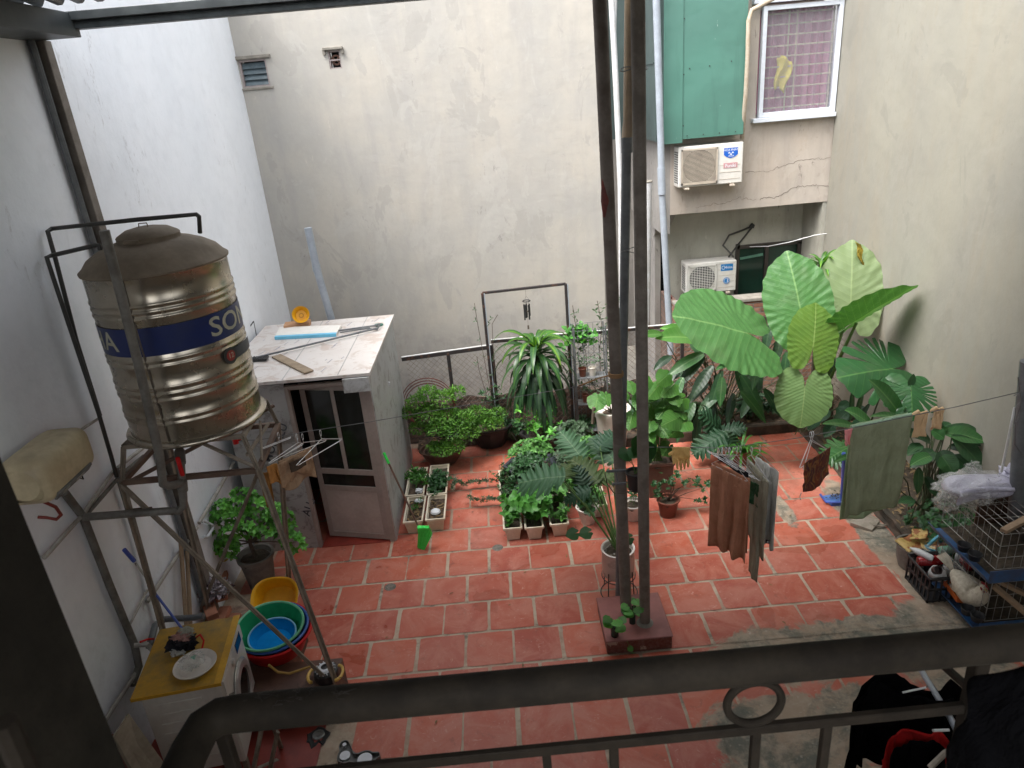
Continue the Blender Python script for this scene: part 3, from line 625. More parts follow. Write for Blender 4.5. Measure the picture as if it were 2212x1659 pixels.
# kerbs
q = MB(); q.box((2.9, 8.0, .07), (3.15, .09, .15), None, .015); tag(q.build('bed_kerb', m_kerb), 'dark timber and brick kerb in front of the back bed', 'kerb')
q = MB(); q.grid(lambda u, v: V((3.60+.03*mnoise.noise(V((u*8, 0, 0)))+.03*sin(pi*v), 4.95+u*3.05, .012+.12*v+.02*mnoise.noise(V((u*30, v*3, 0))))), 60, 5); q.bx(3.62, 3.7, 4.95, 8.0, 0, .11, .02)
tag(q.build('side_kerb', m_kerb), 'decayed grey brown kerb of the planting bed by the right wall', 'kerb')

# ================================================================= CANOPY AND COLUMN
cn = thing('canopy', (-.5, 5.2, 4.9), 'dark steel framed canopy roof of corrugated zinc over the near yard', 'canopy')
q = MB(); q.bx(-2.62, 4.4, 5.20, 5.28, 4.885, 4.93, .003); q.build('front_beam', m_beam2, cn)
q = MB(); q.bx(-2.62, 4.4, 5.17, 5.27, 4.933, 4.985, .003); q.build('inner_beam', m_beam, cn)
q = MB(); q.bx(-2.9, -2.58, -1.3, 5.25, 4.84, 4.98, .004); q.build('side_beam', m_beam, cn)
q = MB()
def corr(u, v):
    x = -2.95+u*7.4; return V((x, -1.3+v*6.3, 5.02+.12*(5.0-(-1.3+v*6.3))+.022*(1 if sin(x*2*pi/.125) > 0 else -1)*min(1, abs(sin(x*2*pi/.125))*2.2)))
q.grid(corr, 480, 1); q.build('corrugated_sheet', m_zinc, cn, smooth=False)
q = MB()
for y in (-.2, 1.6, 3.4): q.bx(-2.9, 4.4, y, y+.05, 4.925+.12*(5-y), 4.99+.12*(5-y))
q.build('purlins', m_beam, cn)

# wall post
wp = thing('wall_post', (-2.85, 5.25, 0), 'dark steel post running down the left wall under the canopy corner', 'post')
q = MB(); q.bx(-2.895, -2.81, 5.21, 5.30, 0, 4.84, .004); q.build('square_post', m_post, wp)
q = MB(); q.tube([(-2.865, 5.17, 4.84), (-2.865, 5.17, .1)], .022, 10); q.build('round_pipe', m_pvc, wp)

# column block and posts
zb = .14
cb = thing('column_base', (.88, 4.75, 0), 'low dark red block holding the steel posts in the middle of the yard', 'plinth')
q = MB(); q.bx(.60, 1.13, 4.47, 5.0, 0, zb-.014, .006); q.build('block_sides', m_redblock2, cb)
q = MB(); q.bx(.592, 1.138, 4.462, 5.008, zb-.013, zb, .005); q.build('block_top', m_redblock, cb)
a = P(1353, 1322, z=zb); c_ = P(1393, 1345, z=zb)
pa = thing('steel_post', a, 'leftmost round dark steel post with a red rust stain on the red block', 'post', 'round steel posts rising from the red block')
aT = P(1295, 0, Y=5.0); aD = (aT-a)/(aT.z-a.z); AL = lambda z: a+aD*(z-a.z)
q = MB(); q.tube([a, AL(5.2)], .045, 20); q.build('shaft', m_post_r, pa)
z_ = P(1322, 900, Y=a.y).z
q = MB(); q.tube([AL(3.44)+V((-.024, -.014, 0)), AL(3.55)+V((-.020, -.016, 0)), AL(3.74)+V((-.026, -.012, 0))], [.020, .034, .012], 14); q.build('rust_patch', m_rustred, pa)
q = MB(); q.tube([AL(zb), AL(1.72)], .0475, 20); q.build('grey_sleeve', m_post, pa)
pc = thing('steel_post', c_, 'right round brown steel post standing on the red block', 'post', 'round steel posts rising from the red block')
q = MB(); q.tube([c_, (c_.x, c_.y, 5.1)], .043, 20); q.build('shaft', m_post, pc)
q = MB(); q.lathe([(.07, 0), (.058, .012), (.045, .02)], c_, 16); q.build('cement_collar', m_conc, pc)
b0 = P(1337, 1308, z=.01); b1 = P(1354, 300, Y=5.08)
pb = thing('drain_pipe', b0, 'grey plastic drain pipe with tan upper end between the two steel posts', 'pipe')
q = MB(); q.tube([b0, b1], .034, 16); q.tube([b1-V((0, 0, .09)), b1+V((0, 0, .01))], .04, 16); q.build('grey_pipe', m_pvc, pb)
q = MB(); q.tube([b1, P(1357, 278, Y=5.1), P(1357, 262, Y=5.1), P(1362, -60, Y=5.12)], [.036, .040, .034, .036], 14); q.build('tan_pipe', m_pvctan, pb)
# wire binding round the posts and small brackets
q = MB()
for yy, r1 in ((820, .058),): pass
zc = P(1325, 820, Y=a.y).z; aS = AL(zc)
for i in range(4): q.add(ring((aS.x, aS.y, zc+.008*i-.01), .052, .006, 'z', 24, 6).v, ring((0, 0, 0), .052, .006, 'z', 24, 6).f)
q.tube([(aS.x-.05, aS.y-.01, zc), (aS.x-.12, aS.y-.01, zc-.012), (aS.x-.24, aS.y-.01, zc-.05), P(1250, 834, Y=5.0)], .006)
tag(q.build('vine_tie', M('dry_vine_tie', (.25, .14, .06, 1), rough=.8)), 'brown cord bound round the left steel post', 'cord')
zc2 = P(1360, 475, Y=4.9).z
for i, (nm, py) in enumerate((('wire_tie', 520), ('wire_tie', 128))):
    pm = P(1368, py+20, Y=4.95); q = MB()
    hw = .085; pts = []
    for k in range(33):
        an = 2*pi*k/32; pts.append(V((pm.x+hw*cos(an), 4.93+.09*sin(an), pm.z+.012*sin(an*2))))
    q.tube(pts, .0035, 6, False)
    tag(q.build('wire_tie', m_line), ('thin wire looped round the posts level with the lower air conditioner', 'thin wire looped round the posts level with the upper window')[i], 'wire')

# ================================================================= DOWNPIPES at the back
def pipe(name, pts, r, mat, label, cat='pipe', coll=None, n=12, group=None):
    q = MB(); q.tube(pts, r, n); return tag(q.build(name, mat), label, cat, group)
dp = thing('downpipe', P(1449, 765, Y=9.1), 'long pale grey downpipe in front of the neighbour house', 'pipe')
q = MB(); q.tube([P(1416, -60, Y=9.05), P(1427, 300, Y=9.08), P(1430, 420, Y=9.08), P(1449, 765, Y=9.0)], .042, 14); q.build('pipe_run', m_pvcb, dp)
q = MB(); q.tube([P(1428, 362, Y=9.07), P(1430, 420, Y=9.07)], .048, 14); q.build('coupling', m_pvcb, dp)
q = MB(); q.tube([P(1444, 640, Y=9.06), P(1444, 645, Y=9.06)], .05, 14); q.build('strap', m_rustred, dp)
dp = thing('white_gutter_pipe', P(1400, 700, Y=9.3), 'short wide white pipe with broken top beside the grey house side', 'pipe')
q = MB(); q.tube([P(1397, 392, Y=9.3), P(1393, 720, Y=9.3)], .068, 14, cap=False); q.build('pipe_run', m_pvcw, dp)
q = ring(P(1397, 392, Y=9.3), .062, .014, 'z', 20, 6); q.build('broken_rim', m_conc, dp)
pipe('white_drain_pipe', [P(1318, -60, Y=9.3), P(1331, 190, Y=9.32), P(1340, 400, Y=9.32), P(1344, 740, Y=9.3)], .036, m_pvcw, 'thin white drain pipe at the corner of the cream wall')
pipe('dark_corner_pipe', [P(1308, -60, Y=9.36), P(1320, 300, Y=9.36), P(1334, 660, Y=9.36)], .016, m_blackpipe, 'thin dark pipe along the edge of the cream wall')
pipe('slim_white_pipe', [P(1330, -60, Y=9.6), P(1326, 120, Y=9.6)], .026, m_pvcw, 'slim white pipe at the top of the alley')

# ================================================================= AIR CONDITIONERS
def ac_text(body, size, cx, cz, yf, mat, parent, name='lettering'):
    return text_mesh(body, size, lambda x, y: V((cx+x, yf, cz+y)), name, mat, parent)
def aircon(x0, x1, z0, z1, yb, depth, label, kind):
    t = thing('air_conditioner', ((x0+x1)/2, yb-depth/2, z0), label, 'air conditioner', 'outdoor air conditioner units on the neighbour house')
    yf = yb-depth; w_ = x1-x0; h = z1-z0
    q = MB(); q.bx(x0, x1, yf, yb, z0, z1, .012); q.build('casing', m_acw, t)
    gx0, gx1 = x0+.04*w_, x0+.60*w_; gz0, gz1 = z0+.06*h, z1-.07*h; gc = ((gx0+gx1)/2, (gz0+gz1)/2); R = min(gx1-gx0, gz1-gz0)*.47
    q = MB(); q.lathe([(0, 0), (R, 0), (R, .004)], (gc[0], yf-.002, gc[1]), 48, R=Matrix.Rotation(radians(90), 3, 'X')); q.build('fan_opening', m_acd, t)
    q = MB(); q.bx(gx0, gx1, yf-.022, yf-.006, gz0, gz0+.025); q.bx(gx0, gx1, yf-.022, yf-.006, gz1-.02, gz1); q.bx(gx0, gx0+.018, yf-.022, yf-.006, gz0, gz1); q.bx(gx1-.018, gx1, yf-.022, yf-.006, gz0, gz1)
    if kind == 1:
        for k in range(27): q.bx(gx0, gx1, yf-.02, yf-.010, gz0+.03+k*(gz1-gz0-.05)/26-.0035, gz0+.03+k*(gz1-gz0-.05)/26+.0035)
    else:
        for k in range(15):
            zz = gz0+.03+k*(gz1-gz0-.05)/14; q.tube([(gx0, yf-.018, zz), (gx1, yf-.018, zz)], .0035, 5)
        for k in range(11):
            xx = gx0+.02+k*(gx1-gx0-.04)/10; q.tube([(xx, yf-.014, gz0), (xx, yf-.014, gz1)], .003, 5)
    q.build('grille', m_acb if kind == 1 else m_acw, t)
    q = MB()
    for i in range(14):
        for j in (0, 1, 2): q.bx(x0-.004, x0+.001, yf+.035+j*.06, yf+.035+j*.06+.035, z0+.05+i*(h-.1)/14, z0+.05+i*(h-.1)/14+(h-.1)/14*.55)
    q.build('side_slots', m_acd, t)
    q = MB()
    for k in range(3 if kind == 1 else 5): q.bx(gx1+.03, x1-.03, yf-.003, yf+.002, z0+.06+k*.085, z0+.064+k*.085)
    q.build('front_grooves', m_acb, t)
    for xx in (x0+.13*w_, x1-.16*w_): q = MB(); q.bx(xx-.03, xx+.03, yf-.03, yf+.03, z0-.03, z0-.004, .004); q.bx(xx-.012, xx+.012, yf+.02, yb+.05, z0-.03, z0-.01); q.build('mounting_foot', m_acb, t)
    cx = (gx1+x1)/2+.005; yl = yf-.0035
    if kind == 1:
        q = MB(); zc = z1-.115; hw = .088
        poly = [(-hw, .055), (hw, .055), (hw, -.025), (hw*.6, -.052), (0, -.07), (-hw*.6, -.052), (-hw, -.025)]
        q.prism(poly, lambda x, y: V((cx+x, yl, zc+y)), lambda x, y: V((cx+x, yf+.003, zc+y))); st = q.build('blue_sticker', m_lblue, t, smooth=False)
        ac_text('HÒA PHÁT', .037, cx, zc+.03, yl-.001, m_lwhite, st); ac_text('GROUP', .022, cx, zc-.043, yl-.001, m_lwhite, st)
        q = MB()
        for dx, dz in ((-.022, 0), (.022, 0), (0, -.02)): q.add([(cx+dx-.017, yl-.001, zc+dz-.010), (cx+dx+.017, yl-.001, zc+dz-.010), (cx+dx, yl-.001, zc+dz+.012)], [(0, 1, 2)])
        q.build('logo_triangles', m_lwhite, st, smooth=False, fix=False)
        q = MB(); q.bx(cx-hw, cx+hw, yl, yf+.002, z0+.195, z0+.258); st = q.build('faded_red_label', m_lred, t)
        ac_text('Funiki', .058, cx, z0+.222, yl-.001, m_lwhite, st)
    else:
        q = MB(); hw = .085; zc = z1-.095; q.bx(cx-hw, cx+hw, yl, yf+.002, zc-.047, zc+.047); st = q.build('blue_sticker', m_lblue2, t)
        ac_text('Midea', .048, cx+.02, zc, yl-.001, m_lwhite, st)
        rg = MB(); pts = [V((cx-.048+.024*cos(a_), yl-.001, zc+.024*sin(a_))) for a_ in [radians(60+i*12) for i in range(22)]]; rg.tube(pts, .003, 5); rg.build('logo_arc', m_lwhite, st)
        q = MB(); q.lathe([(0, 0), (.047, 0), (.047, .003)], (cx, yl, zc-.19), 32, R=Matrix.Rotation(radians(90), 3, 'X')); st = q.build('round_sticker', m_lblue2, t)
        ac_text('1', .07, cx+.012, zc-.19, yl-.005, m_lwhite, st); r2 = ring((cx, yl-.004, zc-.19), .036, .0028, 'y', 32, 5); r2.build('logo_arc', m_lwhite, st)
    return t
def ac_from(pl, pr, pb, Y, **k):
    A = P(*pl, Y=Y); B = P(*pr, Y=Y); D = P(*pb, Y=Y); return A.x, B.x, D.z, (A.z+B.z)/2
YA = 9.2; x0, x1, z0, z1 = ac_from((1466, 318), (1607, 306), (1540, 400), YA); aircon(x0, x1, z0, z1, YA+.25, .25, 'upper white air conditioner unit with blue shield sticker and horizontal slats', 1)
YB = 9.72; x0, x1, z0, z1 = ac_from((1482, 572), (1592, 560), (1535, 632), YB); aircon(x0, x1, z0, z1, YB+.28, .28, 'lower white air conditioner unit with round blue sticker and wire grille', 2)
pipe('refrigerant_hose', [P(1700, -20, Y=9.1), P(1650, 8, Y=9.1), P(1624, 22, Y=9.1), P(1617, 45, Y=9.1), P(1615, 120, Y=9.12), P(1611, 200, Y=9.12), P(1606, 260, Y=9.2), P(1603, 300, Y=9.3)], .026, M('cream_wrapped_hose', (.44, .38, .30, 1), (.36, .29, .21, 1), 12, .8), 'cream wrapped refrigerant hose dropping beside the green metal box', 'hose')
pipe('wall_cable', [P(1585, 555, Y=9.85), P(1562, 530, Y=9.95), P(1575, 508, Y=10.0), P(1605, 497, Y=10.0), P(1622, 490, Y=10.04)], .014, m_blackpipe, 'dark bent cable curving above the lower air conditioner', 'cable', n=8)
pipe('wall_cable', [P(1574, 555, Y=9.85), P(1598, 524, Y=10.0), P(1624, 492, Y=10.04)], .012, m_blackpipe, 'straighter dark cable rising to the hole above the lower air conditioner', 'cable', n=8)
pipe('white_wire', [P(1620, 533, Y=9.9), P(1660, 532, Y=9.7), P(1710, 522, Y=9.5), P(1760, 508, Y=9.4), P(1795, 503, Y=9.35)], .006, m_wirew, 'thin white wire sagging from the right wall over the lower window', 'wire', n=6)
q = MB(); q.lathe([(0, 0), (.035, 0), (.04, .01), (.03, .03)], P(1624, 488, Y=10.045), 14, R=Matrix.Rotation(radians(90), 3, 'X'), jit=.5); tag(q.build('hole_sleeve', m_black), 'black sleeve in the wall where the cables enter', 'sleeve')

# ================================================================= FENCE
fc = thing('chain_link_fence', (1.4, 8.5, 0), 'black framed chain link fence with white topped rail across the back of the yard', 'fence')
YF = 8.5
def rz(px, py): return P(px, py, Y=YF)
m_fblack = M('peeling_black_fence_paint', (.02, .02, .022, 1), (.09, .045, .03, 1), 9, .6, lo=.55, hi=.62)
q = MB(); a0 = rz(868, 776); a1 = rz(1062, 749); a2 = rz(1345, 738); a3 = rz(1800, 690)
q.beam(a0, a1, .035, .05); q.build('top_rail', m_fblack, fc)
q = MB(); q.beam(a1+V((0, 0, .07)), V((4.35, YF, a1.z+.06)), .035, .04); q.build('top_rail', m_fblack, fc)
q = MB(); q.beam(a0+V((0, -.0, .03)), a1+V((0, 0, .03)), .03, .008); q.beam(a1+V((0, 0, .095)), V((2.2, YF, a1.z+.088)), .03, .006); q.build('white_rail_cap', m_pvcw, fc)
for px, py in ((968, 765), (1062, 748)):
    t_ = rz(px, py); q = MB(); q.bx(t_.x-.022, t_.x+.022, YF-.02, YF+.02, 0.1, t_.z+.02, .003); q.build('post', m_fblack, fc)
for xx in (2.25, 3.3): 
    q = MB(); q.bx(xx-.02, xx+.02, YF-.02, YF+.02, .1, a1.z+.05, .003); q.build('post', m_fblack, fc)
def chainlink(x0, x1, z0, z1, y, pitch=.075):
    q = MB(); n = int((x1-x0+(z1-z0))/pitch)
    for sgn in (1, -1):
        for k in range(n):
            s0 = x0-(z1-z0)+k*pitch; pts = [(s0, z0), (s0+(z1-z0), z1)]
            (xa, za), (xb, zb_) = pts
            if xa < x0: za += (x0-xa); xa = x0
            if xb > x1: zb_ -= (xb-x1); xb = x1
            if xb-xa < .01: continue
            if sgn < 0: xa, xb = x0+x1-xa, x0+x1-xb
            q.tube([(xa, y+.003*sgn, za), (xb, y+.003*sgn, zb_)], .0024, 3, False)
    return q
m_mesh = M('rusty_chain_link', (.26, .21, .18, 1), (.17, .12, .09, 1), 9, .7, bump=0)
chainlink(-1.28, -.2, .14, a0.z-.01, YF).build('wire_mesh', m_mesh, fc, smooth=False, fix=False)
chainlink(-.16, 4.35, .14, a1.z+.03, YF).build('wire_mesh', m_mesh, fc, smooth=False, fix=False)
ar = thing('garden_arch', P(1131, 870, Y=8.42), 'tall black square arch frame standing over the fence', 'frame')
YR = 8.42; t0, t1 = P(1042, 633, Y=YR), P(1222, 613, Y=YR)
q = MB(); q.beam(t0, t1, .03, .03); q.build('top_bar', m_fblack, ar)
for t_ in (t0, t1):
    q = MB(); q.beam(V((t_.x, YR, .1)), t_, .035, .035); q.build('upright', m_fblack, ar)
    q = MB(); q.beam(V((t_.x+.022, YR-.022, .1)), t_+V((.022, -.022, 0)), .012, .012); q.build('edge_strip', m_pvcb, ar)
# wind chime
cx = P(1137, 650, Y=YR); wc = thing('wind_chime', cx, 'black wind chime hanging from the arch frame', 'wind chime')
q = ring(cx, .045, .006, 'z', 24, 6); q.build('top_ring', m_black, wc)
tp = V((cx.x, YR, t0.z+(t1.z-t0.z)*.5))
for k in range(5):
    an = 2*pi*k/5+.4; p_ = cx+V((.034*cos(an), .034*sin(an), -.045)); L_ = .15+.025*((k*2) % 5)/2
    q = MB(); q.tube([p_, p_-V((0, 0, L_))], .010, 8); q.build('chime_tube', m_black, wc)
q = MB(); q.tube([tp, cx+V((0, 0, .06))], .002, 5)
for k in range(3): an = 2*pi*k/3; q.tube([cx+V((0, 0, .06)), cx+V((.045*cos(an), .045*sin(an), 0))], .0015, 4)
for k in range(5): an = 2*pi*k/5+.4; q.tube([cx+V((.034*cos(an), .034*sin(an), 0)), cx+V((.034*cos(an), .034*sin(an), -.045))], .0012, 4)
q.tube([cx, cx-V((0, 0, .34))], .0015, 4); q.build('strings', m_line, wc)
q = MB(); q.lathe([(0, 0), (.02, .002), (.02, .01), (0, .012)], cx-V((0, 0, .14)), 12); q.box(cx-V((0, 0, .34)), (.022, .004, .05)); q.build('clapper', m_twig, wc)
# rolled hoops near the shed
q = MB()
for k in range(3): q.add(*(lambda r_: (r_.v, r_.f))(ring(P(925, 870, Y=8.35)+V((0, .01*k, -.02*k)), .34-.02*k, .006, 'y', 40, 6)))
tag(q.build('wire_hoops', m_rustred), 'rusty wire hoops leaning on the fence behind the bonsai', 'hoops')

def crack(pts, Y, name, parent, r=.0028, seed=0):
    rr = random.Random(seed); q = MB(); w3 = []
    for (a, b) in zip(pts, pts[1:]):
        for k in range(10): t = k/10; w3.append(P(a[0]+(b[0]-a[0])*t+rr.gauss(0, 1.3), a[1]+(b[1]-a[1])*t+rr.gauss(0, 1.6), Y=Y))
    q.tube(w3, [r*rr.uniform(.3, 1.4) for _ in w3], 5); return q.build(name, M('crack_shadow', (.14, .12, .10, 1), rough=.9, bump=0) if 'crack_shadow' not in bpy.data.materials else bpy.data.materials['crack_shadow'], parent)
crack([(1640, 430), (1680, 424), (1715, 405), (1760, 400), (1797, 402)], 9.449, 'wall_crack', hs_, .0028, 1)
crack([(1500, 450), (1560, 440), (1600, 428), (1640, 432)], 9.449, 'wall_crack', hs_, .0018, 2)
crack([(1610, 370), (1660, 372), (1700, 355), (1750, 345), (1800, 340)], 9.449, 'wall_crack', hs_, .002, 3)
crack([(1470, 405), (1500, 395)], 9.449, 'wall_crack', hs_, .002, 4)
# ================================================================= LEFT SIDE: shed
sh = thing('shed', (-2.0, 7.2, 0), 'small grey panel shed with stained white roof and ajar brown door', 'shed')
SX0, SX1, SY0, SY1, SZ = -2.78, -1.33, 6.36, 8.2, 1.90
q = MB(); q.bx(SX1-.03, SX1, SY0, SY1, 0, SZ, .003); q.build('side_wall', m_shedside, sh)
q = MB(); q.bx(SX0, SX0+.03, SY0+.03, SY1, 0, SZ); q.bx(SX0+.03, SX1-.03, SY1-.03, SY1, 0, SZ); q.build('back_wall_panel', m_shedside, sh)
q = MB(); q.bx(SX0, -2.16, SY0, SY0+.03, 0, SZ-.02, .003); fp = q.build('front_panel', m_shedfront, sh)
q = MB(); q.prism([(SX0-.06, SY0-.05), (SX1+.02, SY0-.05), (SX1+.03, SY1+.02), (SX0-.06, SY1+.02)], lambda x, y: V((x, y, SZ+.005)), lambda x, y: V((x, y, SZ+.035)))
rf = q.build('roof', m_shedroof, sh)
for x in (-1.62, -2.15): q = MB(); q.bx(x, x+.006, SY0-.04, SY1, SZ+.035, SZ+.039); q.build('panel_seam', m_shedfront, rf)
q = MB()
rr = random.Random(2)
for i in range(34):
    x = rr.uniform(SX0+.05, SX1-.15); y = rr.uniform(SY0, SY1-.1); L = rr.uniform(.05, .16)
    for j in range(int(L/.022)):
        q.box((x+j*.006, y+j*.022, SZ+.0365), (.012, .014*rr.uniform(.5, 1), .001), Matrix.Rotation(radians(-15), 3, 'Z'))
o = q.build('printed_film_marks', m_printb, rf, smooth=False); o['kind'] = 'stuff'
for s_, px, py, sz_, rot in (('ALU', 607, 936, .12, 62), ('MONT', 588, 965, .12, 62), ('ALU', 668, 1095, .12, 62)):
    c0 = P(px, py, Y=SY0-.002); ra = radians(rot)
    text_mesh(s_, sz_, lambda x, y: V((c0.x+x*cos(ra)-y*sin(ra), SY0-.0022, c0.z+x*sin(ra)+y*cos(ra))), 'printed_letters', m_print, fp)
q = MB(); q.bx(-2.16, -2.12, SY0-.01, SY0+.05, 0, SZ-.05, .003); q.bx(SX1-.07, SX1-.01, SY0-.015, SY0+.04, 0, SZ-.03, .003); q.bx(-2.12, SX1-.07, SY0-.005, SY0+.04, SZ-.09, SZ-.05, .003); q.build('door_frame', m_browndoor, sh)
q = MB(); q.bx(-1.58, SX1+.003, SY0-.06, SY0-.02, SZ-.15, SZ-.003, .003); q.build('roller_box', m_shedside, sh)
q = MB(); q.bx(SX0+.03, SX1-.03, SY0+1.2, SY0+1.24, .02, SZ-.02); q.build('dark_inside', m_acd, sh)  # black panel stands in for the shade inside the shed
q = MB(); q.bx(-2.12, SX1-.07, SY0-.02, SY0+.35, .006, .012); q.build('door_sill', m_redslab, sh)
# door leaf, hinged at the right, slightly open outwards
hx, hy = SX1-.07, SY0+.0; dw = .70; an = radians(-15)
def dp_(u, z, t=0): return V((hx-u*cos(an)+t*sin(an)*-1, hy-u*sin(an)-t*cos(an), z))
dr = bpy.data.objects.new('door', None)
def dbox(mb, u0, u1, z0, z1, t0=-.018, t1=.018):
    pts = [dp_(u, z, t) for u in (u0, u1) for z in (z0, z1) for t in (t0, t1)]
    mb.add(pts, [(0, 1, 3, 2), (4, 6, 7, 5), (0, 4, 5, 1), (2, 3, 7, 6), (0, 2, 6, 4), (1, 5, 7, 3)])
q = MB()
for r_ in ((0, .06, .03, 1.80), (dw-.06, dw, .03, 1.80), (.06, dw-.06, .03, .09), (.06, dw-.06, 1.74, 1.80), (.06, dw-.06, .60, .66), (.06, dw-.06, .80, .86), (dw/2-.022, dw/2+.022, .86, 1.74)): dbox(q, *r_)
dr = q.build('door', m_browndoor, sh)
q = MB(); dbox(q, .06, dw-.06, .09, .60, -.008, .008); q.build('lower_panel', m_doorpanel, dr)
q = MB(); dbox(q, .06, dw-.06, .66, .80, -.004, .004); q.build('pane', m_darkglass, dr)
q = MB(); dbox(q, .06, dw/2-.022, .86, 1.74, -.004, .004); q.build('pane', m_darkglass, dr)
q = MB(); dbox(q, dw/2+.022, dw-.06, .86, 1.74, -.004, .004); q.build('pane', m_darkglass, dr)
for px, py in ((823, 741), (840, 827)):
    c0 = P(px, py, X=SX1+.005); q = MB(); q.box(c0, (.02, .03, .022), None, .004); q.box(c0-V((0, 0, .025)), (.012, .012, .03)); q.build('white_clip', m_lwhite, sh)
# things on the shed roof
ZR = SZ+.037
def RP(px, py, z=ZR): return P(px, py, z=z)
q = MB(); a, b, c, d = RP(594, 734), RP(727, 727), RP(738, 707), RP(605, 712)
q.add([a, b, c, d, a+V((0, 0, .03)), b+V((0, 0, .03)), c+V((0, 0, .03)), d+V((0, 0, .03))], [(3, 2, 1, 0), (4, 5, 6, 7), (0, 1, 5, 4), (1, 2, 6, 5), (2, 3, 7, 6), (3, 0, 4, 7)])
fb = thing('foam_board', (a+c)/2, 'white foam board with light blue edge lying on the shed roof', 'board')
q.build('board_top', m_foamw, fb, smooth=False)
q = MB(); q.add([a+V((0, -.004, 0)), b+V((0, -.004, 0)), b+V((0, -.004, .034)), a+V((0, -.004, .034)), a+V((0, .05, .034)), b+V((0, .05, .034))], [(0, 1, 2, 3), (3, 2, 5, 4)]); q.build('blue_edge', m_foamb, fb, smooth=False)
q = MB(); a, b = RP(613, 713), RP(669, 706); q.beam(a+V((0, .06, .03)), b+V((0, .06, .03)), .16, .05, .003); tag(q.build('cardboard_box', m_cardb), 'flat tan cardboard box on the shed roof', 'box')
ys = thing('yellow_basin', RP(652, 690), 'yellow plastic basin tipped up at the back of the shed roof', 'basin')
R_ = Matrix.Rotation(radians(62), 3, 'X') @ Matrix.Rotation(radians(10), 3, 'Y'); c0 = P(650, 680, Y=8.0)
q = MB(); q.lathe([(.0, -.05), (.07, -.05), (.085, .0), (.10, .02), (.098, .026), (.078, .0), (.062, -.04), (0, -.04)], c0, 28, R=R_); q.build('bowl', m_yellow, ys)
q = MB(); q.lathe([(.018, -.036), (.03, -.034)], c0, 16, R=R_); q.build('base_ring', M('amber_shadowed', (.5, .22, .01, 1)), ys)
q = MB(); a, b = RP(597, 771), RP(668, 806); q.beam(a+V((0, 0, .012)), b+V((0, 0, .012)), .10, .018, .003); tag(q.build('plank', m_wood), 'weathered wooden plank on the front edge of the shed roof', 'plank')
mp = thing('metal_bar', RP(690, 760), 'long thin grey metal bar lying diagonally across the shed roof', 'bar')
q = MB(); q.tube([RP(555, 778)+V((0, 0, .03)), RP(818, 714)+V((0, 0, .03))], .011, 8); q.build('bar', m_pvc, mp)
q = MB(); q.box(RP(560, 778)+V((0, 0, .015)), (.18, .10, .02), None, .003)
for k in range(7): q.box(RP(548+k*5, 779)+V((0, 0, .028)), (.012, .09, .012))
tag(q.build('rake_head', m_black), 'black plastic rake head at the left edge of the shed roof', 'rake')
q = MB(); q.tube([RP(732, 718)+V((0, 0, .02)), RP(812, 707)+V((0, 0, .02)), RP(822, 709)+V((0, 0, .05)), RP(815, 716)+V((0, 0, .02)), RP(780, 712)+V((0, 0, .02))], .011, 7); q.tube([RP(735, 722)+V((0, 0, .02)), RP(800, 712)+V((0, 0, .02))], .009, 7); tag(q.build('metal_bracket', m_pvc), 'bent grey metal bracket beside the foam board', 'bracket')
q = MB(); q.lathe([(0, 0), (.05, 0), (.055, .01), (0, .012)], RP(818, 703), 20); tag(q.build('flat_disc', M('dark_green_lid', (.03, .14, .10, 1))), 'small dark green disc near the back corner of the shed roof', 'disc')
pp = thing('vent_pipe', P(715, 686, Y=8.45), 'grey blue vent pipe standing behind the shed', 'pipe')
q = MB(); p0, p1, p2 = P(665, 492, Y=8.45), P(684, 580, Y=8.45), P(716, 690, Y=8.45); q.tube([p0, p1, p2], .045, 14); q.build('lower_pipe', m_pvcb, pp)
q = MB(); q.tube([p1+V((0, 0, .05)), p1-V((0, 0, .03))], .049, 14); q.build('coupling', m_pvcb, pp)
q = MB(); q.tube([P(535, 712, Y=7.9), P(548, 694, Y=7.9), P(556, 735, Y=7.9)], .008, 6); q.tube([P(523, 730, Y=7.9), P(548, 694, Y=7.9)], .008, 6); tag(q.build('grey_stand', m_pvc), 'thin bent grey metal rod behind the left end of the shed roof', 'rod')

# ================================================================= WATER TANK
TX, TY, TR = -2.205, 4.62, .432
Z0, Z1 = 2.33, 3.45
tk = thing('water_tank', (TX, TY, Z0), 'big ribbed stainless steel water tank with blue lettered band on a stand', 'water tank')
prof = [(0, Z0), (TR*.97, Z0), (TR*1.06, Z0+.004), (TR*1.075, Z0+.018), (TR*1.05, Z0+.034), (TR, Z0+.04)]
def rib(z): return [(TR, z-.015), (TR+.0055, z-.008), (TR+.0075, z), (TR+.0055, z+.008), (TR, z+.015)]
for z in (2.50, 2.54, 2.66, 2.705, 2.75, 2.89, 2.93, 3.20, 3.24, 3.28): prof += rib(z)
prof += [(TR, Z1-.01), (TR+.012, Z1), (TR+.008, Z1+.015)]
q = MB(); q.lathe(prof, (TX, TY, 0), 96); q.build('tank_body', m_steel, tk, angle=60)
q = MB(); q.lathe([(TR+.014, Z1), (TR+.016, Z1+.012), (TR*.985, Z1+.03), (TR*.90, Z1+.075), (TR*.75, Z1+.115), (TR*.58, Z1+.145), (TR*.46, Z1+.158), (TR*.44, Z1+.16), (TR*.44, Z1+.17), (TR*.0, Z1+.172)], (TX, TY, 0), 72); q.build('tank_top', m_dustlid, tk, angle=50)
q = MB(); q.lathe([(TR*.43, Z1+.168), (TR*.44, Z1+.185), (TR*.42, Z1+.195), (TR*.30, Z1+.225), (TR*.15, Z1+.238), (0, Z1+.24)], (TX, TY, 0), 56); lid = q.build('lid', m_dustlid, tk, angle=50)
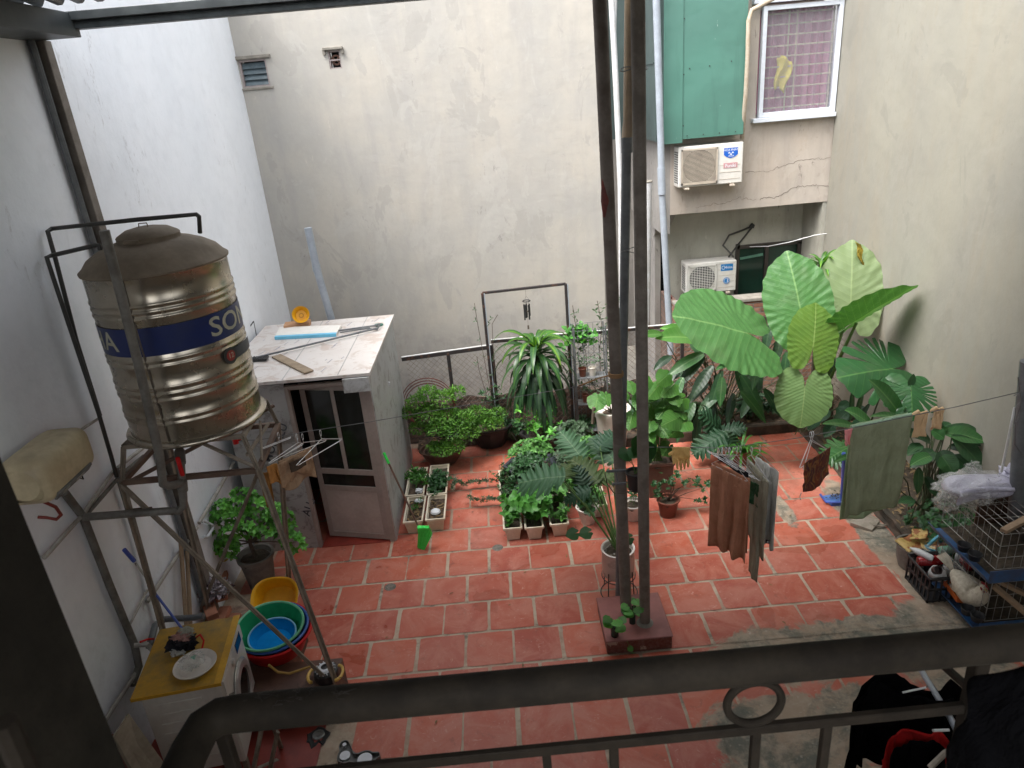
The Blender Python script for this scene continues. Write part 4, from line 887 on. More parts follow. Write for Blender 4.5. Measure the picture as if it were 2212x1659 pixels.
q = MB(); q.box((TX-.02, TY-TR*.44, Z1+.178), (.09, .03, .02), None, .003); q.tube([(TX-.035, TY-.02, Z1+.236), (TX-.03, TY-.02, Z1+.262), (TX+.02, TY-.02, Z1+.262), (TX+.025, TY-.02, Z1+.236)], .004, 6); q.build('lid_latch', m_dustlid, lid)
CA = atan2(-TY, -TX)
def cyl(phi, z, r): return V((TX+r*cos(CA+phi), TY+r*sin(CA+phi), z))
q = MB(); BZ0, BZ1 = 2.965, 3.145; nb = 90
q.grid(lambda u, v: cyl(-1.75+3.5*u, BZ0+(BZ1-BZ0)*v, TR+.0035), nb, 1); bd = q.build('blue_band', m_band, tk)
def tank_txt(body, size, phi0, zc, mat, parent, r=TR+.006, sx=1.0): return text_mesh(body, size, lambda x, y: cyl(phi0+x*sx/r, zc+y, r), 'lettering', mat, parent, sub=1)
tank_txt('SON HA', .175, radians(79), (BZ0+BZ1)/2, m_letter, bd, sx=1.22)
tank_txt('HA', .175, radians(-68), (BZ0+BZ1)/2, m_letter, bd, sx=1.15)
def disc_on_tank(r, phi, zc, mat, name, par, lift, r0=0):
    q = MB(); n = 32; vs = [cyl(phi, zc, TR+lift)]+[cyl(phi+r*cos(2*pi*i/n)/TR, zc+r*sin(2*pi*i/n), TR+lift) for i in range(n)]
    q.add(vs, [(0, i+1, (i+1) % n+1) for i in range(n)]); return q.build(name, mat, par)
ph = radians(40); zc = 2.845
q = MB(); q.grid(lambda u, v: cyl(ph+.02+.62*u, zc-.035+.075*v, TR+.0145), 12, 1); q.build('dark_label_strip', M('slate_label', (.05, .055, .07, 1), rough=.5), tk)
s1 = disc_on_tank(.056, ph, zc, M('charcoal_sticker', (.035, .045, .045, 1), rough=.5), 'round_sticker', tk, .0155)
disc_on_tank(.036, ph, zc, M('red_sticker', (.33, .03, .025, 1), rough=.5), 'red_disc', s1, .0165); tank_txt('12', .05, ph, zc, m_letter, s1, TR+.0175)
q = MB(); 
for i in range(2): q.tube([cyl(radians(-28), Z0+.05, TR+.001), cyl(radians(-28), Z1, TR+.001)], .007, 6)
q.build('weld_seam', m_angle, tk)
# stand
st = thing('tank_stand', (TX, TY, 0), 'rusty angle iron stand with splayed legs under the steel tank', 'stand')
FL, FR, BR, BL = V((-2.66, 4.27, 2.07)), V((-1.74, 4.27, 2.07)), V((-1.80, 5.0, 2.07)), V((-2.66, 5.0, 2.07))
fFR = V((-1.50, 4.13, .30)); fFL = V((-2.72, 4.20, 0)); fBR = P(628, 1300, z=0); fBL = V((-2.84, 5.15, 0))
for nm, A, B, w_ in (('leg', FR, fFR, .045), ('leg', FL, fFL, .045), ('leg', BR, fBR, .045), ('leg', BL, fBL, .045)):
    q = MB(); d_ = (B-A); q.beam(A+V((0, 0, .02)), B, w_, .008); q.beam(A+V((0, -.018, .02)), B+V((0, -.018, 0)), .008, w_); q.build('leg', m_angle, st)
q = MB()
for A, B in ((FL, FR), (FR, BR), (BR, BL), (BL, FL)): q.beam(A, B, .035, .035)
q.build('lower_frame', m_angle_r, st)
TFL, TFR, TBR, TBL = V((TX-.40, TY-.30, Z0-.02)), V((TX+.40, TY-.30, Z0-.02)), V((TX+.38, TY+.30, Z0-.02)), V((TX-.38, TY+.30, Z0-.02))
q = MB()
for A, B in ((TFL, TFR), (TFR, TBR), (TBR, TBL), (TBL, TFL), (TFL, TBR)): q.beam(A, B, .03, .03)
for A, B in ((FL, TFL), (FR, TFR), (BR, TBR), (BL, TBL)): q.beam(A, B, .035, .01); q.beam(A, B, .01, .035)
q.beam(FR+V((0, .02, 0)), V((TX+.10, TY-.30, Z0-.03)), .03, .012); q.beam(FR+V((0, .1, .02)), V((TX+.44, TY-.05, Z0-.03)), .012, .03); q.beam(FR+V((-.05, 0, .12)), FR+V((-.01, .4, .16)), .02, .02)
q.build('upper_frame', m_angle, st)
q = MB(); q.beam(FL+V((.0, -.02, 0)), P(700, 1462, Y=4.14), .035, .012); q.beam(FL+V((.0, -.03, 0)), P(700, 1462, Y=4.13), .01, .035); q.build('long_brace', m_angle, st)
q = MB(); q.beam(BR, P(428, 1330, Y=5.15), .03, .01); q.beam(BR, P(428, 1330, Y=5.15), .01, .03); q.build('rear_brace', m_angle, st)
q = MB(); q.beam(FL+V((0, 0, -.02)), BR+V((0, 0, .16)), .03, .02); q.beam(FL+V((.0, 0, -.22)), FL+V((.14, 0, -.22)), .02, .02); q.build('cross_brace', m_angle_r, st)
q = MB(); q.lathe([(0, 0), (.02, 0), (.02, .04), (0, .045)], P(510, 958, Y=4.5), 10); q.tube([P(506, 957, Y=4.5), P(520, 948, Y=4.5)], .008, 6); tag(q.build('red_tap', m_red), 'small red tap under the right side of the tank', 'tap')
# tank pipes
def wl(px, py, X=-2.862): return P(px, py, X=X)
pipe('grey_overflow_pipe', [P(225, 498, Y=3.98), P(262, 640, Y=3.98), P(300, 790, Y=3.98), P(345, 985, Y=4.0), P(352, 1045, Y=4.02), P(366, 1050, Y=4.05), P(394, 1043, Y=4.15)], .027, m_ppr, 'long grey overflow pipe standing in front of the steel tank', 'pipe')
ot = thing('outlet_pipe', P(390, 970, Y=4.35), 'thick dusty outlet pipe with a red valve below the tank', 'pipe')
q = MB(); q.tube([P(386, 955, Y=4.4), P(390, 1000, Y=4.2), P(396, 1075, Y=4.15), P(397, 1092, Y=4.15), P(386, 1104, Y=4.15), P(360, 1104, Y=4.12), P(180, 1117, X=-2.85)], .026, 12); q.build('pipe_run', m_ppr, ot)
q = MB(); q.tube([P(388, 975, Y=4.3), P(390, 1000, Y=4.2)], .034, 12); q.build('coupling', m_ppr, ot)
q = MB(); q.tube([P(393, 1040, Y=4.15), P(395, 1060, Y=4.15)], .033, 12); q.build('coupling', m_ppr, ot)
q = MB(); q.box(P(389, 1008, Y=4.13), (.028, .02, .14), None, .006); q.build('red_valve_handle', m_red, ot)
pipe('black_supply_pipe', [P(432, 503, Y=4.62), P(430, 468, Y=4.6), P(424, 463, Y=4.6), P(300, 474, Y=4.5), P(112, 494, X=-2.85), P(103, 500, X=-2.85), P(120, 560, X=-2.85), P(165, 735, X=-2.85), P(216, 898, X=-2.85)], .014, m_blackpipe, 'black supply pipe bending over the lid of the steel tank', 'pipe')
pipe('black_supply_pipe', [P(216, 540, Y=4.5), P(214, 530, Y=4.5), P(206, 530, Y=4.5), P(112, 552, X=-2.84), P(101, 556, X=-2.84), P(115, 600, X=-2.84), P(160, 735, X=-2.84), P(214, 896, X=-2.84), P(240, 985, X=-2.84), P(252, 1030, X=-2.84)], .014, m_blackpipe, 'lower black supply pipe entering the shoulder of the steel tank', 'pipe')
# pipes on the left wall
pipe('wall_conduit', [wl(505, 1000), wl(470, 1062), wl(430, 1130)], .016, m_ppr2, 'upper slanting dusty white conduit on the left wall', 'conduit', n=8)
pipe('conduit_loop', [wl(436, 1128), wl(437, 1124), wl(460, 1134), wl(461, 1140), wl(448, 1160), wl(440, 1160)], .014, m_lwhite, 'small white square conduit loop on the left wall', 'conduit', n=8)
pipe('wall_conduit', [wl(425, 1140), wl(380, 1205), wl(335, 1275), wl(318, 1300)], .016, m_ppr2, 'lower slanting dusty white conduit on the left wall behind the poles', 'conduit', n=8)
pipe('wall_conduit', [wl(330, 950), wl(245, 1018), wl(180, 1110), wl(95, 1205)], .014, m_ppr2, 'long dusty conduit running past the junction beside the heater', 'conduit', n=8)
pipe('wall_conduit', [wl(310, 985), wl(262, 1025), wl(178, 1122)], .014, m_ppr, 'short grimy conduit meeting the outlet pipe on the left wall', 'conduit', n=8)
pipe('wall_conduit', [wl(216, 902), wl(150, 945), wl(110, 980)], .010, m_ppr2, 'thin conduit dropping to the top of the water heater', 'conduit', n=8)
pipe('wall_waste_pipe', [wl(140, 1065), wl(180, 1117), wl(235, 1260), wl(290, 1392), wl(300, 1440), wl(285, 1480)], .026, m_ppr, 'thick grimy pipe running down the left wall to the washing machine', 'pipe')
pipe('wall_conduit', [wl(303, 1440), wl(250, 1520), wl(200, 1600)], .016, m_ppr2, 'low white conduit slanting down behind the stone slab', 'conduit', n=8)
pipe('wall_conduit', [wl(318, 1275), wl(280, 1350), wl(296, 1390), wl(306, 1440)], .010, m_ppr2, 'thin bent conduit behind the washing machine tap', 'conduit', n=8)
pipe('wash_supply_pipe', [P(250, 1010, X=-2.86), P(300, 1180, X=-2.86), P(352, 1345, X=-2.84)], .02, m_pvc, 'grey plastic pipe down the left wall beside the stand leg', 'pipe')
pipe('floor_waste_pipe', [P(322, 1400, X=-2.8), P(335, 1350, X=-2.8), P(352, 1338, Y=4.5), P(420, 1334, Y=4.5), P(440, 1330, Y=4.5)], .024, m_pvc, 'grey elbowed waste pipe behind the washing machine', 'pipe')
tp_ = thing('wall_tap', wl(300, 1390, -2.8), 'red handled tap on the wall pipe behind the washing machine', 'tap')
q = MB(); q.tube([wl(290, 1394, -2.84), wl(318, 1392, -2.76), wl(330, 1405, -2.74)], .018, 10); q.build('tap_body', m_ppr2, tp_)
q = MB(); q.tube([wl(303, 1387, -2.78), wl(318, 1381, -2.77), wl(332, 1380, -2.76)], .008, 6); q.build('red_handle', m_red, tp_)
pipe('washer_hose', [wl(322, 1400, -2.76), wl(330, 1408, -2.74), wl(336, 1425, -2.74), wl(330, 1440, -2.74)], .011, m_blackpipe, 'short dark hose under the wall tap', 'hose', n=8)
# water heater
hc = P(104, 1004, X=-2.70); ht = thing('water_heater', hc, 'dusty cream wall mounted water heater beside the dark pillar', 'water heater')
def hgrid(u, v):
    # long axis along Y; u along, v around the section
    y = (u-.5); ang = v*2*pi; e = 1-(abs(y)*2)**7; k = .72+.28*sqrt(max(0, e))
    sx = .165*abs(cos(ang))**.45*(1 if cos(ang) > 0 else -1); sz = .17*abs(sin(ang))**.50*(1 if sin(ang) > 0 else -1)
    return V((hc.x+sx*k*.86, hc.y+y*.50, hc.z+sz*k*.80))
q = MB(); q.grid(hgrid, 28, 36, False); q.build('casing', m_cream, ht, angle=60)
q = MB()
for s_ in (-1, 1): q = MB(); q.lathe([(0, 0), (.09, .0), (.118, -.02)], (hc.x, hc.y+s_*.249, hc.z), 20, R=Matrix.Rotation(radians(-90*s_), 3, 'X')); q.build('end_cap', m_cream, ht)
q = MB(); q.box((hc.x+.126, hc.y-.02, hc.z-.105), (.02, .36, .06), Matrix.Rotation(radians(40), 3, 'Y'), .008, ); cp = q.build('control_strip', m_greyp, ht)
for k, (dy, L) in enumerate(((-.12, .05), (.02, .09))): q = MB(); q.box((hc.x+.137, hc.y+dy, hc.z-.107), (.008, L, .03), Matrix.Rotation(radians(40), 3, 'Y')); q.build('indicator', m_ppr2, cp)
pipe('red_heater_hose', [P(78, 1078, X=-2.75), P(95, 1084, X=-2.72), P(120, 1095, X=-2.70), P(132, 1112, X=-2.72), P(122, 1122, X=-2.76), P(100, 1118, X=-2.80), P(82, 1117, X=-2.84)], .010, M('dull_red_hose', (.22, .03, .02, 1), rough=.6), 'dull red flexible hose looping below the water heater', 'hose', n=8)
pipe('heater_cable', [P(155, 1010, X=-2.8), P(165, 1030, X=-2.84), P(180, 1035, X=-2.86), P(172, 1015, X=-2.86), P(180, 1000, X=-2.86)], .005, m_blackpipe, 'thin looping cable at the right of the water heater', 'cable', n=6)
# long handled brush, bamboo poles
br = thing('long_brush', P(300, 1235, X=-2.78), 'long handled brush with blue grip leaning on the left wall', 'brush')
q = MB(); q.tube([P(268, 1187, X=-2.8), P(290, 1212, X=-2.78)], .015, 8); q.build('blue_grip', m_bluestick, br)
q = MB(); q.tube([P(290, 1212, X=-2.78), P(322, 1258, X=-2.72)], .008, 8); q.build('metal_rod', m_chrome, br)
q = MB(); q.tube([P(320, 1255, X=-2.72), P(330, 1275, X=-2.70)], .014, 8); q.tube([P(330, 1275, X=-2.70), P(395, 1360, X=-2.45)], .009, 8); q.build('lower_handle', m_bluestick, br)
for i, (xa, ya, xb, yb) in enumerate(((390, 1168, 404, 1370), (404, 1190, 412, 1370))):
    q = MB(); q.tube([P(xa, ya, X=-2.84), P((xa+xb)/2, (ya+yb)/2, X=-2.82), P(xb, yb, X=-2.80)], .018, 8); tag(q.build('bamboo_pole', m_woodl), ('taller pale bamboo pole leaning on the left wall', 'shorter pale bamboo pole next to the taller one on the left wall')[i], 'pole', 'bamboo poles leaning on the left wall')
# brick pile + clear bag
bp = V(P(470, 1330, z=.25)); rr = random.Random(4)
k_ = 0
for (px, py, z, a_) in ((438, 1270, .30, 5), (478, 1280, .30, 20), (452, 1300, .22, 0), (480, 1330, .20, 0), (445, 1345, .12, 8), (500, 1345, .12, -10), (455, 1320, .30, 30), (478, 1252, .22, 12)):
    c0 = P(px, py, z=z); q = MB(); q.box(c0, (.20, .10, .055), Matrix.Rotation(radians(a_+90), 3, 'Z'), .004)
    for j in range(3): pass
    tag(q.build('brick', m_paver), ('brick at the back left of the pile by the left wall', 'brick at the back right of the pile under the clear bag', 'middle brick of the pile beside the bamboo poles', 'brick in the centre of the pile below the foil bag', 'low brick nearest the bamboo poles', 'low brick at the right foot of the pile', 'turned brick lying on top of the pile', 'rear brick of the pile near the gardenia pot')[k_], 'brick', 'loose bricks piled by the left wall'); k_ += 1
q = MB(); c0 = P(462, 1272, z=.42)
def crumple(c0, rx, ry, rz_, amp, f, seed):
    def fn(u, v):
        th = u*2*pi; ph_ = (v-.5)*pi; d = V((cos(th)*cos(ph_), sin(th)*cos(ph_), sin(ph_))); n = mnoise.noise(d*f+V((seed, 0, 0)))+.5*mnoise.noise(d*f*2.3+V((0, seed, 0)))
        k = 1+amp*abs(n)*1.6-amp*.6; return V((c0.x+rx*d.x*k, c0.y+ry*d.y*k, c0.z+rz_*d.z*k))
    return fn
q.grid(crumple(c0, .15, .12, .09, .5, 2.6, 3.0), 40, 24, False)
m_foil = M('shiny_grey_bag', (.30, .27, .28, 1), (.12, .08, .09, 1), 12, .22, metal=.35, bump=.6, bscale=22, lo=.45, hi=.6, dist=.02)
tag(q.build('shiny_bag', m_foil, angle=25), 'crumpled shiny clear bag on the brick pile', 'bag')

# ================================================================= WASHING CORNER
bk = thing('brown_tiled_block', (-1.9, 4.5, 0), 'low brown tiled block carrying the stacked basins', 'block')
q = MB(); q.bx(-2.55, -1.50, 4.08, 4.40, 0, .285, .006); q.bx(-2.55, -1.95, 4.40, 4.95, 0, .283); q.build('block_body', m_brown, bk)
q = MB()
for z in (.10, .19): q.bx(-2.551, -1.498, 4.076, 4.085, z, z+.006)
q.build('tile_joints', m_redblock2, bk)
wm = thing('washing_machine', (-2.37, 3.9, 0), 'front loading white washing machine with scuffed yellow board on top', 'washing machine')
q = MB(); q.bx(-2.66, -2.06, 3.61, 4.20, .12, .855, .015); q.build('cabinet', m_wm, wm)
q = MB()
for k in range(7): q.box((-2.40, 3.607, .76-.085*k), (.34, .008, .016), None, .003)
q.build('side_ribs', m_wm, wm)
q = MB(); q.bx(-2.70, -2.055, 3.575, 4.235, .862, .885, .003); yt = q.build('yellow_board', m_yellowtop, wm)
q = MB(); q.bx(-2.10, -2.045, 3.57, 4.24, .8855, .8865); q.bx(-2.70, -2.05, 3.570, 3.5745, .86, .885); q.build('board_edge', m_yellowedge, yt)
q = MB(); q.bx(-2.061, -2.05, 3.62, 4.19, .73, .845, .004); cp = q.build('control_panel', m_wm, wm)
q = MB(); q.bx(-2.052, -2.046, 3.98, 4.13, .75, .83, .002); q.build('dark_display', m_darkglass, cp)
q = MB(); q.lathe([(0, 0), (.028, 0), (.026, .018), (0, .02)], (-2.05, 3.86, .79), 20, R=Matrix.Rotation(radians(90), 3, 'Y')); q.build('dial', m_wm, cp)
RX = Matrix.Rotation(radians(90), 3, 'Y')
dc = V((-2.06, 3.92, .50))
q = MB(); q.lathe([(.20, 0), (.205, .012), (.19, .03), (.15, .036), (.135, .02)], dc, 48, R=RX); dr = q.build('door', m_wmd, wm)
q = MB(); q.lathe([(.138, .018), (.12, .0), (.08, -.01), (0, -.015)], dc, 40, R=RX); q.build('door_glass', m_darkglass, dr)
q = MB(); q.lathe([(.206, .004), (.212, .01), (.206, .016)], dc, 48, R=RX); q.build('chrome_ring', m_chrome, dr)
q = MB(); q.add([(-2.058, 3.66, .70), (-2.058, 3.76, .62), (-2.058, 3.64, .62)], [(0, 1, 2)]); q.build('drawer_mark', m_greyp, wm, smooth=False)
for i, (x, y) in enumerate(((-2.63, 3.64), (-2.08, 3.64), (-2.63, 4.17), (-2.08, 4.17))):
    q = MB(); q.bx(x-.02, x+.02, y-.02, y+.02, .012, .12); q.build('foot', m_angle, wm)
q = MB()
rk = thing('metal_rack', (-1.95, 3.75, 0), 'narrow grey metal frame standing beside the washing machine', 'rack')
for i, (a, b) in enumerate((((565, 1575), (548, 1659)), ((588, 1560), (607, 1615)), ((600, 1580), (575, 1700)))):
    A = P(*a, Y=3.72); B = P(*b, z=.02) if i == 1 else P(*b, Y=3.60); q = MB(); q.beam(A, B, .03, .02); q.build('leg', m_angle if i else m_spring, rk)
q = MB(); q.beam(P(560, 1560, Y=3.75), P(592, 1545, Y=3.8), .03, .02); q.beam(P(558, 1659, Y=3.6), P(600, 1640, Y=3.72), .03, .008); q.build('top_bar', m_spring, rk)
wm.rotation_euler.z = radians(7.5); wm.scale = (.87, 1, 1)
# things on the machine
TZ = .888
c0 = P(422, 1437, z=TZ+.02); ty = thing('round_tray', c0, 'round white tray with a clear bag on the washing machine', 'tray')
q = MB(); q.lathe([(0, 0), (.105, 0), (.135, .03), (.14, .032), (.138, .036), (.125, .028), (.10, .008), (0, .008)], c0-V((0, 0, .02)), 44); q.build('tray_dish', m_potwhite, ty)
q = MB(); q.grid(crumple(c0+V((-.02, 0, .035)), .085, .075, .03, .45, 2.8, 8), 30, 18, False); tag(q.build('clear_bag', m_bagfilm, angle=25), 'crumpled clear bag lying in the round white tray', 'bag')
q = MB(); q.grid(crumple(c0+V((-.01, .03, .045)), .02, .018, .01, .8, 3, 5), 12, 8, False); tag(q.build('green_scrap', m_teal), 'small green scrap inside the clear bag on the tray', 'scrap')
c0 = P(394, 1388, z=TZ+.05); cl = thing('laundry_bundle', c0, 'bundle of black, pink and white cloths on the yellow board', 'bundle')
q = MB(); q.grid(crumple(c0+V((0, 0, 0)), .10, .085, .055, .45, 2.4, 1), 36, 20, False); q.build('black_cloth', c_dark, cl)
q = MB(); q.grid(crumple(c0+V((.01, -.0, .05)), .07, .04, .03, .7, 3, 2), 24, 14, False); q.build('pink_cloth', cloth('dusty_pink_cloth', (.45, .25, .22, 1), (.35, .2, .18, 1)), cl)
q = MB(); q.grid(crumple(c0+V((.035, .03, .065)), .05, .045, .03, .5, 3.4, 4), 24, 14, False); q.build('white_cloth', cloth('grey_white_cloth', (.40, .40, .33, 1), (.3, .3, .25, 1)), cl)
q = MB(); q.grid(crumple(c0+V((-.01, -.06, -.02)), .05, .045, .03, .5, 3.4, 6), 24, 14, False); q.build('cream_cloth', c_pale, cl)
pipe('red_strap', [c0+V((.08, .04, 0)), c0+V((.12, .03, .03)), c0+V((.15, 0, .0)), c0+V((.14, -.04, -.04))], .007, m_red, 'small pink red plastic loop beside the laundry bundle', 'strap', n=6)
# basins
def basin(c, R, h, t, mat, rimm, label, tilt=(0, 0), handles=False):
    b = thing('plastic_basin', c, label, 'basin', 'round plastic basins stacked on the brown block')
    Rm = Matrix.Rotation(radians(tilt[0]), 3, 'X') @ Matrix.Rotation(radians(tilt[1]), 3, 'Y')
    q = MB(); q.lathe([(0, -h), (R*.70, -h), (R*.74, -h+.01), (R*.94, -.012), (R, -.006), (R, 0), (R*.93, -.004), (R*.90, -.02), (R*.70, -h+.012), (0, -h+.012)], c, 56, R=Rm); q.build('bowl', mat, b, angle=50)
    q = MB(); q.lathe([(R*.925, -.002), (R*.94, .006), (R*.985, .007), (R*1.005, -.001), (R*1.0, -.008)], c, 56, R=Rm); q.build('rim', rimm, b, angle=60)
    return b
bc = V(P(588, 1360, z=.50))
basin(bc+V((.005, .015, -.005)), .305, .185, 0, m_red, m_red, 'large red basin at the bottom of the stack', (3, 4))
basin(bc+V((0, .01, .02)), .285, .17, 0, m_blue, m_blue, 'dark blue basin between the red and green ones', (3, 4))
basin(bc+V((-.012, 0, .045)), .268, .165, 0, m_greenp, m_greenrim, 'green basin holding the light blue one', (4, 4))
basin(bc+V((.01, -.045, -.01)), .188, .085, 0, m_skyp, m_skyrim, 'smallest light blue basin on top of the stack', (3, 3))
yb = thing('yellow_washtub', P(592, 1290, z=.3), 'yellow plastic tub tilted behind the stacked basins', 'basin')
c0 = P(593, 1290, z=.44); Rm = Matrix.Rotation(radians(38), 3, 'X')
q = MB()
sq = lambda a: (abs(cos(a))**.8*(1 if cos(a) > 0 else -1), abs(sin(a))**.8*(1 if sin(a) > 0 else -1))
pr = [(0, -.13), (.15, -.13), (.19, -.01), (.205, 0), (.205, .008), (.19, .006), (.178, -.012), (.14, -.12), (0, -.12)]; vs = []; n = 48
for r_, z_ in pr:
    for j in range(n): x, y = sq(2*pi*j/n); vs.append(Rm @ V((r_*x, r_*y*.85, z_))+c0)
q.add(vs, [(i*n+j, i*n+(j+1) % n, (i+1)*n+(j+1) % n, (i+1)*n+j) for i in range(len(pr)-1) for j in range(n)]); q.build('tub', m_yellow, yb, angle=50)
# motor / gadget with yellow handles
gd = thing('drain_pump', P(690, 1425, z=.33), 'black and white pump with yellow ring handles on the block corner', 'pump')
c0 = V((-1.58, 4.2, .33))
q = MB(); q.lathe([(.085, -.045), (.095, -.02), (.09, .03), (.06, .05), (0, .055)], c0, 28); q.build('pump_body', m_black, gd)
q = MB(); q.lathe([(.062, .048), (.05, .062), (.03, .064)], c0, 28)
for k in range(16): a_ = 2*pi*k/16; q.box(c0+V((.07*cos(a_), .07*sin(a_), .045)), (.014, .006, .012), Matrix.Rotation(a_, 3, 'Z'))
q.build('white_vents', m_lwhite, gd)
for s_ in (-1, 1):
    pts = [c0+V((s_*(.085+.045*sin(pi*k/12)), -.02+.075*cos(pi*k/12), .012)) for k in range(13)]; q = MB(); q.tube(pts, .012, 8); q.build('yellow_handle', M('pale_yellow_plastic', (.72, .45, .10, 1), rough=.45), gd)
pipe('yellow_hose', [P(475+x, y, Y=4.06) for x, y in ((105, 1436), (125, 1452), (150, 1455), (175, 1447), (195, 1440))], .009, M('ochre_hose', (.45, .28, .07, 1), rough=.5), 'ochre hose curled on the front of the brown block', 'hose', n=8)
q = MB(); q.lathe([(0, 0), (.045, 0), (.045, .006), (.04, .010), (.028, .010), (.026, .004), (.016, .004), (.014, .010), (0, .010)], P(688, 1588, z=.013), 28); tag(q.build('floor_drain', m_drain), 'shiny chrome ringed drain in the wash corner floor', 'drain')
q = MB(); q.lathe([(.085, 0), (.075, .008), (.06, .003), (.045, .001)], P(688, 1590, z=.012), 24, jit=.5); tag(q.build('drain_grime', m_acd), 'dark grime ring around the chrome drain', 'grime')
for i, (px, py) in enumerate(((1075, 1183), (843, 1268))):
    q = MB(); q.lathe([(0, .006), (.036, .006), (.04, .002), (.052, .003), (.056, 0)], P(px, py, z=.004), 28); tag(q.build('yard_drain', M('worn_metal_drain', (.22, .20, .17, 1), (.14, .13, .11, 1), 30, .5, metal=.3)), ('round grey floor drain just left of the planter boxes', 'round grey floor drain nearer the basins')[i], 'drain', 'round floor drains in the tiled yard')
# pet bowl shaped like an animal outline
pbw = thing('pet_feeder', P(770, 1622, z=0), 'grey double pet bowl with a bird shaped outline on the floor', 'pet bowl')
c0 = P(752, 1628, z=.0); cA = P(745, 1632, z=.05); cB = P(788, 1640, z=.05)
def blob_outline(k):
    A, B = V((cA.x, cA.y)), V((cB.x, cB.y)); H_ = V((P(744, 1608, z=.05).x, P(744, 1608, z=.05).y)); T = V((P(814, 1630, z=.05).x, P(814, 1630, z=.05).y))
    pts = []
    cen = (A+B)/2
    for i in range(96):
        a = 2*pi*i/96; d = V((cos(a), sin(a))); best = 0; s_ = 0
        while s_ < .4:
            s_ += .003; p = cen+d*s_
            f = sum(exp(-((p-c).length/r)**2*1.1) for c, r in ((A, .062*k), (B, .082*k), (H_, .042*k), (T, .022*k)))
            if f > .40: best = s_
        pts.append(cen+d*max(best, .03))
    return pts
o1 = blob_outline(1.0); o2 = blob_outline(.9)
q = MB(); n = 96; vs = [V((p.x, p.y, .0)) for p in o1]+[V((p.x, p.y, .05)) for p in o1]+[V((p.x, p.y, .05)) for p in o2]+[V((p.x, p.y, .02)) for p in o2]; cc = (V((cA.x, cA.y, 0))+V((cB.x, cB.y, 0)))/2
vs.append(V((cc.x, cc.y, .02))); q.add(vs, [(r*n+i, r*n+(i+1) % n, (r+1)*n+(i+1) % n, (r+1)*n+i) for r in range(3) for i in range(n)]+[(3*n+i, 3*n+(i+1) % n, 4*n) for i in range(n)]); q.build('tray', m_greyp, pbw, angle=40)
for c_, r_ in ((cA, .036), (cB, .05), (P(744, 1608, z=.05), .014)):
    q = MB(); q.lathe([(0, .0), (r_*.8, 0), (r_, .022), (r_*1.05, .024)], V((c_.x, c_.y, .028)), 24); q.build('bowl', m_lwhite, pbw)
# stone slab leaning at the left bottom
q = MB(); a, b, c, d = P(278, 1541, Y=3.30), P(372, 1672, Y=3.35), P(340, 1760, Y=3.2), P(246, 1590, Y=3.15)
pts = [a, b, c, d]; off = V((-.02, .0, -.015))
q.add(pts+[p+off for p in pts], [(0, 1, 2, 3), (7, 6, 5, 4), (0, 4, 5, 1), (1, 5, 6, 2), (2, 6, 7, 3), (3, 7, 4, 0)]); tag(q.build('stone_slab', m_marble, smooth=False), 'stained pale stone slab leaning at the bottom left', 'slab')
q = MB(); q.bx(-2.88, -2.70, 3.35, 3.60, 0, .55, .01); tag(q.build('red_box', M('dull_red_box', (.22, .03, .025, 1), (.16, .03, .025, 1), 4, .5)), 'dull red box behind the stone slab and the washing machine', 'box')
# ================================================================= LEAF BUILDERS
def frame(d, n):
    d = V(d).normalized(); n = V(n); n = (n-d*n.dot(d)); n = n.normalized() if n.length > 1e-5 else d.orthogonal().normalized()
    return d, d.cross(n), n
def leaf_polar(mb, o, tip, nrm, Rf, rings=7, nang=48, cup=.06, droop=.12, ruff=.02, rk=9, W=1.0, seed=0):
    o = V(o); tip = V(tip); L = (tip-o).length; d, s, n = frame(tip-o, nrm); vs = [o]; us = [(0, 0)]
    for r in range(1, rings+1):
        for k in range(nang):
            th = -pi+2*pi*(k+.5)/nang; R = Rf(th); rho = R*(r/rings); x = rho*sin(th)*W; y = rho*cos(th)
            z = -cup*abs(x)**1.0*1.0 - droop*(y**2)*(1 if y > 0 else .6) + ruff*(r/rings)**3*sin(th*rk+seed) + .012*mnoise.noise(V((x*5, y*5, seed)))
            vs.append(o+d*(y*L)+s*(x*L)+n*(z*L)); us.append((x, y))
    f = [(0, 1+k, 1+(k+1) % nang) for k in range(nang-0) if not k == nang-1]
    for r in range(rings-1):
        for k in range(nang-1):
            a = 1+r*nang+k; f.append((a, a+nang, a+nang+1, a+1))
    mb.add(vs, f, us)
def R_heart(notch=.55, w=.62, back=.42):
    def f(th):
        a = abs(th); 
        if a < 2.2: r = 1/(1+ (1/w-1)*sin(min(a, pi/2))**.9) if a < pi/2 else w+(back-w)*((a-pi/2)/(2.2-pi/2))**1.1
        else: r = back*(1+.18*sin((a-2.2)/(pi-2.2)*pi*.9))*(1-notch*((a-2.2)/(pi-2.2))**6)
        return r*(1-.10*exp(-((a-.25)/.18)**2)) 
    return f
def R_eleph(th):
    a = abs(th); pts = [(0, 1.0), (.15, .93), (.35, .86), (.6, .75), (.9, .64), (1.25, .56), (1.6, .52), (2.0, .54), (2.35, .62), (2.65, .68), (2.86, .62), (3.0, .42), (pi, .10)]
    for (a0, r0), (a1, r1) in zip(pts, pts[1:]):
        if a <= a1: t = (a-a0)/(a1-a0); t = t*t*(3-2*t); return r0+(r1-r0)*t
    return .1
def R_cut(base, angs, depth, wd=.045, holes=0):
    def f(th):
        a = abs(th); r = base(th); sl = 0
        for i, ai in enumerate(angs): sl = max(sl, exp(-((a-ai-(.03 if th < 0 else 0))/wd)**2)*(1-.12*((i*5) % 3)))
        return r*(1-depth*sl)
    return f
